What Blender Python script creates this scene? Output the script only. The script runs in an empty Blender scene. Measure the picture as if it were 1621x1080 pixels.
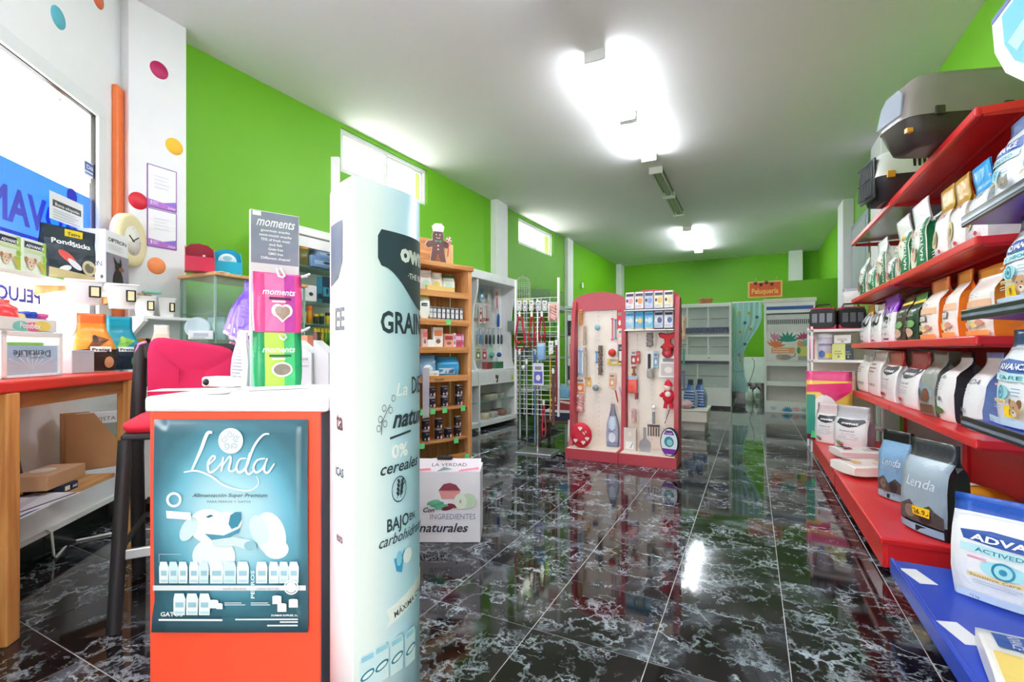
import bpy, bmesh, math, random
from mathutils import Vector, Matrix, noise
R = math.radians
random.seed(7)
SC = bpy.context.scene
COL = SC.collection

# ------------------------------------------------------------------ camera, sky, exposure
TH = math.atan2(380, 750)            # the room's long axis (+Y) lies this far right of the view axis
CS, SN = math.cos(TH), math.sin(TH)
EYE = 1.10                           # eye height; room unit = metre
CEIL = 3.45
cam_d = bpy.data.cameras.new('camera')
cam_d.sensor_width = 36; cam_d.lens = 750 / 1621 * 36
cam_d.shift_y = 15 / 1621
cam_d.clip_start = 0.02
cam = bpy.data.objects.new('camera', cam_d); COL.objects.link(cam)
cam.location = (0, 0, EYE); cam.rotation_euler = (R(90), 0, TH)
SC.camera = cam

wd = bpy.data.worlds.new('overcast_sky'); SC.world = wd; wd.use_nodes = True
wn = wd.node_tree.nodes; wn.clear()
wo = wn.new('ShaderNodeOutputWorld'); wb = wn.new('ShaderNodeBackground')
wb.inputs['Color'].default_value = (1.0, 0.985, 0.96, 1); wb.inputs['Strength'].default_value = 4.8
wd.node_tree.links.new(wb.outputs[0], wo.inputs[0])

SC.view_settings.view_transform = 'Standard'; SC.view_settings.look = 'None'
SC.view_settings.exposure = 1.22; SC.view_settings.gamma = 1.0
SC.view_settings.use_curve_mapping = False
TUBE_POWER = 64.0; ADDED_TUBE_POWER = 34.0  # second strength is for the added, unseen row above the camera
SC.cycles.max_bounces = 8; SC.cycles.diffuse_bounces = 5; SC.cycles.glossy_bounces = 3; SC.cycles.transparent_max_bounces = 12
SC.cycles.sample_clamp_indirect = 6.0; SC.cycles.adaptive_threshold = .02

# ------------------------------------------------------------------ measuring helpers (pixel -> room plane)
def _dir(px):
    r = (px - 810.5) / 750
    return r * CS - SN, r * SN + CS
def W(px, py=555, X=None, Y=None, Z=None, D=None):
    """room point seen at a pixel, fixed by the plane it lies in: X, Y, height Z or view depth D"""
    dx, dy = _dir(px)
    if X is not None: D = X / dx
    elif Y is not None: D = Y / dy
    elif Z is not None: D = 750 * (EYE - Z) / (py - 555)
    return Vector((dx * D, dy * D, EYE + (555 - py) / 750 * D))
def CAMP(xc, zc, z=0.0):
    """point given in metres right of / ahead of the eye"""
    return Vector((xc * CS - zc * SN, xc * SN + zc * CS, z))

# ------------------------------------------------------------------ materials
def lin(h):
    h = h.lstrip('#'); out = []
    for i in (0, 2, 4):
        c = int(h[i:i+2], 16) / 255
        out.append(c / 12.92 if c <= .04045 else ((c + .055) / 1.055) ** 2.4)
    return (*out, 1)
_mc = {}
def mat(h, rough=.5, metal=0.0, var=.05, bump=0.0, bscale=30.0, coat=0.0, nscale=6.0):
    k = (h, rough, metal, var, bump, bscale, coat, nscale)
    if k in _mc: return _mc[k]
    m = bpy.data.materials.new('paint_' + h.strip('#')); m.use_nodes = True
    nt = m.node_tree; b = nt.nodes['Principled BSDF']
    b.inputs['Roughness'].default_value = rough; b.inputs['Metallic'].default_value = metal
    b.inputs['Coat Weight'].default_value = coat
    c = lin(h)
    tc = nt.nodes.new('ShaderNodeTexCoord')
    if var > 0:
        nz = nt.nodes.new('ShaderNodeTexNoise'); nz.inputs['Scale'].default_value = nscale; nz.inputs['Detail'].default_value = 3
        nt.links.new(tc.outputs['Object'], nz.inputs['Vector'])
        rp = nt.nodes.new('ShaderNodeValToRGB')
        rp.color_ramp.elements[0].position = .3; rp.color_ramp.elements[1].position = .7
        rp.color_ramp.elements[0].color = tuple(min(1, x * (1 - var)) for x in c[:3]) + (1,)
        rp.color_ramp.elements[1].color = tuple(min(1, x * (1 + var)) for x in c[:3]) + (1,)
        nt.links.new(nz.outputs[0], rp.inputs[0]); nt.links.new(rp.outputs[0], b.inputs['Base Color'])
    else:
        b.inputs['Base Color'].default_value = c
    if bump > 0:
        n2 = nt.nodes.new('ShaderNodeTexNoise'); n2.inputs['Scale'].default_value = bscale; n2.inputs['Detail'].default_value = 2
        n2.inputs['Distortion'].default_value = 1.2
        nt.links.new(tc.outputs['Object'], n2.inputs['Vector'])
        bp = nt.nodes.new('ShaderNodeBump'); bp.inputs['Strength'].default_value = bump; bp.inputs['Distance'].default_value = .01
        nt.links.new(n2.outputs[0], bp.inputs['Height']); nt.links.new(bp.outputs[0], b.inputs['Normal'])
    _mc[k] = m
    return m
def foil(h, rough=.28, bump=.35, bscale=22): return mat(h, rough, 0, .04, bump, bscale)
def ink(h): return mat(h, .45, 0, 0)
def emit(h, s, name='lamp_glow'):
    k = ('e', h, s)
    if k in _mc: return _mc[k]
    m = bpy.data.materials.new(name); m.use_nodes = True
    b = m.node_tree.nodes['Principled BSDF']
    b.inputs['Base Color'].default_value = lin(h); b.inputs['Emission Color'].default_value = lin(h); b.inputs['Emission Strength'].default_value = s
    _mc[k] = m; return m
def glassm(h='#ffffff', alpha=.1, rough=.03, name='clear_glass'):
    k = ('g', h, alpha, rough)
    if k in _mc: return _mc[k]
    m = bpy.data.materials.new(name); m.use_nodes = True
    nt = m.node_tree; nt.nodes.clear()
    o = nt.nodes.new('ShaderNodeOutputMaterial'); mx = nt.nodes.new('ShaderNodeMixShader')
    t = nt.nodes.new('ShaderNodeBsdfTransparent'); g = nt.nodes.new('ShaderNodeBsdfPrincipled')
    t.inputs[0].default_value = (*[1 - (1 - x) * .5 for x in lin(h)[:3]], 1)
    g.inputs['Base Color'].default_value = lin(h); g.inputs['Roughness'].default_value = rough
    mx.inputs[0].default_value = alpha
    nt.links.new(t.outputs[0], mx.inputs[1]); nt.links.new(g.outputs[0], mx.inputs[2]); nt.links.new(mx.outputs[0], o.inputs[0])
    _mc[k] = m; return m
def sheer(h, tr=.7, name='translucent_film', alpha=0.0):
    k = ('s', h, tr, alpha)
    if k in _mc: return _mc[k]
    m = bpy.data.materials.new(name); m.use_nodes = True
    nt = m.node_tree; nt.nodes.clear()
    o = nt.nodes.new('ShaderNodeOutputMaterial'); mx = nt.nodes.new('ShaderNodeMixShader')
    t = nt.nodes.new('ShaderNodeBsdfTranslucent'); d = nt.nodes.new('ShaderNodeBsdfDiffuse')
    t.inputs[0].default_value = lin(h); d.inputs[0].default_value = lin(h)
    mx.inputs[0].default_value = tr
    nt.links.new(d.outputs[0], mx.inputs[1]); nt.links.new(t.outputs[0], mx.inputs[2])
    last = mx
    if alpha > 0:
        m2 = nt.nodes.new('ShaderNodeMixShader'); tp = nt.nodes.new('ShaderNodeBsdfTransparent')
        m2.inputs[0].default_value = alpha
        nt.links.new(mx.outputs[0], m2.inputs[1]); nt.links.new(tp.outputs[0], m2.inputs[2]); last = m2
    nt.links.new(last.outputs[0], o.inputs[0])
    _mc[k] = m; return m
def woodm(h, dark, scale=3.0, rough=.5, axis=2, name='pine_wood'):
    k = ('w', h, dark, scale, rough, axis)
    if k in _mc: return _mc[k]
    m = bpy.data.materials.new(name); m.use_nodes = True
    nt = m.node_tree; b = nt.nodes['Principled BSDF']; b.inputs['Roughness'].default_value = rough
    tc = nt.nodes.new('ShaderNodeTexCoord'); mp = nt.nodes.new('ShaderNodeMapping')
    s = [9, 9, 9]; s[axis] = .7
    mp.inputs['Scale'].default_value = s
    nz = nt.nodes.new('ShaderNodeTexNoise'); nz.inputs['Scale'].default_value = scale; nz.inputs['Detail'].default_value = 6; nz.inputs['Distortion'].default_value = .8
    rp = nt.nodes.new('ShaderNodeValToRGB'); rp.color_ramp.elements[0].color = lin(dark); rp.color_ramp.elements[1].color = lin(h)
    rp.color_ramp.elements[0].position = .3; rp.color_ramp.elements[1].position = .6
    nt.links.new(tc.outputs['Object'], mp.inputs['Vector']); nt.links.new(mp.outputs[0], nz.inputs['Vector'])
    nt.links.new(nz.outputs[0], rp.inputs[0]); nt.links.new(rp.outputs[0], b.inputs['Base Color'])
    _mc[k] = m; return m

# ------------------------------------------------------------------ mesh builder
class MB:
    def __init__(s): s.v = []; s.f = []; s.m = []; s.mats = []; s.sm = []
    def mi(s, m):
        if m not in s.mats: s.mats.append(m)
        return s.mats.index(m)
    def add(s, vs, fs, m, smooth=False):
        o = len(s.v); s.v += [tuple(v) for v in vs]; k = s.mi(m)
        for f in fs: s.f.append([o + i for i in f]); s.m.append(k); s.sm.append(smooth)
        return s
    def box(s, x0, x1, y0, y1, z0, z1, m):
        return s.add([(x0,y0,z0),(x1,y0,z0),(x1,y1,z0),(x0,y1,z0),(x0,y0,z1),(x1,y0,z1),(x1,y1,z1),(x0,y1,z1)],
                     [(0,3,2,1),(4,5,6,7),(0,1,5,4),(1,2,6,5),(2,3,7,6),(3,0,4,7)], m)
    def bbox(s, x0, x1, y0, y1, z0, z1, m, b=.006):
        """box with chamfered edges"""
        b = min(b, (x1-x0)*.45, (y1-y0)*.45, (z1-z0)*.45)
        bm = bmesh.new(); bmesh.ops.create_cube(bm, size=1)
        for v in bm.verts: v.co = Vector(((x0+x1)/2 + v.co.x*(x1-x0), (y0+y1)/2 + v.co.y*(y1-y0), (z0+z1)/2 + v.co.z*(z1-z0)))
        bmesh.ops.bevel(bm, geom=bm.edges[:], offset=b, segments=2, affect='EDGES', profile=.5)
        bm.verts.index_update()
        s.add([v.co for v in bm.verts], [[v.index for v in f.verts] for f in bm.faces], m); bm.free(); return s
    def prism(s, pts, y0, y1, m, axis='y'):
        """polygon (a,b) extruded along an axis: y -> (a,y,b); x -> (x,a,b); z -> (a,b,z)"""
        n = len(pts)
        g = {'y': lambda p, t: (p[0], t, p[1]), 'x': lambda p, t: (t, p[0], p[1]), 'z': lambda p, t: (p[0], p[1], t)}[axis]
        vs = [g(p, y0) for p in pts] + [g(p, y1) for p in pts]
        fs = [tuple(range(n)), tuple(range(2*n-1, n-1, -1))] + [(i, i+n, (i+1) % n + n, (i+1) % n) for i in range(n)]
        return s.add(vs, fs, m)
    def tube(s, path, r, m, n=8, cap=True, r2=None):
        path = [Vector(p) for p in path]; rings = []; N = len(path)
        up = Vector((0, 0, 1))
        for i, p in enumerate(path):
            t = (path[min(i+1, N-1)] - path[max(i-1, 0)]).normalized()
            a = t.cross(up if abs(t.z) < .95 else Vector((1, 0, 0))).normalized(); b = t.cross(a)
            rr = r if r2 is None else r + (r2 - r) * i / (N - 1)
            rings.append([p + (a * math.cos(2*math.pi*k/n) + b * math.sin(2*math.pi*k/n)) * rr for k in range(n)])
        vs = [q for g in rings for q in g]
        fs = [(i*n+k, i*n+(k+1) % n, (i+1)*n+(k+1) % n, (i+1)*n+k) for i in range(N-1) for k in range(n)]
        s.add(vs, fs, m, True)
        if cap: s.add(rings[0], [tuple(range(n-1, -1, -1))], m); s.add(rings[-1], [tuple(range(n))], m)
        return s
    def lathe(s, prof, m, n=20, c=(0, 0, 0), sx=1, sy=1):
        """profile [(r,z)...] spun round Z"""
        vs = [(c[0] + r*math.cos(2*math.pi*k/n)*sx, c[1] + r*math.sin(2*math.pi*k/n)*sy, c[2] + z) for r, z in prof for k in range(n)]
        fs = [(i*n+k, i*n+(k+1) % n, (i+1)*n+(k+1) % n, (i+1)*n+k) for i in range(len(prof)-1) for k in range(n)]
        return s.add(vs, fs, m, True)
    def loft(s, rings, m, closed=True, cap=True, smooth=True):
        n = len(rings[0]); vs = [q for g in rings for q in g]; e = n if closed else n-1
        s.add(vs, [(i*n+k, i*n+(k+1) % n, (i+1)*n+(k+1) % n, (i+1)*n+k) for i in range(len(rings)-1) for k in range(e)], m, smooth)
        if cap and closed: s.add(rings[0], [tuple(range(n-1, -1, -1))], m); s.add(rings[-1], [tuple(range(n))], m)
        return s
    def blob(s, c, r, m, n=10, k=6):
        return s.lathe([(math.sin(math.pi*i/k)*r[0] + 1e-5, -math.cos(math.pi*i/k)*r[2]) for i in range(k+1)], m, n, c, 1, r[1]/r[0])
    def xf(s, M, i0=0):
        for i in range(i0, len(s.v)): s.v[i] = tuple(M @ Vector(s.v[i]))
        return s
    def build(s, name, parent=None, loc=None, rot=None):
        me = bpy.data.meshes.new(name); me.from_pydata(s.v, [], s.f)
        for m in s.mats: me.materials.append(m)
        me.polygons.foreach_set('material_index', s.m); me.polygons.foreach_set('use_smooth', s.sm)
        me.update()
        o = bpy.data.objects.new(name, me); COL.objects.link(o)
        if parent: o.parent = parent
        if loc is not None: o.location = loc
        if rot is not None: o.rotation_euler = rot if hasattr(rot, '__len__') else (0, 0, rot)
        return o
def tag(o, label, cat, group=None):
    o['label'] = label; o['category'] = cat
    if group: o['group'] = group
    return o
def thing(name, label, cat, loc=(0, 0, 0), rz=0, group=None):
    o = bpy.data.objects.new(name, None); COL.objects.link(o); o.empty_display_size = .1
    o.location = loc; o.rotation_euler = (0, 0, rz)
    return tag(o, label, cat, group)
def struct(o): o['kind'] = 'structure'; return o
def stuff(o): o['kind'] = 'stuff'; return o
def copy_tree(o, parent=None):
    c = o.copy(); COL.objects.link(c)
    if parent: c.parent = parent
    for ch in o.children: copy_tree(ch, c)
    return c

# ------------------------------------------------------------------ flat print on any surface
_tc = {}
def text_geo(t, off=0.0, sp=1.0):
    k = (t, off, sp)
    if k in _tc: return _tc[k]
    cu = bpy.data.curves.new('t', 'FONT'); cu.body = t; cu.size = 1; cu.resolution_u = 2; cu.offset = off; cu.space_character = sp
    ob = bpy.data.objects.new('t', cu); COL.objects.link(ob)
    me = bpy.data.meshes.new_from_object(ob)
    vs = [tuple(v.co) for v in me.vertices]; fs = [tuple(p.vertices) for p in me.polygons]
    bpy.data.objects.remove(ob); bpy.data.curves.remove(cu); bpy.data.meshes.remove(me)
    if vs:
        x0 = min(v[0] for v in vs); x1 = max(v[0] for v in vs)
    else: x0, x1 = 0, 1
    _tc[k] = (vs, fs, x0, x1); return _tc[k]
class PR:
    """print layer; f(u, v, o) maps print coordinates and lift to a point"""
    def __init__(s, f, lift=.0008): s.f = f; s.b = MB(); s.l = 0; s.lift = lift
    def _o(s): s.l += 1; return s.l * s.lift
    def rect(s, u0, v0, u1, v1, h, nu=1, nv=1, wave=None):
        o = s._o(); m = h if not isinstance(h, str) else ink(h)
        P = [s.f(u0 + (u1-u0)*i/nu, v0 + (v1-v0)*j/nv + (wave(i/nu) if wave and j == nv else 0), o) for j in range(nv+1) for i in range(nu+1)]
        s.b.add(P, [(j*(nu+1)+i, j*(nu+1)+i+1, (j+1)*(nu+1)+i+1, (j+1)*(nu+1)+i) for j in range(nv) for i in range(nu)], m); return s
    def poly(s, pts, h, fine=True):
        o = s._o(); m = h if not isinstance(h, str) else ink(h)
        if not fine or len(pts) > 60: s.b.add([s.f(u, v, o) for u, v in pts], [tuple(range(len(pts)))], m); return s
        q = []
        for (a, b), (c, d) in zip(pts, pts[1:] + pts[:1]):
            k = max(1, min(6, int(math.hypot(c-a, d-b) / .03)))
            q += [(a + (c-a)*i/k, b + (d-b)*i/k) for i in range(k)]
        n = len(q); cx = sum(p[0] for p in q)/n; cy = sum(p[1] for p in q)/n
        span = max(math.hypot(p[0]-cx, p[1]-cy) for p in q); R_ = [1, .66, .33] if span > .05 else [1]
        P = [s.f(cx + (u-cx)*r, cy + (v-cy)*r, o) for r in R_ for u, v in q] + [s.f(cx, cy, o)]
        F = [(j*n+i, j*n+(i+1) % n, (j+1)*n+(i+1) % n, (j+1)*n+i) for j in range(len(R_)-1) for i in range(n)]
        F += [((len(R_)-1)*n+i, (len(R_)-1)*n+(i+1) % n, len(R_)*n) for i in range(n)]
        s.b.add(P, F, m); return s
    def band(s, us, vt, vb, h, nv=3):
        o = s._o(); m = h if not isinstance(h, str) else ink(h); n = len(us)
        P = [s.f(us[i], vb[i] + (vt[i]-vb[i])*j/nv, o) for j in range(nv+1) for i in range(n)]
        s.b.add(P, [(j*n+i, j*n+i+1, (j+1)*n+i+1, (j+1)*n+i) for j in range(nv) for i in range(n-1)], m); return s
    def disc(s, u, v, ru, rv, h, n=18, ang=0):
        ca, sa = math.cos(ang), math.sin(ang)
        return s.poly([(u + ru*math.cos(6.2832*i/n)*ca - rv*math.sin(6.2832*i/n)*sa, v + ru*math.cos(6.2832*i/n)*sa + rv*math.sin(6.2832*i/n)*ca) for i in range(n)], h)
    def ring(s, u, v, r, t, h, n=20, a0=0, a1=6.2832, k=1.0):
        o = s._o(); m = ink(h) if isinstance(h, str) else h
        P = []
        for i in range(n+1):
            a = a0 + (a1-a0)*i/n
            P += [s.f(u + (r-t)*math.cos(a)*k, v + (r-t)*math.sin(a), o), s.f(u + r*math.cos(a)*k, v + r*math.sin(a), o)]
        s.b.add(P, [(2*i, 2*i+1, 2*i+3, 2*i+2) for i in range(n)], m); return s
    def line(s, pts, t, h):
        o = s._o(); m = ink(h) if isinstance(h, str) else h
        for (a, b), (c, d) in zip(pts[:-1], pts[1:]):
            L = math.hypot(c-a, d-b) or 1; nx, ny = -(d-b)/L*t/2, (c-a)/L*t/2
            s.b.add([s.f(a+nx, b+ny, o), s.f(a-nx, b-ny, o), s.f(c-nx, d-ny, o), s.f(c+nx, d+ny, o)], [(0, 1, 2, 3)], m)
        return s
    def text(s, t, u, v, size, h, w=None, al='c', sh=0.0, rot=0.0, bold=0.0, mir=False, sp=1.0, sx=1.0):
        vs, fs, x0, x1 = text_geo(t, bold, sp); o = s._o(); m = ink(h) if isinstance(h, str) else h
        kx = size * sx if w is None else w / (x1 - x0)
        cx = {'c': (x0+x1)/2, 'l': x0, 'r': x1}[al]
        ca, sa = math.cos(rot), math.sin(rot); P = []
        for x, y, _ in vs:
            a = (x - cx) * kx + sh * y * size; b = y * size
            if mir: a = -a
            P.append(s.f(u + a*ca - b*sa, v + a*sa + b*ca, o))
        s.b.add(P, fs, m); return s
    def lines(s, u0, u1, v0, v1, n, h, t=.25, rag=.3):
        rr = random.Random(int(u0*1e4) + n)
        for i in range(n):
            v = v1 - (v1-v0)*(i+.5)/n; hh = (v1-v0)/n*t
            s.rect(u0, v-hh, u1 - (u1-u0)*rag*rr.random(), v+hh, h); s.l -= 1
        s.l += 1; return s
    def build(s, name, parent): return s.b.build(name, parent) if s.b.v else None
def flat(y=0.0, x0=0, z0=0): return lambda u, v, o: (x0 + u, y - o, z0 + v)
# ================================================================== THE SETTING
def marble():
    m = bpy.data.materials.new('black_marble_tile'); m.use_nodes = True
    nt = m.node_tree; N = nt.nodes.new; L = nt.links.new; b = nt.nodes['Principled BSDF']
    b.inputs['Roughness'].default_value = .05; b.inputs['Specular IOR Level'].default_value = .6
    ge = N('ShaderNodeNewGeometry'); oi = N('ShaderNodeObjectInfo')
    mu = N('ShaderNodeMath'); mu.operation = 'MULTIPLY'; mu.inputs[1].default_value = 40; L(oi.outputs['Random'], mu.inputs[0])
    ad = N('ShaderNodeVectorMath'); ad.operation = 'ADD'; L(ge.outputs['Position'], ad.inputs[0]); L(mu.outputs[0], ad.inputs[1])
    def nz(sc, det, dist, rough=.55):
        n = N('ShaderNodeTexNoise'); n.inputs['Scale'].default_value = sc; n.inputs['Detail'].default_value = det
        n.inputs['Distortion'].default_value = dist; n.inputs['Roughness'].default_value = rough; L(ad.outputs[0], n.inputs['Vector']); return n
    def vein(n, w):
        s = N('ShaderNodeMath'); s.operation = 'SUBTRACT'; s.inputs[1].default_value = .5; L(n.outputs[0], s.inputs[0])
        a = N('ShaderNodeMath'); a.operation = 'ABSOLUTE'; L(s.outputs[0], a.inputs[0])
        r = N('ShaderNodeMapRange'); r.inputs[1].default_value = 0; r.inputs[2].default_value = w; r.inputs[3].default_value = 1; r.inputs[4].default_value = 0
        L(a.outputs[0], r.inputs[0]); return r
    base = nz(3.2, 5, .6); cl = N('ShaderNodeValToRGB'); L(base.outputs[0], cl.inputs[0])
    e = cl.color_ramp.elements; e[0].position = .40; e[0].color = lin('#0b090b'); e[1].position = .72; e[1].color = lin('#6d727a')
    q = cl.color_ramp.elements.new(.52); q.color = lin('#231c1f'); q = cl.color_ramp.elements.new(.60); q.color = lin('#3f4147')
    wob = nz(5.0, 6, 0, .6); sc_ = N('ShaderNodeVectorMath'); sc_.operation = 'MULTIPLY_ADD'; sc_.inputs[1].default_value = (.5, .5, .5); L(wob.outputs['Color'], sc_.inputs[0]); L(ad.outputs[0], sc_.inputs[2])
    def crack(scale, w):
        v = N('ShaderNodeTexVoronoi'); v.feature = 'DISTANCE_TO_EDGE'; v.inputs['Scale'].default_value = scale; L(sc_.outputs[0], v.inputs['Vector'])
        r = N('ShaderNodeMapRange'); r.inputs[1].default_value = 0; r.inputs[2].default_value = w; r.inputs[3].default_value = 1; r.inputs[4].default_value = 0; L(v.outputs['Distance'], r.inputs[0]); return r
    v1 = crack(5.0, .06); v2 = crack(12.0, .09)
    msk = nz(3.0, 6, .4, .65); mr = N('ShaderNodeMapRange'); mr.inputs[1].default_value = .46; mr.inputs[2].default_value = .68; L(msk.outputs[0], mr.inputs[0])
    msk2 = nz(6.0, 6, .4, .65); mr2 = N('ShaderNodeMapRange'); mr2.inputs[1].default_value = .50; mr2.inputs[2].default_value = .70; L(msk2.outputs[0], mr2.inputs[0])
    m1 = N('ShaderNodeMath'); m1.operation = 'MULTIPLY'; L(v1.outputs[0], m1.inputs[0]); L(mr.outputs[0], m1.inputs[1])
    m2 = N('ShaderNodeMath'); m2.operation = 'MULTIPLY'; L(v2.outputs[0], m2.inputs[0]); L(mr2.outputs[0], m2.inputs[1])
    mx = N('ShaderNodeMath'); mx.operation = 'MAXIMUM'; L(m1.outputs[0], mx.inputs[0]); L(m2.outputs[0], mx.inputs[1])
    mc = N('ShaderNodeMix'); mc.data_type = 'RGBA'; L(mx.outputs[0], mc.inputs[0]); L(cl.outputs[0], mc.inputs[6]); mc.inputs[7].default_value = lin('#c4d0da')
    L(mc.outputs[2], b.inputs['Base Color'])
    return m
M_WHITE = mat('#eeeef0', .75, 0, .015)
M_GREEN = mat('#68ae02', .55, 0, .035, nscale=.7)
M_CEIL = mat('#ecebed', .8, 0, .012, nscale=.5)
M_BLACKTILE = mat('#141315', .15, 0, .2)
M_ALU = mat('#e9eaec', .35, 0, .02)
M_STEEL = mat('#b9bcc0', .3, .85, .03)
M_CHROME = mat('#d4d6da', .15, 1.0, .02)
M_WH = mat('#f4f4f4', .4, 0, .02)
M_BLACK = mat('#17171a', .45, 0, .1)
G_WIN = glassm('#ffffff', .06)

# ---- floor: grout bed with marble tiles
TS = .4477
fl = struct(MB().box(-4.6, 1.45, -.6, 13.25, -.12, -.002, mat('#b5b4b6', .7, 0, .1)).build('floor'))
mt = marble(); g = TS/2 - .0017; ch = .0012
tb = MB(); tb.add([(-g,-g,-.012),(g,-g,-.012),(g,g,-.012),(-g,g,-.012),(-g,-g,-ch),(g,-g,-ch),(g,g,-ch),(-g,g,-ch),(-g+ch,-g+ch,0),(g-ch,-g+ch,0),(g-ch,g-ch,0),(-g+ch,g-ch,0)],
     [(0,1,5,4),(1,2,6,5),(2,3,7,6),(3,0,4,7),(4,5,9,8),(5,6,10,9),(6,7,11,10),(7,4,8,11),(8,9,10,11)], mt)
proto = None; far = MB(); cells = []
for i in range(-11, 4):
    for j in range(-5, 27):
        x = .118 + TS*(i+.5); y = 1.710 + TS*(j+.5)
        if x > 1.4 or x < -4.5 or y < -.5 or y > 13.1: continue
        xc, zc = x*CS + y*SN, -x*SN + y*CS
        px = 810 + 750*xc/zc if zc > .2 else -9999
        py = 555 + 825/zc if zc > .2 else 9999
        cells.append((0 if (-150 < px < 1800 and py < 1300 and zc > .2) else 1, zc, x, y))
cells.sort()
for k, (o, zc, x, y) in enumerate(cells):
    if o == 0 and k < 230:
        if proto is None: proto = t = tb.build('floor_tile', fl)
        else: t = proto.copy(); COL.objects.link(t)
        t.location = (x, y, 0)
    else: far.add([(a+x, b+y, c) for a, b, c in tb.v], tb.f, mt)
stuff(far.build('distant_floor_tiles', fl))
# pavement outside the shopfront
pv = struct(MB().box(-14, 12, -16, -.62, -.15, -.02, mat('#b8b4ac', .9, 0, .1)).build('floor_pavement'))

# ---- ceiling and walls
struct(MB().box(-4.6, 1.6, -.6, 13.4, CEIL, CEIL+.15, M_CEIL).build('ceiling'))
struct(MB().box(1.40, 1.6, -.6, 13.4, 0, CEIL, M_GREEN).build('wall_right'))
struct(MB().box(-3.6, 1.4, 13.2, 13.4, 0, CEIL, M_GREEN).build('wall_back'))
LA = Vector((-3.87, 1.9, 0)); LB = Vector((-3.30, 13.2, 0)); LPHI = math.atan2(LB.y-LA.y, LB.x-LA.x); LL = (LB-LA).length
def lw(Y): return (Y - LA.y) / math.sin(LPHI)         # distance along the left wall
def lwX(Y): return LA.x + (LB.x-LA.x) * (Y-LA.y) / (LB.y-LA.y)
wb_ = MB(); WIN = [(lw(3.56), lw(4.93)), (lw(7.35), lw(8.78))]; zb, zt = 2.95, 3.41
xs = [0, WIN[0][0], WIN[0][1], WIN[1][0], WIN[1][1], LL]
for i in range(5):
    if i in (1, 3): wb_.box(xs[i], xs[i+1], 0, .2, 0, zb, M_GREEN); wb_.box(xs[i], xs[i+1], 0, .2, zt, CEIL, M_GREEN)
    else: wb_.box(xs[i], xs[i+1], 0, .2, 0, CEIL, M_GREEN)
wl = struct(wb_.build('wall_left', None, LA, LPHI))
for n, (a, b) in enumerate(WIN):
    w = struct(MB().box(a, b, .03, .075, zb, zb+.035, M_ALU).box(a, b, .03, .075, zt-.035, zt, M_ALU).box(a, a+.035, .03, .075, zb, zt, M_ALU).box(b-.035, b, .03, .075, zb, zt, M_ALU)
        .build('window_%d' % (n+1), None, LA, LPHI))
    mid = (a+b)/2
    for s0, s1, yy in ((a+.035, mid+.02, .035), (mid-.02, b-.035, .055)):
        sb = MB()
        for p in ((s0, s0+.028, zb+.035, zt-.035), (s1-.028, s1, zb+.035, zt-.035)): sb.box(p[0], p[1], yy, yy+.018, p[2], p[3], M_ALU)
        sb.box(s0, s1, yy, yy+.018, zb+.035, zb+.06, M_ALU).box(s0, s1, yy, yy+.018, zt-.06, zt-.035, M_ALU)
        so = sb.build('sash', w); MB().box(s0+.028, s1-.028, yy+.007, yy+.011, zb+.06, zt-.06, G_WIN).build('pane', so)
# white columns along the walls
for n, (x0, x1, y0, y1) in enumerate([(-3.85, -3.53, 6.45, 6.82), (-3.7, -3.42, 9.33, 9.66), (-3.5, -3.18, 12.85, 13.2), (1.24, 1.41, 6.35, 6.85), (1.26, 1.41, 8.9, 9.4), (.78, 1.06, 12.95, 13.2)]):
    struct(MB().bbox(x0, x1, y0, y1, 0, CEIL+.01, M_WHITE, .008).build('wall_column_%d' % (n+2)))
struct(MB().bbox(-4.1, -3.68, 1.65, 2.01, 0, CEIL+.01, M_WHITE, .006).build('wall_column_1'))
# low green partition of the grooming room with its doorway
struct(MB().box(.22, 1.4, 10.05, 10.17, 0, 2.38, M_GREEN).build('wall_partition'))
struct(MB().box(-.9, .9, 12.2, 12.3, .36, .95, mat('#eef4f4', .6)).box(-.9, .9, 12.19, 12.3, 0, .36, M_BLACKTILE).build('wall_grooming'))
# black skirting tiles
struct(MB().box(0, LL, -.012, 0, 0, .09, M_BLACKTILE).build('baseboard_left', None, LA, LPHI))
struct(MB().box(1.388, 1.4, 2.0, 13.2, 0, .09, M_BLACKTILE).build('baseboard_right'))
struct(MB().box(-3.3, 1.3, 13.188, 13.2, 0, .09, M_BLACKTILE).build('baseboard_back'))
struct(MB().box(-3.692, -3.668, 1.645, 2.01, 0, .09, M_BLACKTILE).build('baseboard_column'))

# ---- angled shopfront wall with the display window (local x runs towards the column)
SD = Vector((-.639, .769, 0)); SNm = Vector((.769, .639, 0)); SPHI = math.atan2(.769, -.639)
SO = SNm * -1.85
def SW(x, y, z=0): return SO + SD*x - SNm*y + Vector((0, 0, z))     # y>0 into the wall
def sx(px, y=0.0):                                                  # local x of a pixel column on the plane y
    dx, dy = _dir(px); D = (-1.85 - y) / (SNm.x*dx + SNm.y*dy)
    return (Vector((dx*D, dy*D, 0)) - SO).dot(SD), D
def szz(px, py, y=0.0): return EYE + (555-py)/750*sx(px, y)[1]
wx0, wx1, wz0, wz1 = .9, 3.467, 1.02, 2.60
sw = struct(MB().box(.4, wx0, 0, .18, 0, CEIL, M_WHITE).box(wx1, 3.80, 0, .18, 0, CEIL, M_WHITE).box(wx0, wx1, 0, .18, 0, wz0, M_WHITE).box(wx0, wx1, 0, .18, wz1, CEIL, M_WHITE).build('wall_shopfront', None, SO, SPHI))
fr = MB(); fw = .055
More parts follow.
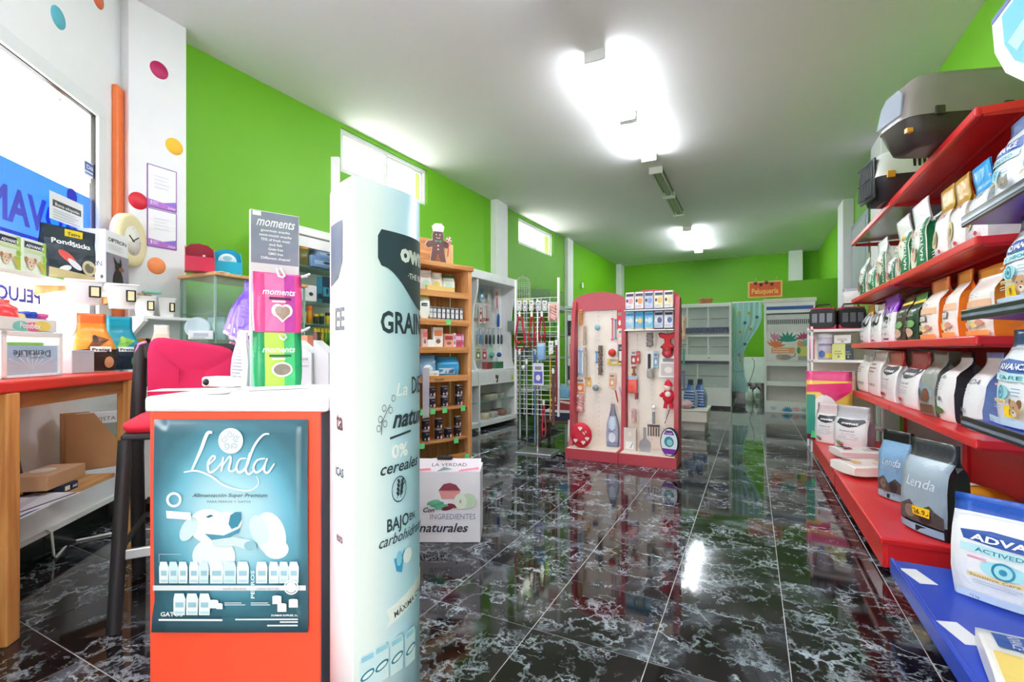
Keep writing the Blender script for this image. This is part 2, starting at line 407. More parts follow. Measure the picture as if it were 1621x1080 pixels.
for a, b, c, d in ((wx0-.02, wx1+.02, wz1-fw, wz1+.03), (wx0-.02, wx1+.02, wz0, wz0+fw), (wx0-.02, wx0+fw, wz0+fw, wz1-fw), (wx1-fw, wx1+.02, wz0+fw, wz1-fw)):
    fr.bbox(a, b, -.018, .06, c, d, M_ALU, .004)
w3 = struct(fr.build('window_3', None, SO, SPHI))
gk = MB(); k = mat('#2c2d30', .5)
for a, b, c, d in ((wx0+fw, wx1-fw, wz1-fw-.006, wz1-fw), (wx0+fw, wx1-fw, wz0+fw, wz0+fw+.006), (wx0+fw, wx0+fw+.006, wz0+fw, wz1-fw), (wx1-fw-.006, wx1-fw, wz0+fw, wz1-fw)): gk.box(a, b, .0, .03, c, d, k)
gk.build('gasket', w3)
MB().box(wx0+fw, wx1-fw, .012, .018, wz0+fw, wz1-fw, G_WIN).build('pane', w3)
struct(MB().box(.4, 3.78, -.012, 0, 0, .13, M_BLACKTILE).build('baseboard_shopfront', None, SO, SPHI))
struct(MB().box(.4, 3.78, -.02, 0, .13, .16, M_WH).build('trim_1', None, SO, SPHI))

# ---- unseen front wall behind the camera; glazed door added to let in daylight
e0 = SW(.4, .1)
struct(MB().box(e0.x-.3, -.62, -.62, -.5, 0, CEIL, M_WHITE).box(.5, 1.4, -.62, -.5, 0, CEIL, M_WHITE).box(-.62, .5, -.62, -.5, 2.2, CEIL, M_WHITE).build('wall_front'))
d1 = struct(MB().box(-.62, -.56, -.6, -.54, 0, 2.2, M_ALU).box(.44, .5, -.6, -.54, 0, 2.2, M_ALU).box(-.09, -.03, -.6, -.54, 0, 2.2, M_ALU).box(-.56, .44, -.6, -.54, 2.14, 2.2, M_ALU).box(-.56, .44, -.6, -.54, 0, .1, M_ALU).build('door_added'))
for a, b in ((-.56, -.09), (-.03, .44)): MB().box(a, b, -.575, -.565, .1, 2.14, G_WIN).build('pane', d1)
# ---- fluorescent battens on the ceiling (middle pair off; pair over the camera is unseen, added to light the front)
def batten(y0, y1, on, label, grp):
    t = thing('fluorescent_light', label, 'ceiling light', (-1.1, y0, CEIL), 0, grp); L = y1-y0
    body = mat('#e8e8e8', .5) if on else mat('#a9aaa0', .4, .3)
    MB().bbox(-.035, .035, .02, L-.02, -.06, 0, body, .01).build('batten_body', t)
    if not on: MB().box(-.075, .075, .02, L-.02, -.012, -.002, mat('#8d8f86', .35, .6)).build('reflector', t)
    for s in (-1, 1):
        MB().tube([(s*.062, .05, -.06), (s*.062, L-.05, -.06)], .0135, emit('#f4f9ff', ADDED_TUBE_POWER if y0 < 3 else TUBE_POWER, 'lit_tube') if on else mat('#cfd0c8', .25), 10).build('tube', t)
    for yy in (.012, L-.034):
        MB().bbox(-.085, .085, yy, yy+.024, -.085, 0, mat('#f2f2f2', .4), .005).build('lamp_holder', t)
for y0, y1, on, l in ((.5, 1.6, 1, 'added unseen lit fluorescent batten above the camera, nearer half'), (1.62, 2.72, 1, 'added unseen lit fluorescent batten above the camera, farther half'), (3.58, 4.70, 1, 'lit fluorescent batten nearest the camera on the ceiling'), (4.72, 5.82, 1, 'lit fluorescent batten just past the nearest one'),
                     (6.22, 7.32, 0, 'unlit grey fluorescent batten, nearer of the unlit pair'), (7.34, 8.42, 0, 'unlit grey fluorescent batten, farther of the unlit pair'),
                     (9.50, 10.62, 1, 'small lit fluorescent batten near the back, nearer half'), (10.64, 11.76, 1, 'small lit fluorescent batten closest to the back wall')):
    batten(y0, y1, on, l, 'ceiling fluorescent battens')
# ================================================================== PRODUCT BUILDERS
def smooth(t): t = max(0, min(1, t)); return t*t*(3-2*t)
class Bag:
    def __init__(s, w, d, h, fill=.62, neck=1.0, lean=0.0, seal=.88, seed=1, wr=.006, bulge=.3, foot=.95):
        s.__dict__.update(w=w, d=d, h=h, fill=fill, neck=neck, lean=lean, seal=seal, seed=seed, wr=wr, bulge=bulge, foot=foot)
    def a(s, t):
        q = s.foot + (1-s.foot)*smooth(t/.3)
        return s.w/2 * q * (1 + (s.neck-1)*smooth((t-s.fill*.7)/(s.seal-s.fill*.7)))
    def b(s, t):
        if t <= s.fill: return s.d/2*(.86 + .14*math.sin(math.pi*t/s.fill))
        return .004 + (s.d/2*.86-.004)*(1-smooth((t-s.fill)/(s.seal-s.fill)))
    def cy(s, t): return s.lean*s.h*smooth((t-s.fill*.6)/(1-s.fill*.6))
    def nz(s, u, t): return s.wr*noise.noise(Vector((u*2.2+s.seed*7.3, t*5+s.seed*3.1, s.seed)))*(1 if .02 < t else 0)
    def front(s, u, t, o=0, sg=-1):
        uu = max(-1.0, min(1.0, u)); bb = s.b(t)
        return (s.a(t)*u, s.cy(t) + sg*(bb*(1-s.bulge*uu*uu) + o) + s.nz(u, t)*min(1, bb*20+.35), s.h*t + .25*s.nz(t*3, u)*(t > .9))
    def fmap(s): return lambda u, v, o: s.front(u/s.a(v/s.h), v/s.h, o)
    def mesh(s, front, side, top=None, tz=.8, bottom=None, bz=.1):
        B = MB(); rows = [0, .02, .07, .16, .28, .4, .5, .58, .65, .71, .77, .83, .88, .94, 1.0]
        extra = [z for z, c in ((tz, top), (bz, bottom)) if c]
        rows = sorted(r for r in rows if all(abs(r-e) > .02 for e in extra)) + extra; rows.sort()
        US = [-1, -.7, -.35, 0, .35, .7, 1]
        rings = []
        for t in rows:
            k = s.b(t)/(s.d/2+1e-6); g = s.a(t)*(1-.3*(1-k)); tt = t
            ft = [s.front(u, t) for u in US]; bk = [s.front(u, t, 0, 1) for u in reversed(US)]
            if t == 0: ft = [(x, y*.93, z) for x, y, z in ft]; bk = [(x, y*.93, z) for x, y, z in bk]
            rings.append(ft + [(g, s.cy(t), s.h*t)] + bk + [(-g, s.cy(t), s.h*t)])
        n = 16
        B.v = [tuple(p) for r_ in rings for p in r_]
        for i in range(len(rows)-1):
            tm = (rows[i]+rows[i+1])/2
            for k in range(n):
                sd = k in (6, 7, 14, 15)
                m = side if sd else front
                if top and tm > tz: m = top
                if bottom and tm < bz: m = bottom
                B.f.append([i*n+k, i*n+(k+1) % n, (i+1)*n+(k+1) % n, (i+1)*n+k]); B.m.append(B.mi(m)); B.sm.append(not sd)
        B.f.append(list(range(n-1, -1, -1))); B.m.append(B.mi(side)); B.sm.append(False)
        L = len(rows)-1
        B.f.append([L*n+i for i in range(n)]); B.m.append(B.mi(top or front)); B.sm.append(False)
        return B
def price(P, u, v, k, txt='', sh=0, b=.004):
    """yellow price ticket as its own raised card"""
    P.l += 2
    P.rect(u-.045*k, v-.022*k, u+.045*k, v+.022*k, '#ffd21f', 3, 2)
    if txt: P.text(txt, u+.004*k, v-.013*k, .034*k, '#5a3a10', bold=.02)
def bag(label, pos, rz, w, d, h, front, side=None, top=None, tz=.8, bottom=None, bz=.1, art=None, group=None, tick=None, cat='food bag', name='pet_food_bag', back=False, **kw):
    kw.setdefault('seed', random.random()*50)
    g = Bag(w, d, h, **kw); side = side or front
    F = lambda c: (foil(c) if isinstance(c, str) else c) if c else None
    o = g.mesh(F(front), F(side), F(top), tz, F(bottom), bz).build(name, None, pos, rz)
    tag(o, label, cat, group)
    if art:
        P = PR(g.fmap(), .0011); P.l = 2; art(P, w, h); P.build('printed_label', o)
    if tick:
        P = PR(g.fmap(), .0012); P.l = 7; price(P, *tick); P.build('price_ticket', o)
    return o
def carton(label, pos, rz, w, d, h, front, side=None, topc=None, art=None, sart=None, group=None, cat='box', name='carton_box', tart=None, mid=False):
    """box standing on pos; front face at local y=-d/2; sart prints on the right-hand side, tart on the top"""
    mf = mat(front, .5); ms = mat(side or front, .5); mtp = mat(topc or side or front, .5); b = min(.003, w*.1, d*.1)
    B = MB()
    B.bbox(-w/2, w/2, -d/2, d/2, 0, h, mf, b)
    k1, k2 = B.mi(ms), B.mi(mtp)
    for i, f in enumerate(B.f):
        V = [Vector(B.v[j]) for j in f]; nn = (V[1]-V[0]).cross(V[2]-V[0])
        if abs(nn.z) > abs(nn.x) and abs(nn.z) > abs(nn.y): B.m[i] = k2
        elif abs(nn.x) > abs(nn.y): B.m[i] = k1
    o = tag(B.build(name, None, pos, rz), label, cat, group)
    if art: P = PR(lambda u, v, q: (u, -d/2-q, v)); art(P, w, h); P.build('printed_label', o)
    if sart: P = PR(lambda u, v, q: (w/2+q, u, v)); sart(P, d, h); P.build('side_print', o)
    if tart: P = PR(lambda u, v, q: (u, v, h+q)); tart(P, w, d); P.build('top_print', o)
    return o
def doghead(P, u, v, r, c='#c9a27c', e='#8a6242', dk='#2a2320'):
    P.disc(u-r*.8, v+r*.55, r*.38, r*.6, e, 10, .5).disc(u+r*.8, v+r*.55, r*.38, r*.6, e, 10, -.5)
    P.disc(u, v, r*.85, r, c, 14).disc(u, v-r*.5, r*.42, r*.38, '#efe3d6', 12).disc(u, v-r*.38, r*.17, r*.12, dk, 8)
    P.disc(u-r*.35, v+r*.2, r*.1, r*.11, dk, 8).disc(u+r*.35, v+r*.2, r*.1, r*.11, dk, 8)
def cathead(P, u, v, r, c='#8e8a86'):
    P.poly([(u-r*.9, v+r*.3), (u-r*.75, v+r*1.3), (u-r*.2, v+r*.8)], c).poly([(u+r*.9, v+r*.3), (u+r*.2, v+r*.8), (u+r*.75, v+r*1.3)], c)
    P.disc(u, v, r, r*.9, c, 14).disc(u-r*.4, v+r*.1, r*.14, r*.16, '#d8c24a', 8).disc(u+r*.4, v+r*.1, r*.14, r*.16, '#d8c24a', 8).disc(u, v-r*.3, r*.12, r*.09, '#3a2a2a', 6)
def leafy(P, u, v, s, h, a0, n=5):
    for i in range(n):
        a = a0 + (i-(n-1)/2)*.42; c, d = math.cos(a), math.sin(a)
        P.poly([(u, v), (u+c*s*.55-d*s*.12, v+d*s*.55+c*s*.12), (u+c*s, v+d*s), (u+c*s*.55+d*s*.12, v+d*s*.55-c*s*.12)], h); P.l -= 1
    P.l += 1
def advance_art(sub='#3fc6cf', title='ACTIVEDEFENSE', pet='dog', band='#1f4f9f', px=-1, tick=None, small='#e8a0b8'):
    def art(P, w, h):
        P.rect(-w*.46, h*.80, w*.46, h*.815, '#dfe8f2', 6)
        P.poly([(-w*.40, h*.585), (-w*.43, h*.665), (-w*.2, h*.70), (0, h*.69), (w*.2, h*.68), (w*.46, h*.69), (w*.46, h*.565), (w*.2, h*.555), (0, h*.56), (-w*.2, h*.57)], band)
        P.text('ADVANCE', 0, h*.592, h*.085, '#ffffff', w=w*.70, bold=.03, sh=.12)
        P.rect(-w*.42, h*.475, w*.44, h*.55, '#bfe9ee', 6)
        P.text(title, 0, h*.49, h*.055, '#1c7f93', w=w*.62, bold=.012)
        P.disc(-w*.10, h*.36, w*.17, h*.075, '#a8e4ea', 20).ring(-w*.10, h*.36, w*.085, w*.02, '#2a8fae', 18).disc(-w*.1, h*.36, w*.03, w*.03, '#2a8fae', 10)
        P.lines(w*.14, w*.36, h*.32, h*.42, 3, '#8fa9c4', .14); P.rect(-w*.36, h*.42, -w*.22, h*.44, small)
        P.rect(-w*.36, h*.25, w*.05, h*.285, '#f3dc9a', 4).text('Sensitive Care', -w*.34, h*.255, h*.034, '#7a6a3a', al='l', w=w*.36)
        P.lines(-w*.32, w*.05, h*.18, h*.23, 2, '#c8d4e0', .16)
        (doghead if pet == 'dog' else cathead)(P, w*.27, h*.21, w*.11)
        P.rect(-w*.44, h*.03, w*.44, h*.10, '#cfe4f6', 6).text('12 kg', -w*.3, h*.045, h*.035, '#3a5f94')
    return art
def nature_art(c='#1e7a4c', flesh='#d9b7a0'):
    def art(P, w, h):
        P.poly([(-w*.1, h*.04), (w*.47, h*.04), (w*.47, h*.72), (w*.3, h*.72), (w*.33, h*.4)], c)
        P.text('NATURE', w*.40, h*.38, h*.10, '#eef6ee', w=h*.5, rot=math.pi/2, bold=.02)
        P.disc(-w*.12, h*.2, w*.27, h*.16, '#dff0cf', 16).lines(-w*.4, -w*.02, h*.28, h*.5, 4, '#8fb79a', .12)
        for i in range(5): P.disc(-w*.3 + w*.13*i, h*(.52+.03*(i % 2)), w*.05, h*.03, flesh, 8)
        P.disc(w*.05, h*.26, w*.1, h*.12, flesh, 12).disc(w*.02, h*.32, w*.05, h*.04, '#7c4a38', 10)
    return art
def royal_art(c='#c4a24a', t='#b03050'):
    def art(P, w, h):
        P.text('FELIN', 0, h*.58, h*.07, t, w=w*.6, sh=.15).line([(-w*.35, h*.56), (w*.35, h*.58)], h*.008, t)
        P.disc(-w*.12, h*.32, w*.2, h*.13, '#cbbd8c', 14); cathead(P, -w*.12, h*.3, w*.12, '#a89a6a')
        P.lines(-w*.35, w*.3, h*.08, h*.18, 3, '#d0d4dc', .18); P.disc(w*.28, h*.12, w*.06, w*.06, '#c03a4a', 8)
    return art
def orange_art(P, w, h):
    P.lines(-w*.32, w*.2, h*.56, h*.63, 2, '#b9bcc8', .2)
    P.rect(-w*.45, h*.42, w*.45, h*.52, '#f3bf9a', 6)
    P.rect(-w*.2, h*.30, w*.18, h*.40, '#8d7f78', 2).rect(-w*.17, h*.315, w*.15, h*.385, '#efe8e2', 2).text('BRIO', -w*.01, h*.33, h*.035, '#8d7f78', w=w*.24)
    for i, c in enumerate(('#e9b9b0', '#b9cf9a', '#efd28a', '#d79a86')): P.disc(-w*.26 + w*.17*i, h*(.17+.03*(i % 2)), w*.12, h*.045, c, 12)
    P.rect(-w*.45, h*.02, w*.45, h*.09, '#f4a45c', 6)
def ownat_art(red=True, t1='natural'):
    def art(P, w, h):
        P.poly([(-w*.36, h*.70), (-w*.40, h*.60), (-w*.2, h*.54), (0, h*.52), (w*.22, h*.56), (w*.42, h*.66), (w*.36, h*.72), (0, h*.69)], '#2f3338')
        P.text('ownat', 0, h*.588, h*.075, '#ffffff', w=w*.5, bold=.03)
        P.text(t1, -w*.05, h*.42, h*.06, '#3a3c42', sh=.25, w=w*.42); P.text('hair and skin', 0, h*.36, h*.034, '#8a8c94', w=w*.4)
        P.lines(-w*.3, w*.3, h*.24, h*.33, 3, '#b9bcc4', .15)
        if red: P.rect(-w*.32, h*.10, -w*.05, h*.16, '#b5263a', 2)
        else: leafy(P, -w*.3, h*.08, w*.2, '#7c9a6a', 1.2); P.disc(-w*.2, h*.1, w*.06, h*.03, '#b04a3a', 8)
    return art
def lenda_art(dark=True):
    def art(P, w, h):
        P.text('Lenda', 0, h*.50, h*.16, '#e6eef4' if dark else '#2b3c55', w=w*.62, sh=.3)
        P.lines(-w*.34, w*.3, h*.42, h*.48, 2, '#9db0bf', .16)
        P.poly([(-w*.46, h*.12), (-w*.46, h*.26), (-w*.2, h*.34), (0, h*.25), (w*.2, h*.33), (w*.46, h*.24), (w*.46, h*.12)], '#55504e')
        P.disc(-w*.2, h*.22, w*.14, h*.07, '#8a7464', 12).disc(w*.14, h*.2, w*.12, h*.08, '#332e2c', 12)
        P.rect(-w*.46, h*.02, w*.46, h*.10, '#8fb6cf', 6).rect(-w*.05, h*.03, w*.16, h*.09, '#1c1f24', 2)
    return art
# ================================================================== RIGHT WALL: RED GONDOLA
RED = mat('#d8262b', .3, 0, .04); RED2 = mat('#b91a22', .4, 0, .06)
SX, BX = .92, .56                      # shelf front and base front
def red_bay(y0, y1, label, glass_top, backc, baselabel):
    t = thing('gondola_shelving', label, 'shelving unit', (1.38, (y0+y1)/2, 0), -math.pi/2, 'red gondola bays')
    L = y1-y0; dp = 1.38-SX
    for s in (-1, 1): MB().bbox(-L/2+.001 if s < 0 else L/2-.04, -L/2+.04 if s < 0 else L/2-.001, -.05, 0, 0, 2.32, RED2, .004).build('upright', t)
    MB().box(-L/2+.02, L/2-.02, -.03, -.005, .12, 2.25, backc).build('back_panel', t)
    for z in (2.21, 1.62, 1.165, .69):
        gl = glass_top and z > 2
        sh = MB()
        if gl: sh.box(-L/2+.01, L/2-.01, -dp+.02, -.05, z-.012, z-.004, mat('#a9a6a8', .18, .2))
        else:
            sh.box(-L/2+.005, L/2-.005, -dp+.01, -.05, z-.035, z, RED)
            for q in (.3, .62): sh.box(-L/2+.02, L/2-.02, -dp*q-.012, -dp*q+.012, z-.05, z-.034, RED2)
        so = sh.build('shelf', t)
        MB().bbox(-L/2+.004, L/2-.004, -dp-.012, -dp+.016, z-.042, z+.004, RED, .008).build('shelf_lip', so)
        for s in (-1, 1):
            MB().prism([(-.05, z-.075), (-.05, z-.02), (-dp+.02, z-.02), (-dp+.02, z-.045)], s*(L/2-.012)-.004, s*(L/2-.012)+.004, RED2, 'x').build('shelf_bracket', so)
    bd = 1.38-BX
    bo = MB().bbox(-L/2+.004, L/2-.004, -bd, -.03, .15, .185, RED, .008).build('base_deck', t)
    MB().box(-L/2+.02, L/2-.02, -bd+.012, -bd+.03, .035, .15, RED).build('kick_plate', t)
    if y0 < 3:
        MB().box(L/2-.03, L/2-.012, -bd+.03, -.05, .04, .15, RED).build('end_plate', t)
        MB().tube([(L/2-.05, -bd+.06, 0), (L/2-.05, -bd+.06, .05)], .008, M_CHROME).build('foot', t)
    return t
red_bay(2.88, 4.40, 'red metal gondola bay nearest the camera, grey pet toilet on top', False, RED2, '')
red_bay(4.40, 5.92, 'red gondola bay farther along, glass top shelf beside the wall column', True, mat('#9d9ca0', .35, .4, .08), '')

# bag on a shelf: front face between two pixel columns in the plane X
def shelf_bag(label, pl, pr, ptop, z, art=None, X=.97, d=.15, rz=0, group=None, tick=None, squeeze=.97, **kw):
    a, b = W(pl, X=X), W(pr, X=X)
    D = (-a.x*SN + a.y*CS + -b.x*SN + b.y*CS)/2
    h = EYE + (555-ptop)/750*D - z
    if X > .9 and z < 1.3: h = min(h, (1.545 if z > 1 else 1.09) - z)      # clear the shelf above
    return bag(label, (X + d/2, (a.y+b.y)/2, z), -math.pi/2+rz, abs(a.y-b.y)*squeeze, d, h, art=art, group=group, tick=tick, **kw)
G1 = 'bags on the second shelf'; G2 = 'bags on the third shelf'; G3 = 'bags on the fourth shelf'; G4 = 'bags on the red base deck'
z2, z3, z4, zb_ = 1.6215, 1.1665, .6945, .185
# second shelf from the top, near to far
shelf_bag('white cat food bag with bright blue folded top on second shelf', 1524, 1552, 262, z2, royal_art('#39a', '#4a4f5c'), front='#f0f2f6', side='#dfe7f0', top='#1f9fe6', tz=.66, fill=.5, lean=-.12, seal=.72, group=G1, d=.17)
shelf_bag('white bag with gold foil top, beside the blue-topped one', 1497, 1519, 283, z2, royal_art(), front='#f3f2f0', side='#e6e2da', top='#c79a3c', tz=.64, fill=.5, lean=-.08, seal=.74, group=G1)
shelf_bag('white bag with gold foil top, farther of the two gold-topped ones', 1472, 1493, 300, z2, royal_art(), front='#f3f2f0', side='#e6e2da', top='#c99c42', tz=.66, fill=.52, lean=-.05, seal=.76, group=G1)
shelf_bag('white and green bag with plain white top, next to the gold-topped bags', 1436, 1461, 322, z2, nature_art(), front='#eef3ea', side='#217a4e', top='#f2f3f2', tz=.66, fill=.52, seal=.74, lean=-.1, group=G1)
shelf_bag('white and green bag with yellow price ticket on its white top', 1414, 1434, 347, z2, nature_art(), front='#eaf2e4', side='#3c8a5c', top='#f4f4f2', tz=.64, fill=.52, seal=.72, lean=-.12, group=G1, tick=(0, .30, .9, '10'))
shelf_bag('pink-tinted white bag between the ticketed bag and a green-striped top', 1399, 1413, 392, z2, nature_art('#2f6f4c', '#c99488'), front='#f2e9ea', side='#dcd6cc', fill=.6, group=G1)
shelf_bag('cream bag with a dark green stripe across its top on second shelf', 1383, 1398, 381, z2, nature_art('#3b6b4a', '#d8a890'), front='#f4eadf', side='#cfd8c4', top='#e9ece8', tz=.7, fill=.55, lean=-.1, group=G1)
shelf_bag('small green and white bag with lettered side, near far end of shelf', 1368, 1382, 410, z2, nature_art('#1f7f55'), front='#eef4ee', side='#2b8a60', fill=.62, group=G1)
shelf_bag('farthest bag on second shelf, white with yellow tag and twisted top', 1355, 1367, 402, z2, nature_art('#2a6a48', '#b07a6a'), front='#f4f5f1', side='#dfe6da', top='#7f8f52', tz=.88, fill=.6, neck=.5, group=G1)
# third shelf
shelf_bag('orange and white bag partly behind the blue shelf, nearest on third shelf', 1521, 1562, 423, z3, orange_art, front='#f6efe8', side='#f08a2a', top='#f39a3c', tz=.86, fill=.6, seal=.86, d=.16, group=G2, lean=-.03)
shelf_bag('middle orange-sided white bag of the three on third shelf', 1485, 1506, 431, z3, orange_art, front='#f7f0e8', side='#f28b2c', top='#f5a24a', tz=.82, fill=.58, seal=.84, d=.18, group=G2)
shelf_bag('orange-sided white bag beside the dark green bags', 1449, 1475, 422, z3, orange_art, front='#f7efe8', side='#f0832c', top='#f4935a', tz=.8, fill=.6, seal=.82, d=.2, group=G2, lean=-.04)
def darkgreen(P, w, h):
    P.rect(-w*.48, h*.80, w*.48, h*.86, '#f0d020', 6).text('NATURA', 0, h*.52, h*.07, '#dfe9dc', w=w*.6)
    P.disc(0, h*.18, w*.3, h*.1, '#d8b49a', 14).disc(w*.2, h*.36, w*.2, h*.08, '#7fae6a', 12).lines(-w*.4, w*.2, h*.3, h*.45, 3, '#9fc0a4', .16)
shelf_bag('dark green bag with yellow stripe next to the orange bags', 1429, 1447, 466, z3, darkgreen, front='#2f4a38', side='#1d2f24', top='#4f8a4a', tz=.86, group=G2)
shelf_bag('dark green and brown bag with yellow stripe beside the purple-topped bag', 1412, 1428, 470, z3, darkgreen, front='#4a4038', side='#2a2a24', top='#5a3f2c', tz=.86, group=G2)
def ribbon_art(P, w, h):
    P.ring(-w*.2, h*.62, w*.16, w*.05, '#1c1c20', 14).ring(w*.2, h*.60, w*.14, w*.05, '#1c1c20', 14).line([(-w*.1, h*.55), (w*.1, h*.5), (w*.05, h*.42)], w*.06, '#1c1c20')
    P.lines(-w*.35, w*.3, h*.3, h*.38, 2, '#b4b8c2', .18).text('FIT', 0, h*.16, h*.06, '#54586a', w=w*.3).rect(-w*.1, h*.05, w*.1, h*.09, '#8a2a6a')
shelf_bag('white bag with crumpled violet foil top and black ribbons', 1391, 1411, 462, z3, ribbon_art, front='#f6f6f8', side='#e4e4ea', top='#8d2fc0', tz=.62, fill=.48, seal=.86, wr=.03, lean=-.06, neck=1.15, group=G2)
shelf_bag('white bag with black ribbon print beside the violet-topped one', 1374, 1390, 482, z3, ribbon_art, front='#f8f8f8', side='#ececf0', group=G2, fill=.6, neck=.85)
shelf_bag('farthest white bag on third shelf with yellow twisted top', 1357, 1373, 466, z3, ribbon_art, front='#f6f6f6', side='#e8e8ea', top='#e2b030', tz=.74, fill=.5, neck=.6, group=G2)
# fourth shelf
def lenda_white(P, w, h):
    P.text('LENDA', -w*.02, h*.60, h*.085, '#26303e', w=w*.66, sh=.15).lines(-w*.34, w*.2, h*.42, h*.54, 3, '#c3cbd6', .14)
    for i in range(3): P.disc(-w*.3 + w*.17*i, h*.26, w*.05, w*.05, '#9aa2aa', 8)
    P.disc(-w*.12, h*.12, w*.24, h*.07, '#6a5648', 12); doghead(P, -w*.1, h*.14, w*.11, '#4a3c34', '#2f2622')
shelf_bag('white bag lettered LENDA with pale blue side on fourth shelf', 1513, 1541, 556, z4-.003, lenda_white, front='#f3f4f6', side='#7fa2e4', top='#8aa9e6', tz=.93, fill=.55, d=.24, seal=.9, neck=.9, group=G3, tick=(.0, .05, .8, ''))
def bw_art(P, w, h):
    P.text('Lenda', -w*.05, h*.62, h*.08, '#7d8288', w=w*.5, sh=.2).lines(-w*.3, w*.2, h*.45, h*.56, 3, '#c9ccd2', .14)
    for i in range(4): P.rect(-w*.36 + w*.16*i, h*.30, -w*.28 + w*.16*i, h*.36, '#6f757c')
    P.disc(0, h*.16, w*.3, h*.06, '#5f7a4a', 14).disc(-w*.18, h*.13, w*.14, h*.05, '#38452c', 12)
shelf_bag('white bag with black sides and black top on fourth shelf', 1474, 1496, 553, z4-.003, bw_art, front='#f0f0f0', side='#34363a', top='#26282c', tz=.92, fill=.62, d=.26, seal=.88, neck=.8, group=G3)
def land_art(P, w, h):
    P.text('Lenda', 0, h*.66, h*.12, '#d8dcd8', w=w*.6, sh=.3).poly([(-w*.46, h*.3), (-w*.46, h*.46), (0, h*.52), (w*.46, h*.40), (w*.46, h*.3)], '#8fa4b2')
    P.disc(w*.2, h*.32, w*.16, h*.11, '#7c4f38', 12).disc(-w*.16, h*.30, w*.18, h*.12, '#4b5a66', 12).rect(-w*.46, h*.04, w*.46, h*.18, '#6a5040', 6)
shelf_bag('grey-green landscape bag with a brown dog print on fourth shelf', 1448, 1470, 548, z4-.003, land_art, front='#9aa098', side='#6d7470', top='#8f8c80', tz=.86, fill=.6, d=.2, seal=.88, group=G3)
shelf_bag('ownat bag with crumpled red foil top beside the landscape bag', 1416, 1444, 549, z4-.003, ownat_art(), front='#f4f4f5', side='#dfe1e6', top='#c4484c', tz=.70, fill=.5, d=.2, seal=.8, wr=.014, group=G3)
shelf_bag('ownat bag with red foil top, farther of the two red-topped', 1391, 1413, 550, z4-.003, ownat_art(), front='#f4f4f5', side='#e4e6ea', top='#d0504c', tz=.72, fill=.52, seal=.82, wr=.012, group=G3)
shelf_bag('plain white bag with small dark figures, beside the red-topped ownat bags', 1370, 1389, 556, z4, lambda P, w, h: (P.text('KES', 0, h*.22, h*.07, '#4a4440', w=w*.5), P.lines(-w*.2, w*.3, h*.5, h*.75, 3, '#b06a5a', .16)), front='#f8f6f4', side='#f0ebe6', group=G3)
shelf_bag('farthest white bag on fourth shelf, at the shelf end', 1353, 1369, 562, z4, lambda P, w, h: (P.text('LEKS', 0, h*.22, h*.07, '#5a5048', w=w*.6), P.lines(-w*.3, w*.3, h*.5, h*.7, 3, '#c9a89a', .16)), front='#faf8f5', side='#f2ede8', group=G3)
# red base deck
p = W(1462, 845, Z=.185)
bag('large black and ice-blue Lenda bag with yellow price ticket on red deck', (p.x+.05, p.y+.03, .186), R(-62), .26, .17, .46, '#a4b6c2', '#2b2e34', '#3b3e42', .80, '#20242a', .14, lenda_art(), G4, (.02, .115, 1.0, '26.95'), fill=.66, seal=.86, wr=.012)
p = W(1408, 792, Z=.185)
bag('black Lenda bag with sky-blue middle, behind the large Lenda bag', (p.x+.05, p.y+.03, .186), R(-58), .2, .12, .42, '#82acd0', '#24282e', '#1c1d20', .84, '#c9a648', .1, lenda_art(), G4, fill=.62, seal=.86, wr=.012)
p = W(1341, 713, Z=.185)
bag('grey-topped ownat bag standing on the red deck, front one of the pair', (p.x+.06, p.y+.06, .186), R(-40), .30, .17, .40, '#f1f0f2', '#bdb4c2', '#c4c4c8', .72, None, .1, ownat_art(False), G4, fill=.52, seal=.84)
p = W(1312, 706, Z=.185)
bag('ownat bag with pink-tinted top, half hidden behind the grey-topped one', (p.x+.03, p.y+.16, .186), R(-40), .24, .15, .39, '#f0eef0', '#c4bcc6', '#e6cfd2', .74, None, .1, ownat_art(False), G4, fill=.52, seal=.84)
def lying(label, px, py, rz, w, d, h, c, art, tilt=math.pi/2, grp=G4, dz=0, X=None, **kw):
    """bag lying on its back: local front turned up"""
    p = W(px, py, Z=.185)
    o = bag(label, (p.x, p.y, .196 + d*.5 + dz), 0, w, d, h, c, art=art, group=grp, **kw)
    o.rotation_euler = (-math.pi/2, 0, rz); return o
def sack_art(c):
    def art(P, w, h):
        P.poly([(-w*.3, h*.10), (-w*.3, h*.2), (-w*.12, h*.24), (-w*.05, h*.14), (-w*.16, h*.07)], '#26262a').rect(-w*.02, h*.12, w*.2, h*.26, c, 2)
        P.rect(-w*.1, h*.60, w*.16, h*.74, c, 2).lines(w*.2, w*.42, h*.4, h*.85, 8, '#c4b9b9', .18)
    return art
lying('white sack with maroon label lying flat, nearer the standing ownat bags', 1322, 724, R(-78), .30, .075, .42, '#f3f1ef', sack_art('#7c2638'), fill=.9, seal=.97)
lying('white sack with orange label lying flat beside the Lenda bags', 1333, 752, R(-66), .30, .09, .40, '#f5f2ec', sack_art('#e8b978'), fill=.9, seal=.97)
lying('golden yellow bag lying on the red deck behind the Lenda bag', 1503, 778, R(-141), .24, .13, .44, '#e6a62a', lambda P, w, h: (P.disc(0, h*.25, w*.2, h*.08, '#1d1c1c', 14), P.rect(-w*.3, h*.4, w*.3, h*.5, '#f4efe4', 4)), fill=.62, seal=.9, dz=.01).location = (.97, 3.72, .275)

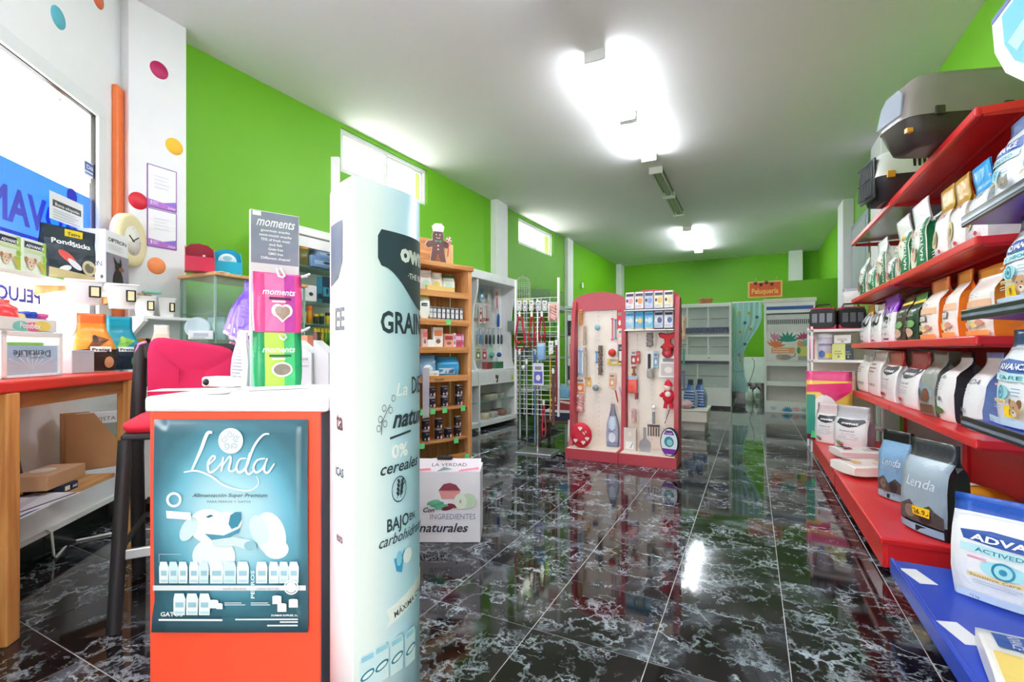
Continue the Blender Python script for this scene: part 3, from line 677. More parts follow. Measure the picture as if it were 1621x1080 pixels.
# grey cat toilet with hood and the pet carrier on the top shelf
t = thing('litter_box', 'taupe hooded cat litter box with clear door flap on top shelf', 'litter box', (1.0, 3.46, 2.216), R(18)); t.scale = (.72, .70, .80)
TP = mat('#8d8580', .4); DB = mat('#3a3431', .4)
def rr(w, d, z, r=.3, n=28, cx=0, cy=0):
    return [(cx + w*math.copysign(abs(math.cos(a))**r, math.cos(a)), cy + d*math.copysign(abs(math.sin(a))**r, math.sin(a)), z) for a in [2*math.pi*(i+.5)/n for i in range(n)]]
MB().loft([rr(.30, .13, 0, .45), rr(.37, .18, .012, .45), rr(.41, .205, .10, .42), rr(.435, .22, .165, .4), rr(.44, .225, .185, .4)], DB).build('base_pan', t)
MB().loft([rr(.445, .228, .18, .4), rr(.445, .228, .205, .4), rr(.435, .222, .30, .36, cx=.008), rr(.405, .205, .43, .36, cx=.02), rr(.375, .185, .468, .4, cx=.03), rr(.32, .15, .482, .4, cx=.03)], TP).build('hood', t)
fl_ = MB(); fl_.prism([(-.15, .21), (.15, .21), (.13, .36), (.08, .41), (-.08, .41), (-.13, .36)], -.415, -.405, glassm('#cfd8e6', .45, .1), 'x')
fl_.xf(Matrix.Translation((-.445, 0, .2)) @ Matrix.Rotation(R(9), 4, 'Y') @ Matrix.Translation((.40, 0, -.2))); fl_.build('door_flap', t)
for x in (-.24, .2): MB().bbox(x-.03, x+.03, -.243, -.222, .165, .225, DB, .006).build('latch', t)
MB().box(-.44, -.40, -.205, -.17, .07, .10, mat('#e8a23c', .4)).build('clip', t)
t = thing('pet_carrier', 'grey and black plastic pet carrier with wire door on top shelf', 'pet carrier', (1.07, 4.56, 2.215), R(10))
CB = mat('#2f3136', .35); CT = mat('#d3d4d2', .4)
MB().loft([rr(.20, .12, 0, .5), rr(.25, .165, .015, .45), rr(.285, .185, .16, .42), rr(.29, .19, .175, .4)], CB).build('lower_shell', t)
MB().loft([rr(.29, .19, .175, .4), rr(.285, .185, .20, .4), rr(.26, .165, .33, .45), rr(.22, .13, .37, .5), rr(.10, .06, .375, .6)], CT).build('upper_shell', t)
d_ = MB()
for i in range(9): x = -.11 + .0275*i; d_.tube([(-.30, x, .05), (-.285, x, .31)], .004, CB, 5)
for z in (.06, .18, .30): d_.tube([(-.30+.0001*z, -.12, z), (-.30, .12, z)], .004, CB, 5)
d_.build('wire_door', t)
MB().bbox(-.285, -.268, -.13, .13, .03, .33, CB, .006).build('door_frame', t)
for i in range(4): MB().box(-.06+i*.03, -.045+i*.03, -.182, -.165, .22, .31, M_BLACK).build('vent_slot', t)
for x in (-.2, .16): MB().bbox(x-.025, x+.025, -.20, -.18, .15, .2, mat('#d89a2a', .4), .004).build('latch', t)
MB().tube([(-.10, 0, .37), (-.08, 0, .41), (.08, 0, .41), (.10, 0, .37)], .012, CB).build('handle', t)

# ================================================================== BLUE GONDOLA AT THE RIGHT EDGE
BLUE = mat('#1640b8', .3, 0, .04); BLK = mat('#1d2027', .3)
t = thing('gondola_shelving', 'blue gondola unit at the right edge with brand sign on top', 'shelving unit', (1.29, 1.845, 0), -math.pi/2)
L = 1.43; dp = 1.29-.775
for s in (-1, 1): MB().bbox(-L/2 if s < 0 else L/2-.04, -L/2+.04 if s < 0 else L/2, -.05, 0, 0, 2.12, BLUE, .004).build('upright', t)
MB().box(-L/2, L/2, -.03, -.005, .1, 2.1, BLUE).build('back_panel', t)
BZ = (1.632, 1.252, .822)
for z in BZ:
    so = MB().prism([(-dp, z-.02), (-dp, z), (-.05, z), (-.05, z-.06)], -L/2, L/2, BLUE, 'x').build('shelf', t)
    MB().bbox(-L/2+.004, L/2, -dp-.014, -dp, z-.032, z+.012, BLK, .004).build('ticket_rail', so)
    MB().box(-L/2+.01, L/2, -dp-.016, -dp-.012, z-.018, z-.006, mat('#8c94a6', .25, .3)).build('rail_strip', so)
bo = MB().bbox(-L/2, L/2, -.745, -.04, .155, .20, BLUE, .006).build('base_deck', t); MB().bbox(-L/2, L/2, -.76, -.746, .14, .208, BLUE, .005).build('deck_lip', bo)
MB().box(-L/2+.01, L/2-.05, -.62, -.60, .0, .165, BLUE).build('kick_plate', t)
for px_, py_ in ((1453, 913), (1521, 1003)):
    q = W(px_, py_, Z=.2)
    tag(MB().box(-.065, .065, -.03, .03, 0, .0015, M_WH).build('blank_price_card', None, (q.x, q.y, .2005), R(-74)), 'blank white price card on blue deck, %s' % ('nearest the red base' if py_ < 950 else 'next to the lying bag'), 'price card', 'blank price cards')
GB = 'ADVANCE bags on the blue shelves'
def blue_bag(label, pl, pr, ptop, z, title, pet, X=.815, d=.14, topc=None, tick=None, **kw):
    return shelf_bag(label, pl, pr, ptop, z+.0015, advance_art(title=title, pet=pet), X=X, d=d, front='#f4f7fa', side='#dce6f0', top=topc or '#2a4f9c', tz=kw.pop('tz', .84), fill=.6, seal=.88, group=GB, tick=tick, squeeze=1, **kw)
blue_bag('ADVANCE cat food bag on the top blue shelf', 1563, 1606, 188, BZ[0], 'STERILIZED', 'cat', topc='#5a6c9e')
blue_bag('ADVANCE cat food bag with pink label at the frame edge, top blue shelf', 1609, 1668, 170, BZ[0], 'KITTEN', 'cat', topc='#5a6c9e')
blue_bag('ADVANCE dog food bag with ticket on the middle blue shelf', 1578, 1640, 332, BZ[1], 'SENIOR', 'dog', topc='#33528f', tick=(-.01, .055, .9, '19'))
blue_bag('ADVANCE dog food bag with ticket on the lowest blue shelf', 1567, 1628, 521, BZ[2], 'CARE', 'dog', tick=(.04, .06, .9, '19'), topc='#2e4f96', tz=.82)
p = W(1575, 962, Z=.2)
bag('large ADVANCE Active Defense bag standing on the blue deck', (p.x+.085, p.y+.03, .2015), R(-30), .36, .14, .365, '#f5f7fa', '#e4ebf2', '#2257b8', .83, None, .1, advance_art(), GB, (.10, .255, 1.4, '21'), fill=.62, seal=.86, wr=.008)
def promo(P, w, h):
    P.rect(-w*.42, h*.06, -w*.12, h*.24, '#1f4f9f', 2).text('ADVANCE', -w*.27, h*.12, h*.07, '#ffffff', w=w*.26)
    P.rect(-w*.02, h*.03, w*.44, h*.62, '#ffe07a', 3, 3).text('12+', w*.2, h*.36, h*.16, '#d84a2a', w=w*.3).text('3 KG', w*.2, h*.14, h*.14, '#d84a2a', w=w*.34)
    P.disc(-w*.28, h*.38, w*.11, h*.09, '#e6b84a', 14); P.disc(-w*.1, h*.6, w*.12, h*.1, '#f0c23a', 14)
p = W(1560, 1060, Z=.2)
o = bag('ADVANCE promotional bag lying flat on the blue deck', (p.x-.01, p.y-.03, .237), 0, .34, .07, .52, '#f6f4ee', art=promo, group=GB, fill=.9, seal=.97, wr=.006); o.rotation_euler = (-math.pi/2, 0, R(-100))
# shield-shaped brand sign standing on the blue gondola
s = MB(); pts = [(-.62, 2.47), (.62, 2.47), (.60, 2.36), (.52, 2.25), (.40, 2.16), (.24, 2.11), (0, 2.09), (-.24, 2.11), (-.40, 2.16), (-.52, 2.25), (-.60, 2.36)]
s.prism(pts, -.012, .012, mat('#f2f4f6', .4)); s.box(-.62, .62, -.014, .014, 2.468, 2.486, mat('#1f4a8f', .4))
sg = tag(s.build('brand_sign', None, (.765, 1.63, -.225), -math.pi/2), 'pale blue shield-shaped sign hanging above the blue gondola', 'sign')
P = PR(flat(-.012)); P.poly([(x*.88, 2.455 if z > 2.4 else z + (2.30-z)*.16) for x, z in pts], '#3fb2e4')
P.poly([(-.5, 2.34), (.2, 2.44), (.35, 2.44), (-.44, 2.28)], '#9fd8f0').text('ADVANCE', 0, 2.21, .16, '#ffffff', w=.78, bold=.03)
P.build('printed_face', sg)
for x in (-.4, .4): MB().tube([(x, 0, 2.48), (x, 0, CEIL+.225)], .003, M_STEEL, 6).build('hanging_wire', sg)
# ================================================================== SHOPFRONT WINDOW, COLUMN AND TABLE (left edge)
def onwall(px, py, y=0.0):
    x, D = sx(px, y); return x, EYE + (555-py)/750*D
def spos(x, y, z): q = SW(x, y, z); return (q.x, q.y, q.z)
# --- what is stuck on the glass
x1 = sx(143, .02)[0]
bn = tag(MB().box(1.25, x1, .020, .023, 1.635, 2.03, sheer('#3f86f2', .8)).build('window_banner', None, SO, SPHI), 'translucent blue window banner with reversed ADVANCE lettering', 'banner')
P = PR(flat(.019)); DBL = sheer('#1d2f78', .5)
P.text('ADVANCE', x1-.10, 1.735, .23, DBL, al='l', mir=True, bold=.035, sx=.82)
P.lines(x1-.85, x1-.12, 1.66, 1.70, 1, DBL, .22, 0).disc(x1-.17, 1.99, .045, .045, DBL, 14)
P.build('lettering', bn)
P = PR(lambda u, v, o: (u, .0115-o, v)); xa = sx(64, .01)[0]
P.text('PELUQUERÍA', xa, 1.345, .095, '#4a4fc0', al='l', mir=True, bold=.04, sx=1.0)
tag(P.build('window_lettering', None), 'reversed violet PELUQUERÍA lettering on the shop window', 'lettering').location = SO
bpy.data.objects['window_lettering'].rotation_euler = (0, 0, SPHI)
xa, za = onwall(133, 275, .01); xb, zb2 = onwall(158, 253, .01)
st = tag(MB().box(xa, xb, .009, .0115, za, za+.085, mat('#eef2f8', .4)).build('window_sticker', None, SO, SPHI), 'small blue and white ADVANCE sticker in the window corner', 'sticker')
P = PR(flat(.009)); P.rect(xa+.006, za+.03, xb-.006, za+.08, '#4a62b8').text('ADVANCE', (xa+xb)/2, za+.04, .035, '#ffffff', w=(xb-xa)*.8, mir=True, bold=.02).rect(xa+.006, za+.01, xb-.006, za+.016, '#4a62b8').build('print', st)
# pale poster of a sitting dog on the outer side of the glass
xa, za = onwall(72, 252, .02); xb, zb2 = onwall(143, 140, .02)
po = tag(MB().box(xa, xb, .0195, .021, za, zb2-.03, sheer('#fffdfa', .85)).build('window_poster', None, SO, SPHI), 'very pale poster of a long-eared dog on the window', 'poster')
P = PR(flat(.0192)); c = sheer('#e6d6c8', .75); c2 = sheer('#8a7468', .6); xm = xa+.1; H = zb2-za
P.disc(xm, za+H*.68, .05, .075, c, 16).disc(xm-.055, za+H*.6, .02, .06, c, 12).disc(xm+.055, za+H*.6, .02, .06, c, 12)
P.disc(xm-.018, za+H*.72, .007, .008, c2, 8).disc(xm+.018, za+H*.72, .007, .008, c2, 8).disc(xm, za+H*.64, .010, .008, c2, 8)
P.disc(xm+.02, za+H*.3, .075, .11, c, 16).line([(xm+.15, za+H*.2), (xm+.2, za+H*.6)], .02, c)
P.build('dog_print', po)
# notice taped up inside
xa, za = onwall(78, 345, -.02); xb, _ = onwall(131, 330, -.02); zt_ = onwall(78, 301, -.02)[1]
no = tag(MB().box(xa, xb, -.022, -.02, za, zt_, M_WH).build('notice_sheet', None, SO, SPHI), 'white notice sheet with dark heading hanging in front of banner', 'notice')
P = PR(flat(-.022)); P.rect(xa+.02, zt_-.075, xb-.02, zt_-.04, '#3c3f44').text('Busca adopción', (xa+xb)/2, zt_-.068, .024, '#f4f4f4', w=(xb-xa)*.72, bold=.02).lines(xa+.02, xb-.02, za+.005, zt_-.085, 4, '#b9bcc2', .12).build('print', no)

# --- dots, clock, strips and framed sheets
def dot(px, py, h, lab, col):
    if col:
        p = W(px, py, X=-3.679); o = MB().lathe([(.0001, .003), (.056, .003), (.058, 0), (.0001, 0)], mat(h, .5), 24).build('wall_dot'); o.rotation_euler = (0, R(90), 0); o.location = (p.x, p.y, p.z)
    else:
        x, z = onwall(px, py); o = MB().lathe([(.0001, .003), (.056, .003), (.058, 0), (.0001, 0)], mat(h, .5), 24).build('wall_dot'); o.location = SW(x, 0, z); o.rotation_euler = (R(90), 0, SPHI)
    tag(o, lab, 'wall sticker', 'round wall stickers')
dot(92, 28, '#58b4c4', 'teal round sticker on the wall above the shop window', 0); dot(155, -2, '#e4714a', 'orange-red round sticker at the very top of the wall', 0)
dot(252, 111, '#b8135c', 'magenta round sticker, highest on the white column', 1); dot(276, 232, '#fbc02f', 'yellow round sticker on the white column', 1)
dot(219, 318, '#d51f33', 'red round sticker beside the framed sheets', 1); dot(248, 421, '#fb9355', 'orange round sticker below the framed sheets', 1)
xa, xb = sx(176)[0], sx(188)[0]; zt_ = szz(180, 135)
struct(MB().bbox(xa, xb, -.035, 0, .98, zt_, mat('#ef7a3c', .4), .01).build('trim_2', None, SO, SPHI))
struct(MB().box(xb+.004, xb+.02, -.03, 0, .98, zt_-.02, M_ALU).box(xb+.024, xb+.036, -.035, 0, .98, zt_-.03, mat('#8a4a35', .5)).build('trim_3', None, SO, SPHI))
x, z = onwall(201, 381, -.1)
ck = thing('wall_clock', 'thick cream wall clock with black hands beside the white column', 'clock', spos(x, -.075, z), SPHI)
c = MB(); c.lathe([(.0001, 0), (.15, 0), (.172, .012), (.172, .055), (.155, .068), (.10, .058), (.0001, .058)], mat('#f1e3b4', .45), 36); c.xf(Matrix.Rotation(R(90), 4, 'X')); c.build('case', ck)
c = MB(); c.lathe([(.0001, .0595), (.095, .0595), (.095, .057)], mat('#f3efe6', .5), 32); c.xf(Matrix.Rotation(R(90), 4, 'X')); c.build('dial', ck)
for a, l, w_ in ((R(-62), .055, .007), (R(62), .07, .006)):
    h_ = MB().box(-w_/2, w_/2, -.0635, -.061, -.012, l, M_BLACK); h_.xf(Matrix.Rotation(a, 4, 'Y')); h_.build('hand', ck)
P = PR(flat(-.06))
for i in range(4): P.disc(.08*math.sin(i*math.pi/2), .08*math.cos(i*math.pi/2), .004, .004, '#5a5a5a', 8)
P.build('hour_marks', ck)
for n, (a, b, lab) in enumerate(((262, 331, 'upper white certificate sheet with violet band on the column'), (334, 394, 'lower white certificate sheet with violet band on the column'))):
    p0 = W(232.5, (258, 327.5)[n], X=-3.678); p1 = W(279.5, 555, X=-3.678); q = W(232.5, (326, 389)[n], X=-3.678); w_ = p1.y-p0.y
    o = tag(MB().box(0, w_, -.004, 0, 0, p0.z-q.z, mat('#8f4fa6', .5)).build('certificate_sheet', None, (-3.6795, p0.y, q.z), R(90)), lab, 'certificate', 'violet certificates'); H = p0.z-q.z
    P = PR(flat(-.004)); P.rect(.006, .006, w_-.006, H-.006, '#f1f0f4').poly([(.006, .006), (w_-.006, .006), (w_-.006, .06), (w_*.55, .045), (.006, .055)], '#b472cc').poly([(w_*.5, .044), (w_-.006, .03), (w_-.006, .07)], '#8d6fcf')
    P.text('Certificado', w_*.8, .012, .022, '#ffffff', w=w_*.26, sh=.3).rect(.02, .02, .026, .045, '#ffffff').lines(.03, .07, .02, .045, 3, '#ffffff', .12).lines(.04, w_-.05, H*.45, H*.8, 4, '#dcdbe2', .1)
    P.build('print', o)

# --- bar table along the window
TY = -.42; TZ = .985
WD = woodm('#e0a05a', '#b8753a', 3, .45); xr = sx(213, TY)[0]; TL0 = 1.55
tb_ = thing('bar_table', 'tall wooden bar table with red edge along the shop window', 'table', spos((TL0+xr)/2, TY/2, 0), SPHI); hw = (xr-TL0)/2; hd = -TY/2
MB().bbox(-hw, hw, -hd, hd-.02, TZ-.045, TZ, mat('#d8342a', .4), .008).build('tabletop', tb_)
MB().box(-hw+.05, hw-.05, -hd+.03, -hd+.05, TZ-.11, TZ-.045, woodm('#a5652f', '#7c4520', 3, .5, 0)).build('apron', tb_)
for px_ in (7, 200):
    xl = sx(px_, TY+.03)[0] - (TL0+xr)/2
    for yy in (-hd+.03,): MB().bbox(xl-.032, xl+.032, yy-.03, yy+.03, 0, TZ-.045, WD, .006).build('leg', tb_)
LZ = .445
MB().bbox(-hw+.1, sx(182, -.34)[0]-(TL0+xr)/2, -hd+.08, hd-.03, LZ-.022, LZ, woodm('#c99a62', '#a3703c', 3, .6, 0), .003).build('lower_shelf', tb_)
# --- on the lower shelf
def local(x, y, z): return spos(x, y, z)
def lowbox(xl, xr_, y0, y1, z, h, **kw): return carton(kw.pop('label'), spos((xl+xr_)/2, (y0+y1)/2, z), SPHI, xr_-xl, y1-y0, h, **kw)
xA = sx(99, -.33)[0]; xB = sx(124, -.33)[0]
o = lowbox(xA, xB, -.33, -.03, LZ+.001, .034, label='flat navy ADVANCE box on the lower table shelf', front='#1b2340', side='#1b2340',
    art=lambda P, w, h: (P.rect(-w*.36, h*.2, -w*.05, h*.8, '#efe9c8'), P.rect(w*.06, h*.15, w*.44, h*.85, '#232c50'), P.text('ADVANCE', w*.25, h*.32, h*.45, '#ffffff', w=w*.3, bold=.03)))
P = PR(lambda u, v, q: (-(xB-xA)/2-q, -u, v)); P.rect(-.08, .006, .0, .028, '#f0d23a').text('HEALTH', -.04, .01, .014, '#6a5a18', w=.06).text('ADVANCE', -.12, .01, .02, '#ffffff', w=.06).build('side_print', o)
xC = sx(83, -.34)[0]; xD = sx(128, -.30)[0]
lowbox(xC, xD, -.32, -.17, LZ+.0365, .065, label='plain brown cardboard box lying on the navy box', front='#b98c66', side='#c59a74', topc='#c9a07c', tart=lambda P, w, d: P.disc(0, .02, .05, .045, '#e6dfd6', 20))
# papers at the front of the shelf
for i, (dx, rz_, lab) in enumerate(((0, 4, 'loose white brochure at the bottom of the pile on the lower shelf'), (.05, -9, 'loose brochure with navy edge on top of the pile'))):
    x = sx(58, -.28)[0] + dx
    o = tag(MB().bbox(-.16, .16, -.1, .1, 0, .006, mat('#e6e8ee', .5), .001).build('brochure', None, spos(x-.15, -.30, LZ+.001+i*.0065), SPHI+R(rz_)), lab, 'brochure', 'brochures on the lower shelf')
    P = PR(lambda u, v, q: (u, v, .006+q)); P.rect(-.15, -.092, .15, -.08, '#22336a').poly([(-.1, -.06), (.0, .02), (.13, .06), (.1, .02)], '#c9cdd8').lines(-.12, .0, .03, .08, 3, '#a9adb8', .15).build('print', o)
# cardboard magazine file with magazines
x = sx(152, -.17)[0]; mf = thing('magazine_file', 'open cardboard magazine file holding magazines on the lower shelf', 'magazine file', spos(x, -.17, LZ+.002), SPHI-R(50))
CBM = mat('#c79668', .7, 0, .06); pr_ = [(-.14, 0), (.12, 0), (.12, .09), (-.02, .31), (-.14, .31)]
for yy in (-.055, .05): MB().prism(pr_, yy, yy+.004, CBM).build('side_panel', mf)
MB().box(-.14, -.136, -.055, .054, 0, .31, CBM).build('back_panel', mf); MB().box(-.14, .12, -.055, .054, 0, .004, CBM).build('bottom', mf); MB().box(.116, .12, -.055, .054, 0, .09, CBM).build('front_panel', mf)
for i in range(5):
    o = tag(MB().box(-.10, .112, 0, .007, 0, .30 - .006*(i % 3), mat(['#e9edf2', '#2a62b8', '#f1f1ee', '#dfe6ea', '#3a74c0'][i], .4)).build('magazine'), ['front magazine with green photo cover in the cardboard file', 'blue-covered magazine second in the cardboard file', 'white magazine in the middle of the cardboard file', 'grey-white magazine fourth in the cardboard file', 'blue magazine at the back of the cardboard file'][i], 'magazine', 'magazines in the file')
    M_ = Matrix.Translation(Vector(spos(x, -.17, LZ+.004))) @ Matrix.Rotation(SPHI-R(50), 4, 'Z') @ Matrix.Translation((.015, -.048+i*.012, .006))
    o.matrix_world = M_
    if i == 0:
        P = PR(flat(0)); P.rect(-.09, .05, .12, .24, '#7fa36a').rect(-.09, .17, .12, .24, '#8f9a94').disc(0, .12, .04, .03, '#c9c2a8', 10).disc(.06, .09, .03, .03, '#5f7a48', 10).rect(-.09, .05, -.02, .062, '#f0cf2a').text('REVISTA', 0, .255, .03, '#5a626c', w=.12).build('cover_print', o)
x = xC-.11
t = thing('plastic_tub', 'round white tub with blue label behind the brown box', 'tub', spos(x, -.105, LZ+.002), SPHI)
MB().lathe([(.0001, 0), (.075, 0), (.085, .11), (.0001, .11)], M_WH, 24).build('body', t); MB().lathe([(.090, .10), (.092, .125), (.085, .13), (.0001, .13)], M_WH, 24).build('lid', t)
q = MB().lathe([(.0785, .03), (.0845, .09)], mat('#2473c8', .4), 24).build('label_band', t)
P = PR(lambda u, v, o_: ((.083+o_)*math.sin(u/.083), -(.083+o_)*math.cos(u/.083), v)); P.text('Eco', .0, .045, .04, '#ffffff', w=.07, bold=.03).build('lettering', t)
x = xC+.09
c = MB(); c.loft([[(px_*s_*.7, py_*s_*.42, z_) for px_, py_, _ in rr(.11, .11, 0, .6, 18)] for s_, z_ in ((1, 0), (1.08, .05), (.95, .11), (.6, .16), (.2, .18))], mat('#1a1b1f', .5, 0, .1, .5, 18)); b_ = tag(c.build('fabric_bag', None, spos(x, -.09, LZ+.036), SPHI), 'soft black bag slumped behind the brown box', 'bag')
MB().tube([(-.04, 0, .13), (-.05, -.01, .18), (0, -.02, .19), (.05, -.01, .17), (.04, 0, .12)], .007, M_BLACK, 6).build('strap', b_)
# --- on the table top
def tabx(px, y): return sx(px, y)[0]
GT = 'reptile substrate bags on the table'
def pogona(kind):
    def art(P, w, h):
        P.poly([(-w*.49, h*.02), (w*.49, h*.02), (w*.49, h*.38), (-w*.05, h*.40), (-w*.49, h*.36)], '#2c1c1a' if kind else '#10233a')
        P.poly([(-w*.2, h*.4), (w*.02, h*.62), (w*.34, h*.55), (w*.1, h*.44)], '#8a4a2c' if kind else '#7fc04a')
        P.disc(w*.0, h*.56, w*.07, h*.07, '#3a2418' if kind else '#9ad05a', 10).rect(-w*.14, h*.34, w*.36, h*.43, '#ffffff' if kind else '#eaf4ff', 3).text('Pretag', w*.11, h*.355, h*.07, '#2b1b18', w=w*.42, bold=.02)
        P.disc(w*.3, h*.16, w*.12, h*.1, '#c98a62' if kind else '#4aa060', 12).disc(-w*.32, h*.08, w*.10, h*.045, '#e9e6e0', 12)
    return art
for px_, kind, lab, ya in ((145, 1, 'orange reptile substrate bag beside the grey box', -.2), (189, 0, 'teal reptile substrate bag between the two orange ones', -.2), (229, 1, 'orange reptile substrate bag behind the stool', -.12)):
    x, D = sx(px_, ya)
    bag(lab, spos(x, ya, TZ+.001), SPHI+R(-42), .19, .11, .315, '#f0983a' if kind else '#1f93b0', '#b06a4a' if kind else '#1b6f94', '#ee7238' if kind else '#17a0c2', .83, None, .1, pogona(kind), GT, fill=.5, seal=.78, neck=.66, cat='substrate bag', name='substrate_bag', bulge=.25)
x, D = sx(258, -.06)
bag('clear bag of pale wood chips behind the stool back', CAMP((256-810.5)/750*2.9, 2.9, TZ+.001), TH+R(20), .13, .07, .27, '#cfc4b0', '#b8ab96', '#d9d4cc', .8, fill=.5, neck=.6, cat='bag', name='clear_bag')
# grey box and the dental display
x = tabx(114, -.22)
carton('plain light grey carton on the table beside the dental display', spos(x, -.2, TZ+.001), SPHI, .17, .14, .115, '#b9bcc6', '#cfd1d8', '#d8dae0')
x0_, x1_ = tabx(2, -.30), tabx(100, -.30); wd_ = x1_-x0_
dd = thing('display_box', 'white framed dental chew display box with upside-down lettering on table', 'display box', spos((x0_+x1_)/2, -.22, TZ+.001), SPHI); HD = .195
for a, b, c_, d_ in ((-wd_/2, -wd_/2+.03, 0, HD), (wd_/2-.022, wd_/2, 0, HD), (-wd_/2, wd_/2, HD-.022, HD), (-wd_/2, wd_/2, 0, .012)):
    MB().bbox(a, b, -.08, .08, c_, d_, M_WH, .003).build('frame_bar', dd)
MB().box(-wd_/2+.02, wd_/2-.02, -.07, -.064, .012, .135, mat('#a9c8e4', .4)).build('insert_card', dd)
P = PR(flat(-.07)); P.rect(-wd_*.4, .015, wd_*.4, .07, '#b9c4d4')
for i in range(9): a = R(20+i*17.5); P.poly([(0, .03), (.16*math.cos(a-.05), .03+.085*math.sin(a)), (.16*math.cos(a+.05), .03+.085*math.sin(a))], '#dcecf8'); P.l -= 1
P.l += 2; P.text('DentaLife', 0, .115, .042, '#3f4f66', w=wd_*.6, rot=math.pi).text('PURINA', wd_*.08, .088, .012, '#3f4f66', w=wd_*.22, rot=math.pi).build('lettering', dd)
MB().box(-wd_/2+.03, wd_/2-.03, -.02, .02, .128, .15, mat('#86b84a', .5)).build('chew_pack', dd)
tr = thing('product_tray', 'shallow white tray printed Popsbox on the dental display', 'tray', spos((x0_+x1_)/2-.02, -.22, TZ+HD+.002), SPHI); wt = wd_*.92
for a in ((-wt/2, wt/2, -.075, -.071, 0, .055), (-wt/2, wt/2, .071, .075, 0, .055), (-wt/2, -wt/2+.004, -.071, .071, 0, .055), (wt/2-.004, wt/2, -.071, .071, 0, .055), (-wt/2, wt/2, -.075, .075, 0, .004)): MB().box(*a, M_WH).build('tray_wall', tr)
P = PR(flat(-.075)); P.disc(-wt*.15, .02, .045, .022, '#7fd0c8', 14).disc(.02, .02, .05, .02, '#ef6fa0', 14).disc(wt*.22, .025, .05, .022, '#f2dc6a', 14).text('Popsbox', .0, .012, .034, '#ffffff', w=wt*.36, bold=.03).build('lettering', tr)
def toy(px, h, lab, k, s_=1.0):
    x, D = sx(px, -.22); o = MB()
    prof = {'j': [(.0001, 0), (.026, 0), (.028, .045), (.02, .055), (.027, .06), (.027, .075), (.0001, .078)], 'b': [(.0001, 0), (.03, .01), (.038, .04), (.03, .07), (.0001, .08)]}[k]
    o.lathe([(r*s_, z*s_) for r, z in prof], mat(h, .25), 16)
    tag(o.build('squeaky_toy', None, spos(x, -.22, TZ+HD+.006), SPHI), lab, 'toy', 'small toys in the tray')
toy(44, '#1f4fc8', 'blue jar-shaped toy standing in the white tray', 'j', 1.15); toy(63, '#f06fb0', 'pink jar-shaped toy standing in the white tray', 'j', 1.1); toy(24, '#f3d58a', 'pale yellow round toy in the white tray', 'b', 1.0); toy(4, '#e8343a', 'red round toy at the picture edge in the white tray', 'b', 1.3)
x, D = sx(15, -.12)
bag('red crumpled plastic pack lying above the white tray', spos(x-.07, -.13, TZ+HD+.062), SPHI+.1, .18, .06, .085, '#ef4a44', fill=.4, wr=.03, neck=.7, cat='pack', name='plastic_pack')
# --- ledge across the window with boxes and hanging buckets
GZ = 1.455; xe = sx(206, -.14)[0]
lg = tag(MB().bbox(1.5, xe, -.19, -.005, GZ-.022, GZ, mat('#f3ece4', .45), .004).build('window_ledge', None, SO, SPHI), 'narrow pale ledge across the shop window holding boxes', 'shelf')
for px_ in (92, 188):
    x = sx(px_, -.1)[0]; MB().prism([(-.01, GZ-.022), (-.17, GZ-.022), (-.17, GZ-.035), (-.01, GZ-.07)], x-.02, x+.02, WD, 'x').build('bracket', lg)
def adv_box(P, w, h):
    P.rect(-w*.46, h*.74, w*.42, h*.92, '#1d2a4a').text('ADVANCE', -w*.02, h*.77, h*.11, '#ffffff', w=w*.78, bold=.04, sh=.1).rect(-w*.44, h*.62, w*.42, h*.70, '#cfe6a8')
    doghead(P, -w*.22, h*.3, w*.2, '#e6c4a4', '#b98058'); P.line([(w*.1, h*.4), (w*.3, h*.12)], w*.13, '#c8b04a').ring(w*.28, h*.5, w*.14, w*.03, '#b9dca0', 14)
for pl, pr_, lab in ((1, 36, 'white and lime ADVANCE box on ledge, nearest the picture edge'), (40, 76, 'white and lime ADVANCE box on ledge, next to the pond food bag')):
    xa, xb = sx(pl, -.15)[0], sx(pr_, -.15)[0]
    carton(lab, spos((xa+xb)/2, -.105, GZ+.001), SPHI, xb-xa, .075, .165, '#eef3e6', '#eef3e6', '#f4f6f0', adv_box, group='ADVANCE boxes on the ledge', sart=None)
    o = bpy.data.objects[-1] if False else None
    x = xb-.012
    MB().box(-.010, .012, -.0385, -.0375, .01, .16, mat('#a8cf3a', .5)).build('lime_strip', [ob for ob in COL.objects if ob.get('label') == lab][0], ((xb-xa)/2-.014, 0, 0))
x, D = sx(118, -.13)
def pond(P, w, h):
    P.rect(-w*.49, h*.55, w*.49, h*.97, '#20323a', 6, 4).rect(-w*.1, h*.84, w*.26, h*.965, '#f2d824', 3, 2).text('Tetra', w*.08, h*.865, h*.08, '#7a5a10', w=w*.26, bold=.03)
    P.text('Pond', -w*.18, h*.68, h*.13, '#ffffff', w=w*.38, sh=.15, bold=.03).text('Sticks', w*.2, h*.66, h*.13, '#ffffff', w=w*.38, sh=.15, bold=.03)
    P.rect(-w*.46, h*.2, w*.46, h*.55, '#27323e', 6, 4).disc(-w*.12, h*.44, w*.22, h*.07, '#e4564e', 14, -.7).disc(w*.0, h*.33, w*.17, h*.055, '#e9e9ee', 14, -.7).disc(-w*.18, h*.24, w*.12, h*.05, '#f2f2f6', 12, .4)
    P.poly([(-w*.46, h*.02), (w*.46, h*.02), (w*.46, h*.16), (0, h*.19), (-w*.46, h*.24)], '#cbb98a').disc(w*.3, h*.3, w*.17, h*.14, '#d8cba4', 16).disc(w*.3, h*.3, w*.11, h*.09, '#6a6450', 14).rect(-w*.46, 0, w*.46, h*.06, '#7fbf4a', 6)
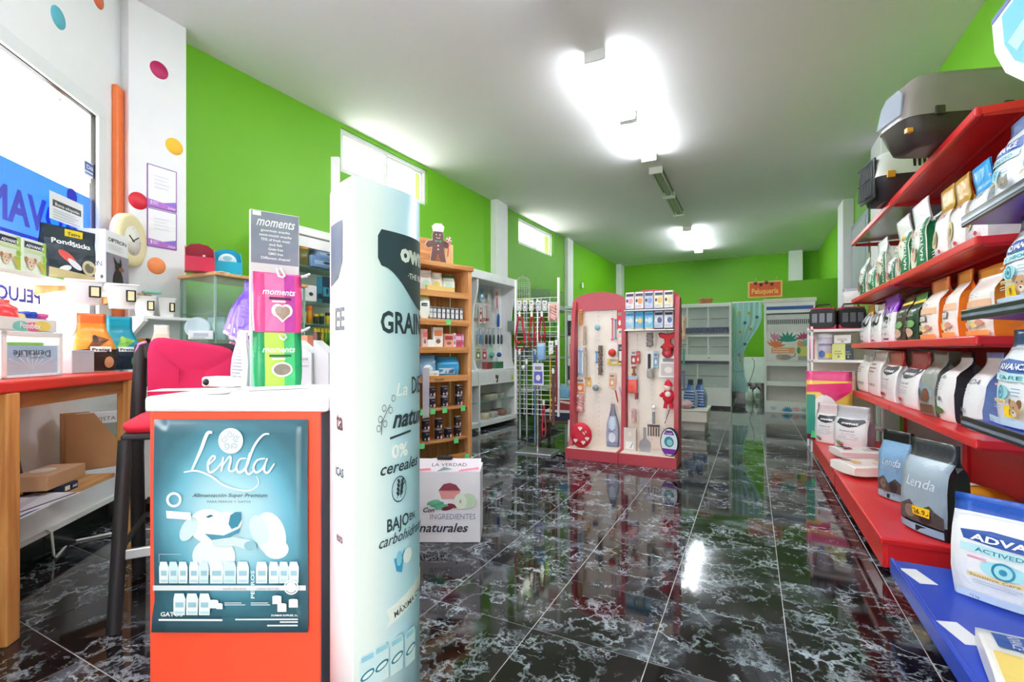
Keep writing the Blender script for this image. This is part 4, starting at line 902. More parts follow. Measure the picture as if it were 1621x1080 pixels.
bag('Tetra Pond Sticks food bag with koi print on the window ledge', spos(x-.03, -.11, GZ+.001), SPHI-R(26), .235, .10, .29, '#2a3c44', '#2f8aa2', '#20323a', .6, None, .1, pond, None, fill=.5, seal=.8, neck=1.08, lean=-.06, cat='fish food bag', name='fish_food_bag', wr=.005)
xa, xb = sx(126, -.14)[0], sx(160, -.14)[0]; xd = sx(191, -.14)[0]
def dip(P, w, h):
    P.text('DIPTRON', 0, h*.82, h*.09, '#2c2e32', w=w*.8, bold=.01, sp=.8).lines(-w*.4, w*.3, h*.68, h*.78, 4, '#b9bcc4', .12)
    P.rect(-w*.5, 0, w*.5, h*.62, '#8d8a98').disc(0, h*.17, w*.24, h*.2, '#1c1b1f', 14).disc(w*.02, h*.4, w*.16, h*.09, '#211f22', 12).disc(w*.14, h*.38, w*.13, h*.04, '#8a5434', 10)
    P.poly([(-w*.14, h*.44), (-w*.22, h*.58), (-w*.02, h*.47)], '#211f22').poly([(w*.04, h*.47), (w*.08, h*.59), (w*.16, h*.45)], '#211f22')
def dipf(P, w, h): P.text('DIPTRON', w*.2, h*.42, h*.085, '#4a4c52', w=w*.56, sp=.8).disc(w*.44, h*.2, w*.04, h*.03, '#3a3a40', 8)
o = carton('white DIPTRON carton with black dog picture on the ledge', spos((sx(172, -.14)[0]+.02), -.105, GZ+.001), SPHI, xd-sx(160, -.14)[0]+.03, .14, .345, '#f4f4f6', '#ececf0', '#f2f2f4', dip)
P = PR(lambda u, v, q: (-(xd-sx(160, -.14)[0]+.03)/2-q, -u, v)); P.text('DIPTRON', -.01, .13, .045, '#4a4c52', w=.12, sp=.8).disc(.05, .07, .008, .012, '#3a3a40', 8).build('side_print', o)
def bucket(pos, rz, w, h, lab, fill_=None):
    t = thing('treat_bucket', lab, 'bucket', pos, rz, 'white treat buckets')
    k = .74; hw_ = w/2; rg = lambda s_, z_: [(s_*hw_*sx_, s_*hw_*.8*sy_, z_) for sx_, sy_ in ((-1, -1), (-.9, -1.06), (.9, -1.06), (1, -1), (1.06, -.85), (1.06, .85), (1, 1), (-1, 1), (-1.06, .85), (-1.06, -.85))]
    b = MB().loft([rg(k, 0), rg(k+.02, .004), rg(1, h)], mat('#f3f3f3', .35), True, False); b.add(rg(k, 0), [tuple(range(9, -1, -1))], mat('#f3f3f3', .35)); b.loft([rg(.96, h), rg(k-.04, .01)], mat('#e4e4e4', .5), True, False); b.build('body', t)
    lb = MB().bbox(.012*1, .012+w*.34, -hw_*.86-.008, -hw_*.86+.004, h*.28, h*.78, M_BLACK, .004).build('label_holder', t)
    MB().box(.02, .004+w*.34, -hw_*.86-.011, -hw_*.86-.008, h*.34, h*.72, mat('#f0e3b4', .5)).build('paper_label', lb)
    MB().loft([rg(1.02, h-.006), rg(1.05, h-.004), rg(1.05, h+.004), rg(1.0, h+.004)], mat('#f6f6f6', .35), True, False).build('rim', t)
    if fill_:
        rnd = random.Random(3); m_ = MB()
        for i in range(9): m_.blob((rnd.uniform(-.7, .7)*hw_, rnd.uniform(-.5, .5)*hw_, h+rnd.uniform(-.01, .012)), (.018, .012, .014), mat(rnd.choice(['#d9b48a', '#c79a6c', '#b98a5c']), .7), 8, 5)
        stuff(m_.build('chew_treats', t))
    return t
for px_, pb, pt, w_, yb, lab, f_ in ((134, 482, 446, .135, -.30, 'white bucket under the pond food bag, leftmost of the buckets', 0), (193, 489, 452, .13, -.30, 'white bucket below the DIPTRON carton and clock', 0)):
    x, D = sx(px_, yb); zb3 = EYE + (555-pb)/750*D; h_ = (pb-pt)/750*D
    b = bucket(spos(x, yb, zb3), SPHI-R(58), w_, h_, lab, f_)
    MB().tube([(0, .05, h_-.004), (0, .11, h_+.01), (0, .13, h_-.03)], .003, M_STEEL, 6).build('hook', b)
sh_ = tag(MB().bbox(-.15, .15, -.2, 0, -.02, 0, M_WH, .004).build('bracket_shelf', None, (-3.68, 1.79, 1.325), R(90)), 'small white bracket shelf on the column holding two buckets', 'shelf')
MB().prism([(0, -.02), (-.19, -.02), (-.19, -.035), (0, -.15)], -.145, -.12, M_WH, 'x').build('bracket', sh_)
for px_, w_, lab, f_ in ((229, .115, 'white bucket heaped with chew treats on the bracket shelf', 1), (264, .095, 'small white bucket at right end of the bracket shelf', 0)):
    p = W(px_, 495, X=-3.56); bucket((p.x, p.y, 1.326), R(90-25), w_, .125, lab, f_)
bp = tag(MB().bbox(-.05, .05, -.03, .03, 0, .02, mat('#8fd4c4', .4), .008).build('treat_packet', None, (-3.56, W(240, 500, X=-3.56).y, 1.326+.15), R(80)), 'mint green packet lying on the heaped treat bucket', 'packet')
# white cable running along the floor and skirting
tag(MB().tube([spos(2.3, -.02, .16), spos(sx(76, -.02)[0]-.02, -.02, .16), spos(sx(78, -.02)[0], -.03, .14), spos(sx(80, -.02)[0], -.035, .01), spos(sx(84, -.05)[0], -.06, .006)] + [tuple(W(a, b, Z=.006)) for a, b in ((110, 858), (150, 850), (190, 842), (240, 838), (300, 832))], .006, M_WH, 8).build('floor_cable'), 'white cable running down the skirting and across the floor', 'cable')

# ================================================================== BAR STOOL
bs = thing('bar_stool', 'tall black bar stool with magenta cushion on its back', 'bar stool', CAMP((292-810.5)/750*2.15, 2.15, 0), TH+R(28)); SB = mat('#26272b', .5, 0, .1)
# local: -y is the seat front; the backrest stands at +y
MB().bbox(-.19, .19, -.2, .19, .735, .765, SB, .01).build('seat', bs)
for sx_ in (-1, 1):
    MB().tube([(sx_*.225, .34, 0), (sx_*.215, .23, .62), (sx_*.205, .20, .80), (sx_*.195, .225, 1.125)], .03, SB, 6).build('rear_leg', bs)
    MB().tube([(sx_*.20, -.24, 0), (sx_*.175, -.18, .74)], .026, SB, 6).build('front_leg', bs)
    MB().tube([(sx_*.192, .27, .30), (sx_*.19, -.22, .30)], .013, SB, 6).build('side_rail', bs)
MB().bbox(-.17, .17, -.225, -.205, .27, .31, M_STEEL, .004).build('footrest', bs); MB().bbox(-.18, .18, .245, .265, .36, .39, SB, .004).build('rear_rail', bs)
for z in (.93, 1.06): MB().bbox(-.20, .20, .20, .225, z, z+.075, SB, .006).build('back_slat', bs)
cu = MB(); CM = mat('#c60f4e', .8, 0, .05)
R2 = lambda s_, y: [(x_*s_+.015, y + (.02 if z_ > .1 else 0), .965 + z_*s_ - .03*x_*s_/.18) for x_, z_, _ in rr(.175, .175, 0, .3, 26)]
cu.loft([R2(.9, .195), R2(1.0, .18), R2(1.02, .165), R2(1.0, .15), R2(.88, .135), R2(.3, .13)], CM).build('back_cushion', bs)
MB().loft([[(x_, y_-.01, z_) for x_, y_, _ in rr(.19*s_, .19*s_, 0, .3, 24)] for s_, z_ in ((.95, .766), (1.02, .78), (1.02, .80), (.9, .815), (.2, .82))], mat('#e01f3c', .7)).build('seat_cushion', bs)
for sx_ in (-1, 1): MB().tube([(sx_*.17, .17, 1.14), (sx_*.2, .2, 1.13), (sx_*.215, .21, 1.09)], .006, mat('#e48ac4', .7), 6).build('cushion_tie', bs)
# ================================================================== COUNTER WITH POSTER, TREAT STAND, TOTEM
CZ = .97
ct = thing('sales_counter', 'narrow orange-red counter with white top and dog food poster', 'counter', CAMP(-.79, 1.58, 0), TH)   # local y=0 mid depth
CR = mat('#fb5636', .42, 0, .03)
MB().bbox(-.243, .244, -.23, .23, 0, CZ-.045, CR, .004).build('body', ct)
MB().bbox(-.252, .268, -.24, .245, CZ-.045, CZ, mat('#eef0f2', .35), .01).build('top', ct)
MB().box(.2441, .2455, -.226, .226, .01, CZ-.05, mat('#5b5f6a', .5)).build('side_panel', ct)  # dark grey sheet paints the shade on the counter's right side
def poster_mat():
    m = bpy.data.materials.new('poster_print'); m.use_nodes = True; nt = m.node_tree; b = nt.nodes['Principled BSDF']; b.inputs['Roughness'].default_value = .25
    tc = nt.nodes.new('ShaderNodeTexCoord'); mp = nt.nodes.new('ShaderNodeMapping'); mp.inputs['Location'].default_value = (0, 0, -.02); mp.inputs['Scale'].default_value = (1.0, 0, .85)
    ln = nt.nodes.new('ShaderNodeVectorMath'); ln.operation = 'LENGTH'; nz = nt.nodes.new('ShaderNodeTexNoise'); nz.inputs['Scale'].default_value = 5
    ma = nt.nodes.new('ShaderNodeMath'); ma.operation = 'MULTIPLY_ADD'; ma.inputs[1].default_value = .06
    rp = nt.nodes.new('ShaderNodeValToRGB'); e = rp.color_ramp.elements
    e[0].position = .02; e[0].color = lin('#cfe9f0'); e[1].position = .36; e[1].color = lin('#39606e')
    for p_, c_ in ((.12, '#a9d6e4'), (.19, '#6fb4cc'), (.235, '#4a8598'), (.27, '#3d6b7a')): q = e.new(p_); q.color = lin(c_)
    L = nt.links.new; L(tc.outputs['Object'], mp.inputs[0]); L(mp.outputs[0], ln.inputs[0]); L(tc.outputs['Object'], nz.inputs['Vector']); L(nz.outputs[0], ma.inputs[0]); L(ln.outputs['Value'], ma.inputs[2]); L(ma.outputs[0], rp.inputs[0]); L(rp.outputs[0], b.inputs['Base Color'])
    return m
PW, PH = .437, .602          # poster size; centre z
pc = EYE - (832-555)/750*1.345
pz = lambda u, v: -.2335 - .004 - .0035*math.sin(v*9+1)*(.3+abs(u)*2) - (.008*max(0, -v-.24)*10 if v < -.24 else 0) - .004*max(0, (u-.17)*8)*max(0, v*3)
pm = poster_mat(); B = MB(); nu, nv = 10, 14
B.add([(-PW/2+PW*i/nu + (.006 if j < 2 and i == 0 else 0)*-1, pz(-PW/2+PW*i/nu, -PH/2+PH*j/nv), -PH/2+PH*j/nv) for j in range(nv+1) for i in range(nu+1)], [(j*(nu+1)+i, j*(nu+1)+i+1, (j+1)*(nu+1)+i+1, (j+1)*(nu+1)+i) for j in range(nv) for i in range(nu)], pm, True)
pw = B.build('poster', ct, (-.006, 0, pc)); pw['label'] = 'teal Lenda poster with a smiling pale dog'
sd = pw.modifiers.new('thickness', 'SOLIDIFY'); sd.thickness = .0006
P = PR(lambda u, v, o: (u, pz(u, v)-.0012-o, v), .0005)
X = lambda px: (px-371)/750*1.345
Z = lambda py: (832-py)/750*1.345
# pale dog, drawn with its head turned right and mouth closed on a chew
k = 1.345/750
P.disc(X(434), Z(845), 24*k, 36*k, '#dcedf3', 24, .25).disc(X(416), Z(838), 14*k, 24*k, '#cfe5ee', 18, .3).disc(X(443), Z(868), 20*k, 16*k, '#e6f2f6', 18)
P.disc(X(345), Z(880), 34*k, 30*k, '#e4f1f5', 24).disc(X(338), Z(832), 32*k, 27*k, '#f6fbfc', 26, -.2).disc(X(364), Z(826), 26*k, 17*k, '#f9fcfd', 22, .1).disc(X(360), Z(843), 24*k, 10*k, '#eef6f9', 18, .15)
P.disc(X(306), Z(836), 11*k, 21*k, '#d0e6ee', 18, -.5)
P.poly([(X(372), Z(814)), (X(380), Z(809)), (X(389), Z(809)), (X(389), Z(822)), (X(384), Z(832)), (X(374), Z(836)), (X(369), Z(828))], '#3f8aa6').poly([(X(333), Z(817)), (X(341), Z(813)), (X(346), Z(815)), (X(338), Z(818))], '#2f6f88')
P.poly([(X(332), Z(843)), (X(348), Z(850)), (X(368), Z(844)), (X(388), Z(834)), (X(386), Z(841)), (X(364), Z(853)), (X(346), Z(856))], '#4f97b2').poly([(X(342), Z(853)), (X(378), Z(848)), (X(402), Z(852)), (X(412), Z(860)), (X(404), Z(870)), (X(380), Z(862)), (X(346), Z(862))], '#cfe0e6').disc(X(404), Z(862), .018, .014, '#8fc0d0', 14)
P.build('dog_print', pw)
P = PR(lambda u, v, o: (u, pz(u, v)-.0075-o, v), .0004); WI = '#eef6fa'
P.disc(X(373), Z(697), .035, .036, '#e6f0f6', 26)
for a in range(5):
    ca = R(90+72*a); cx, cy = X(373)+.019*math.cos(ca), Z(697)+.019*math.sin(ca); P.ring(cx, cy, .009, .0018, '#8faab8', 14, ca, ca+5); P.ring(cx, cy, .0045, .0015, '#8faab8', 10, ca+3, ca+8)
P.build('emblem', pw)
P = PR(lambda u, v, o: (u, pz(u, v)-.0078-o, v), .0004)
# script word drawn as strokes: L, e, n, d, a and the swash
def stroke(pts, w0, w1=None, n=8):
    Q = [(X(a), Z(b)) for a, b in pts]; C = []
    for i in range(len(Q)-1):
        p0, p1, p2, p3 = Q[max(i-1, 0)], Q[i], Q[i+1], Q[min(i+2, len(Q)-1)]
        for k in range(n):
            t = k/n; C.append(tuple(.5*((2*p1[j]) + (-p0[j]+p2[j])*t + (2*p0[j]-5*p1[j]+4*p2[j]-p3[j])*t*t + (-p0[j]+3*p1[j]-3*p2[j]+p3[j])*t**3) for j in (0, 1)))
    C.append(Q[-1]); o = P._o(); vs = []
    for i, (a, b) in enumerate(C):
        c, d = C[min(i+1, len(C)-1)]; e, f = C[max(i-1, 0)]; L = math.hypot(c-e, d-f) or 1; f_ = i/(len(C)-1)
        wv = (w0 + ((w0 if w1 is None else w1)-w0)*f_) * (.55 + .45*math.sin(math.pi*f_)) / 2
        nx, ny = -(d-f)/L*wv, (c-e)/L*wv; vs += [P.f(a+nx, b+ny, o), P.f(a-nx, b-ny, o)]
    P.b.add(vs, [(2*i, 2*i+1, 2*i+3, 2*i+2) for i in range(len(C)-1)], ink(WI))
stroke([(344, 684), (336, 686), (326, 712), (312, 744)], .011, .009); stroke([(300, 746), (320, 744), (342, 752), (366, 768), (400, 775), (417, 765), (414, 752)], .007, .0025)
stroke([(338, 735), (349, 724), (345, 721), (338, 732), (340, 746), (350, 742), (360, 730)], .0062); stroke([(362, 722), (359, 745)], .0065); stroke([(360, 738), (371, 722), (374, 726), (371, 742), (378, 744), (384, 736)], .006)
stroke([(398, 724), (388, 726), (383, 738), (387, 746), (398, 738), (410, 706), (424, 688), (434, 686)], .0062, .0075); stroke([(404, 715), (398, 740), (402, 749), (411, 743)], .006); stroke([(428, 724), (416, 727), (410, 738), (414, 746), (424, 740), (432, 724)], .0062); stroke([(431, 724), (427, 742), (433, 746), (443, 732)], .006)
P.build('brand_script', pw)
P = PR(lambda u, v, o: (u, pz(u, v)-.0078-o, v), .0004)
P.text('Alimentación Super Premium', X(372), Z(785), .0145, '#46565e', w=X(430)-X(313), sh=.3, bold=.01).text('PARA PERROS Y GATOS', X(371), Z(794), .0088, '#4d6068', w=X(405)-X(337), sp=1.1)
P.ring(X(285), Z(789), .0215, .007, '#f2f8fb', 22).poly([(X(273), Z(806)), (X(311), Z(809)), (X(313), Z(821)), (X(274), Z(818))], '#eef6f9')
P.rect(X(251), Z(932), X(491), Z(924), '#dfe7ea', 8).text('GAMA ORIGINAL', X(380), Z(931), .009, '#8a949c', w=X(398)-X(361), sp=1.05).text('GAMA NATURE', X(432), Z(931), .009, '#8a949c', w=X(450)-X(415))
P.text('PERROS', X(411), Z(922), .0145, '#dfeef3', w=(945-901)/750*1.345, rot=math.pi/2, bold=.02).text('GATOS', X(281), Z(972), .0165, '#eef4f6', w=X(299)-X(264), bold=.02)
for a, b, c, d in ((262, 307, 886, 920), (309, 340, 886, 920), (342, 383, 886, 920), (384, 403, 886, 920), (414, 432, 886, 920), (434, 481, 886, 920), (284, 303, 936, 970), (304, 323, 936, 970), (324, 342, 936, 970)):
    k = max(1, round((b-a)/17)); w_ = (b-a)/k
    for i in range(k):
        l_ = a+i*w_+1; r_ = l_+w_-2
        P.poly([(X(l_-1), Z(d)), (X(r_), Z(d)), (X(r_+1), Z(c+9)), (X(r_-2), Z(c)), (X(l_+1), Z(c)), (X(l_-1), Z(c+9))], '#d6edf4' if i % 2 else '#e9f5f8').rect(X(l_+2), Z(d-12), X(r_-2), Z(d-20), '#9fc6d6').rect(X(l_+1), Z(d-2), X(r_-1), Z(d-6), '#bcdbe6'); P.l -= 3
P.l += 3
for a, b, s_ in ((348, 952, 7), (357, 955, 5), (447, 945, 7), (455, 957, 7), (473, 950, 7)): P.rect(X(a-s_), Z(b+s_), X(a+s_), Z(b-s_+2), '#e6f1f4').disc(X(a), Z(b-s_+2), s_/750*1.345, .003, '#f6fbfc', 12)
P.ring(X(470), Z(925), .021, .004, '#f2f7f9', 20).disc(X(470), Z(925), .015, .015, '#e6eef2', 16)
P.text('DURMAR SUPPLIES, S.L.', X(481), Z(970), .007, '#f2f6f8', w=.075, al='r', bold=.02)
for i, (w_, v_) in enumerate(((.175, 975), (.05, 979), (.085, 984))): P.lines(X(481)-w_, X(481), Z(v_+1), Z(v_-2), 1, '#dfe9ed', .35, 0)
P.lines(X(264), X(364), Z(977), Z(973), 1, '#eef4f6', .35, 0).lines(X(367), X(400), Z(953), Z(947), 2, '#dfe9ed', .2).lines(X(408), X(440), Z(953), Z(947), 2, '#dfe9ed', .2).line([(X(266), Z(886)), (X(266), Z(872)), (X(300), Z(872))], .0008, '#dfeaf0')
P.build('lettering', pw)
# --- papers and scanner on the counter top
def ctop(px, D): return CAMP((px-810.5)/750*D, D, CZ+.001)
o = tag(MB().bbox(-.10, .11, -.05, .05, 0, .0012, mat('#f2f2f0', .6), .0004).build('paper_sheet', None, ctop(300, 1.56), TH+R(14)), 'loose white sheet lying on the counter top', 'paper')
o = thing('label_printer', 'small white device with round lens on the counter top', 'device', ctop(352, 1.70), TH+R(-8))
MB().bbox(-.055, .075, -.035, .035, 0, .036, mat('#f0efec', .4), .008).build('case', o); b_ = MB(); b_.lathe([(.0001, .006), (.009, .006), (.012, 0)], M_BLACK, 16); b_.xf(Matrix.Translation((-.035, -.035, .018)) @ Matrix.Rotation(R(90), 4, 'X')); b_.build('lens', o)
o = tag(MB().lathe([(.0001, 0), (.03, 0), (.04, .006), (.04, .009), (.028, .009), (.0001, .006)], M_WH, 20).build('small_dish', None, ctop(345, 1.42), 0), 'small white dish beside the treat stand', 'dish')

# --- countertop treat stand
ms = thing('treat_stand', 'countertop treat stand with grey header panel and white hooks', 'display stand', CAMP(-.8025, 1.605, CZ+.001), TH+R(38))
GRD = mat('#8d93a6', .22, 0, .25, nscale=4)
MB().bbox(-.076, .076, -.004, .012, .01, .595, mat('#dfe1e6', .3), .002).build('panel', ms)
hp = MB().box(-.073, .073, -.0052, -.0042, .42, .592, GRD).build('header_card', ms)
P = PR(flat(-.0052)); P.text('moments', 0, .545, .045, '#ffffff', w=.115, sh=.25, bold=.012)
for i, (t_, w_) in enumerate((('gourmet snacks', .09), ('semi-moist snacks', .10), ('75% of fresh meat', .09), ('and fish', .04), ('Grain free', .045), ('GMO free', .045), ('Different shapes!', .09))): P.text(t_, 0, .527-.0155*i, .012, '#f4f5f8', w=w_, bold=.02)
P.rect(-.07, .575, -.045, .589, '#f6f6f6'); P.build('lettering', hp)
MB().bbox(-.09, .09, -.06, .08, 0, .012, mat('#eceef0', .2), .003).build('base', ms)
for x_, z_, d_ in ((0.01, .405, -1), (.015, .20, -1)):
    MB().tube([(x_-.006, -.004, z_), (x_-.009, -.05, z_-.03), (x_, -.062, z_-.036), (x_+.009, -.05, z_-.028), (x_+.006, -.004, z_+.004)], .0035, M_WH, 6).build('hook', ms)
for z_ in (.392, .20):
    MB().tube([(.076, .01, z_-.012), (.105, .03, z_+.004), (.12, .035, z_+.012), (.115, .05, z_+.004), (.076, .02, z_)], .004, M_WH, 6).build('side_hook', ms)
def mw(x, y, z): return Matrix.Translation(CAMP(-.8025, 1.605, CZ)) @ Matrix.Rotation(TH+R(38), 4, 'Z') @ Matrix.Translation((x, y, z))
def treat(kind):
    a, b, c = {'p': ('#f07ab4', '#c23fa8', '#f9c4e4'), 'g': ('#a8dc4a', '#46c878', '#c9f08a')}[kind]
    def art(P, w, h):
        P.rect(-w*.28, h*.02, w*.12, h*.97, a if kind == 'p' else '#b9e25a', 4, 6).rect(w*.12, h*.02, w*.34, h*.97, b, 2, 6)
        P.text('moments', 0, h*.62, h*.15, '#ffffff', w=w*.66, sh=.25, bold=.015).rect(-w*.2, h*.54, w*.26, h*.58, '#5a2a4a' if kind == 'p' else '#2a6a4a', 3)
        if kind == 'p': P.disc(-w*.03, h*.36, w*.13, h*.11, '#fdf4f8', 16).disc(w*.15, h*.36, w*.13, h*.11, '#fdf4f8', 16).poly([(-w*.14, h*.32), (w*.06, h*.16), (w*.27, h*.32)], '#fdf4f8').disc(0, h*.36, w*.09, h*.075, '#b5a094', 14).disc(w*.12, h*.35, w*.10, h*.08, '#a89486', 14).poly([(-w*.09, h*.31), (w*.06, h*.2), (w*.21, h*.31)], '#a89486')
        else: P.disc(w*.06, h*.32, w*.22, h*.13, '#f4fbea', 18).disc(w*.06, h*.32, w*.18, h*.10, '#8d8478', 16)
        P.lines(-w*.15, w*.2, h*.48, h*.53, 1, '#fbe6f2', .3)
    return art
for z_, h_, k, lab, fr_, sd_ in ((.19, .20, 'p', 'pink moments treat pouch hanging on the stand', '#ee4f94', '#f2a6d8'), (.006, .19, 'g', 'green moments treat pouch hanging below the pink one', '#23a064', '#4fd08a')):
    o = bag(lab, (0, 0, 0), 0, .148, .035, h_, fr_, sd_, fr_, .99, None, .1, treat(k), 'treat pouches on the stand', fill=.55, seal=.9, wr=.008, cat='treat pouch', name='treat_pouch'); o.matrix_world = mw(.002, -.028, z_)
for i, (roll, dx, dy, lab) in enumerate(((24, -.005, .095, 'violet treat pouch swinging farthest out from the stand'), (13, -.004, .065, 'violet treat pouch in the middle of the fan'), (4, .0, .035, 'violet treat pouch closest to the stand panel'))):
    o = bag(lab, (0, 0, 0), 0, .10, .022, .21, '#5f2ab0', '#7a3fd0', '#4a2192', .9, '#c9a8c8', .06, lambda P, w, h: (P.rect(-w*.3, h*.12, w*.2, h*.2, '#f4f2f8', 2), P.lines(-w*.3, w*.3, h*.4, h*.6, 3, '#7d4fd0', .15)), 'violet pouches on the stand', fill=.6, neck=.55, cat='treat pouch', name='treat_pouch')
    top = CAMP((392-810.5)/750*(1.56+dy*.5)+dx, 1.57+dy, 1.335)
    M_ = Matrix.Translation(top) @ Matrix.Rotation(TH+R(-12), 4, 'Z') @ Matrix.Rotation(R(roll), 4, 'Y') @ Matrix.Translation((0, 0, -.21)); o.matrix_world = M_
for i, lab in enumerate(('silver-white treat pouch hanging low left on the stand', 'silver-white treat pouch tucked behind the front silver one')):
    o = bag(lab, (0, 0, 0), 0, .075, .025, .18, '#d9d6de', '#c4c1cc', '#e3d4dc', .85, None, .1, lambda P, w, h: P.lines(-w*.3, w*.3, h*.15, h*.7, 9, '#8d8f9c', .2), 'silver pouches on the stand', fill=.55, neck=.6, cat='treat pouch', name='treat_pouch')
    o.matrix_world = Matrix.Translation(CAMP((381-810.5)/750*1.57+i*.02, 1.57+i*.05, CZ+.012)) @ Matrix.Rotation(TH+R(-20), 4, 'Z') @ Matrix.Rotation(R(3), 4, 'Y')

# --- lens-shaped cardboard totem
KT = .875; TZT = 1.52; tc_ = (-.3824, 1.334)   # KT: totem width factor
tt = thing('advertising_totem', 'tall pale blue ownat cardboard totem beside the red counter', 'totem', CAMP(*tc_, 0), TH)
def prof(s, sg):      # s 0..1 from the near crease to the far one
    return (sg*.137*KT*math.sin(math.pi*s)**.95 if 0 < s < 1 else 0.0, (-.225+.45*s)*KT)
NS = 24; SS = [.5-.5*math.cos(math.pi*i/NS) for i in range(NS+1)]
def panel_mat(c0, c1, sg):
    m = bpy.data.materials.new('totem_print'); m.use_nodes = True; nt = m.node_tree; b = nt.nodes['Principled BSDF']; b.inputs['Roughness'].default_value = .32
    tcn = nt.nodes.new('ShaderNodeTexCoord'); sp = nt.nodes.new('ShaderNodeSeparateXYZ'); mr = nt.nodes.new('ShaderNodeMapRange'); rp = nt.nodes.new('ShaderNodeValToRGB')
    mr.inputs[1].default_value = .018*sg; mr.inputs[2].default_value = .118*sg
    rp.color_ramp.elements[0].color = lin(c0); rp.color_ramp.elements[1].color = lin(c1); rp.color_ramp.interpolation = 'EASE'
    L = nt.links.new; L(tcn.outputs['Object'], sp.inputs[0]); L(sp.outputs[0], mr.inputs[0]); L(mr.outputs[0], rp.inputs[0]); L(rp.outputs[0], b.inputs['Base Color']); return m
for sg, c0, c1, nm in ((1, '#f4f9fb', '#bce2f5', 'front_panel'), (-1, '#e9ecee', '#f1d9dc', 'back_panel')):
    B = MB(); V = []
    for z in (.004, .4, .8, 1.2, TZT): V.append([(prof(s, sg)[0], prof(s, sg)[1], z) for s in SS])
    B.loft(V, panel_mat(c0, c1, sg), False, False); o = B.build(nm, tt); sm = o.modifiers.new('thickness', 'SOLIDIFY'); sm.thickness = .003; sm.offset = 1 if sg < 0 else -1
MB().add([(prof(s, 1)[0]*.97, prof(s, 1)[1], .01) for s in SS] + [(prof(s, -1)[0]*.97, prof(s, -1)[1], .01) for s in reversed(SS)], [tuple(range(2*NS+2))], M_WH).build('base_plate', tt)
ARC = {}
for sg in (1, -1):
    a = [0]; F_ = 400; pts_ = [prof(i/F_, sg) for i in range(F_+1)]
    for p_, q_ in zip(pts_[:-1], pts_[1:]): a.append(a[-1] + math.hypot(q_[0]-p_[0], q_[1]-p_[1]))
    ARC[sg] = (a, pts_)
def arcpt(u, sg):
    a, pts_ = ARC[sg]
    lo, hi = 0, len(a)-1; u = max(0, min(a[-1], u))
    while hi-lo > 1:
        m_ = (lo+hi)//2
        if a[m_] <= u: lo = m_
        else: hi = m_
    t = (u-a[lo])/max(1e-9, a[hi]-a[lo]); x = pts_[lo][0]+(pts_[hi][0]-pts_[lo][0])*t; y = pts_[lo][1]+(pts_[hi][1]-pts_[lo][1])*t
    tx, ty = pts_[hi][0]-pts_[lo][0], pts_[hi][1]-pts_[lo][1]; L = math.hypot(tx, ty)
    return x, y, ty/L*sg*(1 if sg > 0 else 1), -tx/L*sg
def tf(sg):
    def f(u, v, o):
        x, y, nx, ny = arcpt(u, sg); o += .0008
        return (x + nx*o, y + ny*o, v)
    return f
def tu(px, sg=1):
    best = min(range(401), key=lambda i: abs((tc_[0]+ARC[sg][1][i][0])/(tc_[1]+ARC[sg][1][i][1]) - (px-810.5)/750) + (0 if i < 230 else 9))
    return ARC[sg][0][best], tc_[1]+ARC[sg][1][best][1]
def tv(px, py, sg=1): u, D = tu(px, sg); return u, EYE+(555-py)/750*D
P = PR(tf(1), .0006); DK = '#35474f'
u0, _ = tu(598); ue = ARC[1][0][-1]
v1_, v0_ = tv(600, 362)[1], tv(600, 420)[1]
us_ = [u0 + .0105*i for i in range(20)]
P.band(us_, [v1_ - (.018 if i == 0 else 0) for i in range(20)], [v0_ + (.018 if i == 0 else 0) - .0*i - (.10*smooth((i-1)/15) if i > 1 else 0) for i in range(20)], DK, 4)
P.text('ownat', *tv(633, 412), .075*KT, '#ffffff', al='l', bold=.05, sx=1.0).text('·THE REAL·', *tv(645, 441), .024*KT, '#ffffff', al='l', bold=.02)
P.build('logo', tt)
P = PR(tf(1), .0006)
P.text('GRAIN FREE', *tv(602, 526), .088*KT, DK, al='l', bold=.025, sx=.75)
P.build('lettering', tt); P = PR(tf(1), .0006)
P.text('La', *tv(627, 627), .055*KT, '#ffffff', al='l', sh=.25, bold=.01).text('DIETA', *tv(651, 623), .075*KT, DK, al='l', bold=.01, sx=.6)
u_, v_ = tv(616, 678); P.text('natural', u_+.01*KT, v_, .075*KT, DK, al='l', sh=.3, bold=.03, sx=.9).line([(u_, v_-.03*KT), (u_+.08*KT, v_-.02*KT), (u_+.2*KT, v_-.028*KT)], .006, DK)
u2, v2 = u_-.03*KT, v_-.01*KT
P.line([(u2, v2-.005*KT), (u2+.002*KT, v2+.03*KT), (u2+.018*KT, v2+.06*KT), (u2+.03*KT, v2+.08*KT)], .0018, DK)
for a, b, c in ((-.008, .012, 2.4), (.010, .022, .6), (-.004, .035, 2.3), (.026, .055, .3), (.006, .062, 2.0), (.034, .085, .8)):
    P.ring(u2+a, v2+b, .009, .0018, DK, 12, k=.7)
P.build('lettering', tt); P = PR(tf(1), .0006)
u_, v_ = tv(620, 726); P.text('0%', u_, v_, .055*KT, '#ffffff', al='l', bold=.03)
u_, v_ = tv(600, 754); P.text('cereales', u_, v_, .05*KT, DK, al='l', sh=.3, bold=.012, sx=1.0)
u_, v_ = tv(631, 774); P.ring(u_, v_, .034, .0028, DK, 28, k=.75)
for i in range(4): P.disc(u_-.007*KT, v_-.012*KT+.011*i, .004, .007, DK, 8, .5).disc(u_+.007*KT, v_-.012*KT+.011*i, .004, .007, DK, 8, -.5)
P.line([(u_, v_-.024*KT), (u_, v_+.02*KT)], .002, DK).line([(u_-.016*KT, v_-.022*KT), (u_+.016*KT, v_+.022*KT)], .002, DK)
P.build('lettering', tt); P = PR(tf(1), .0006)
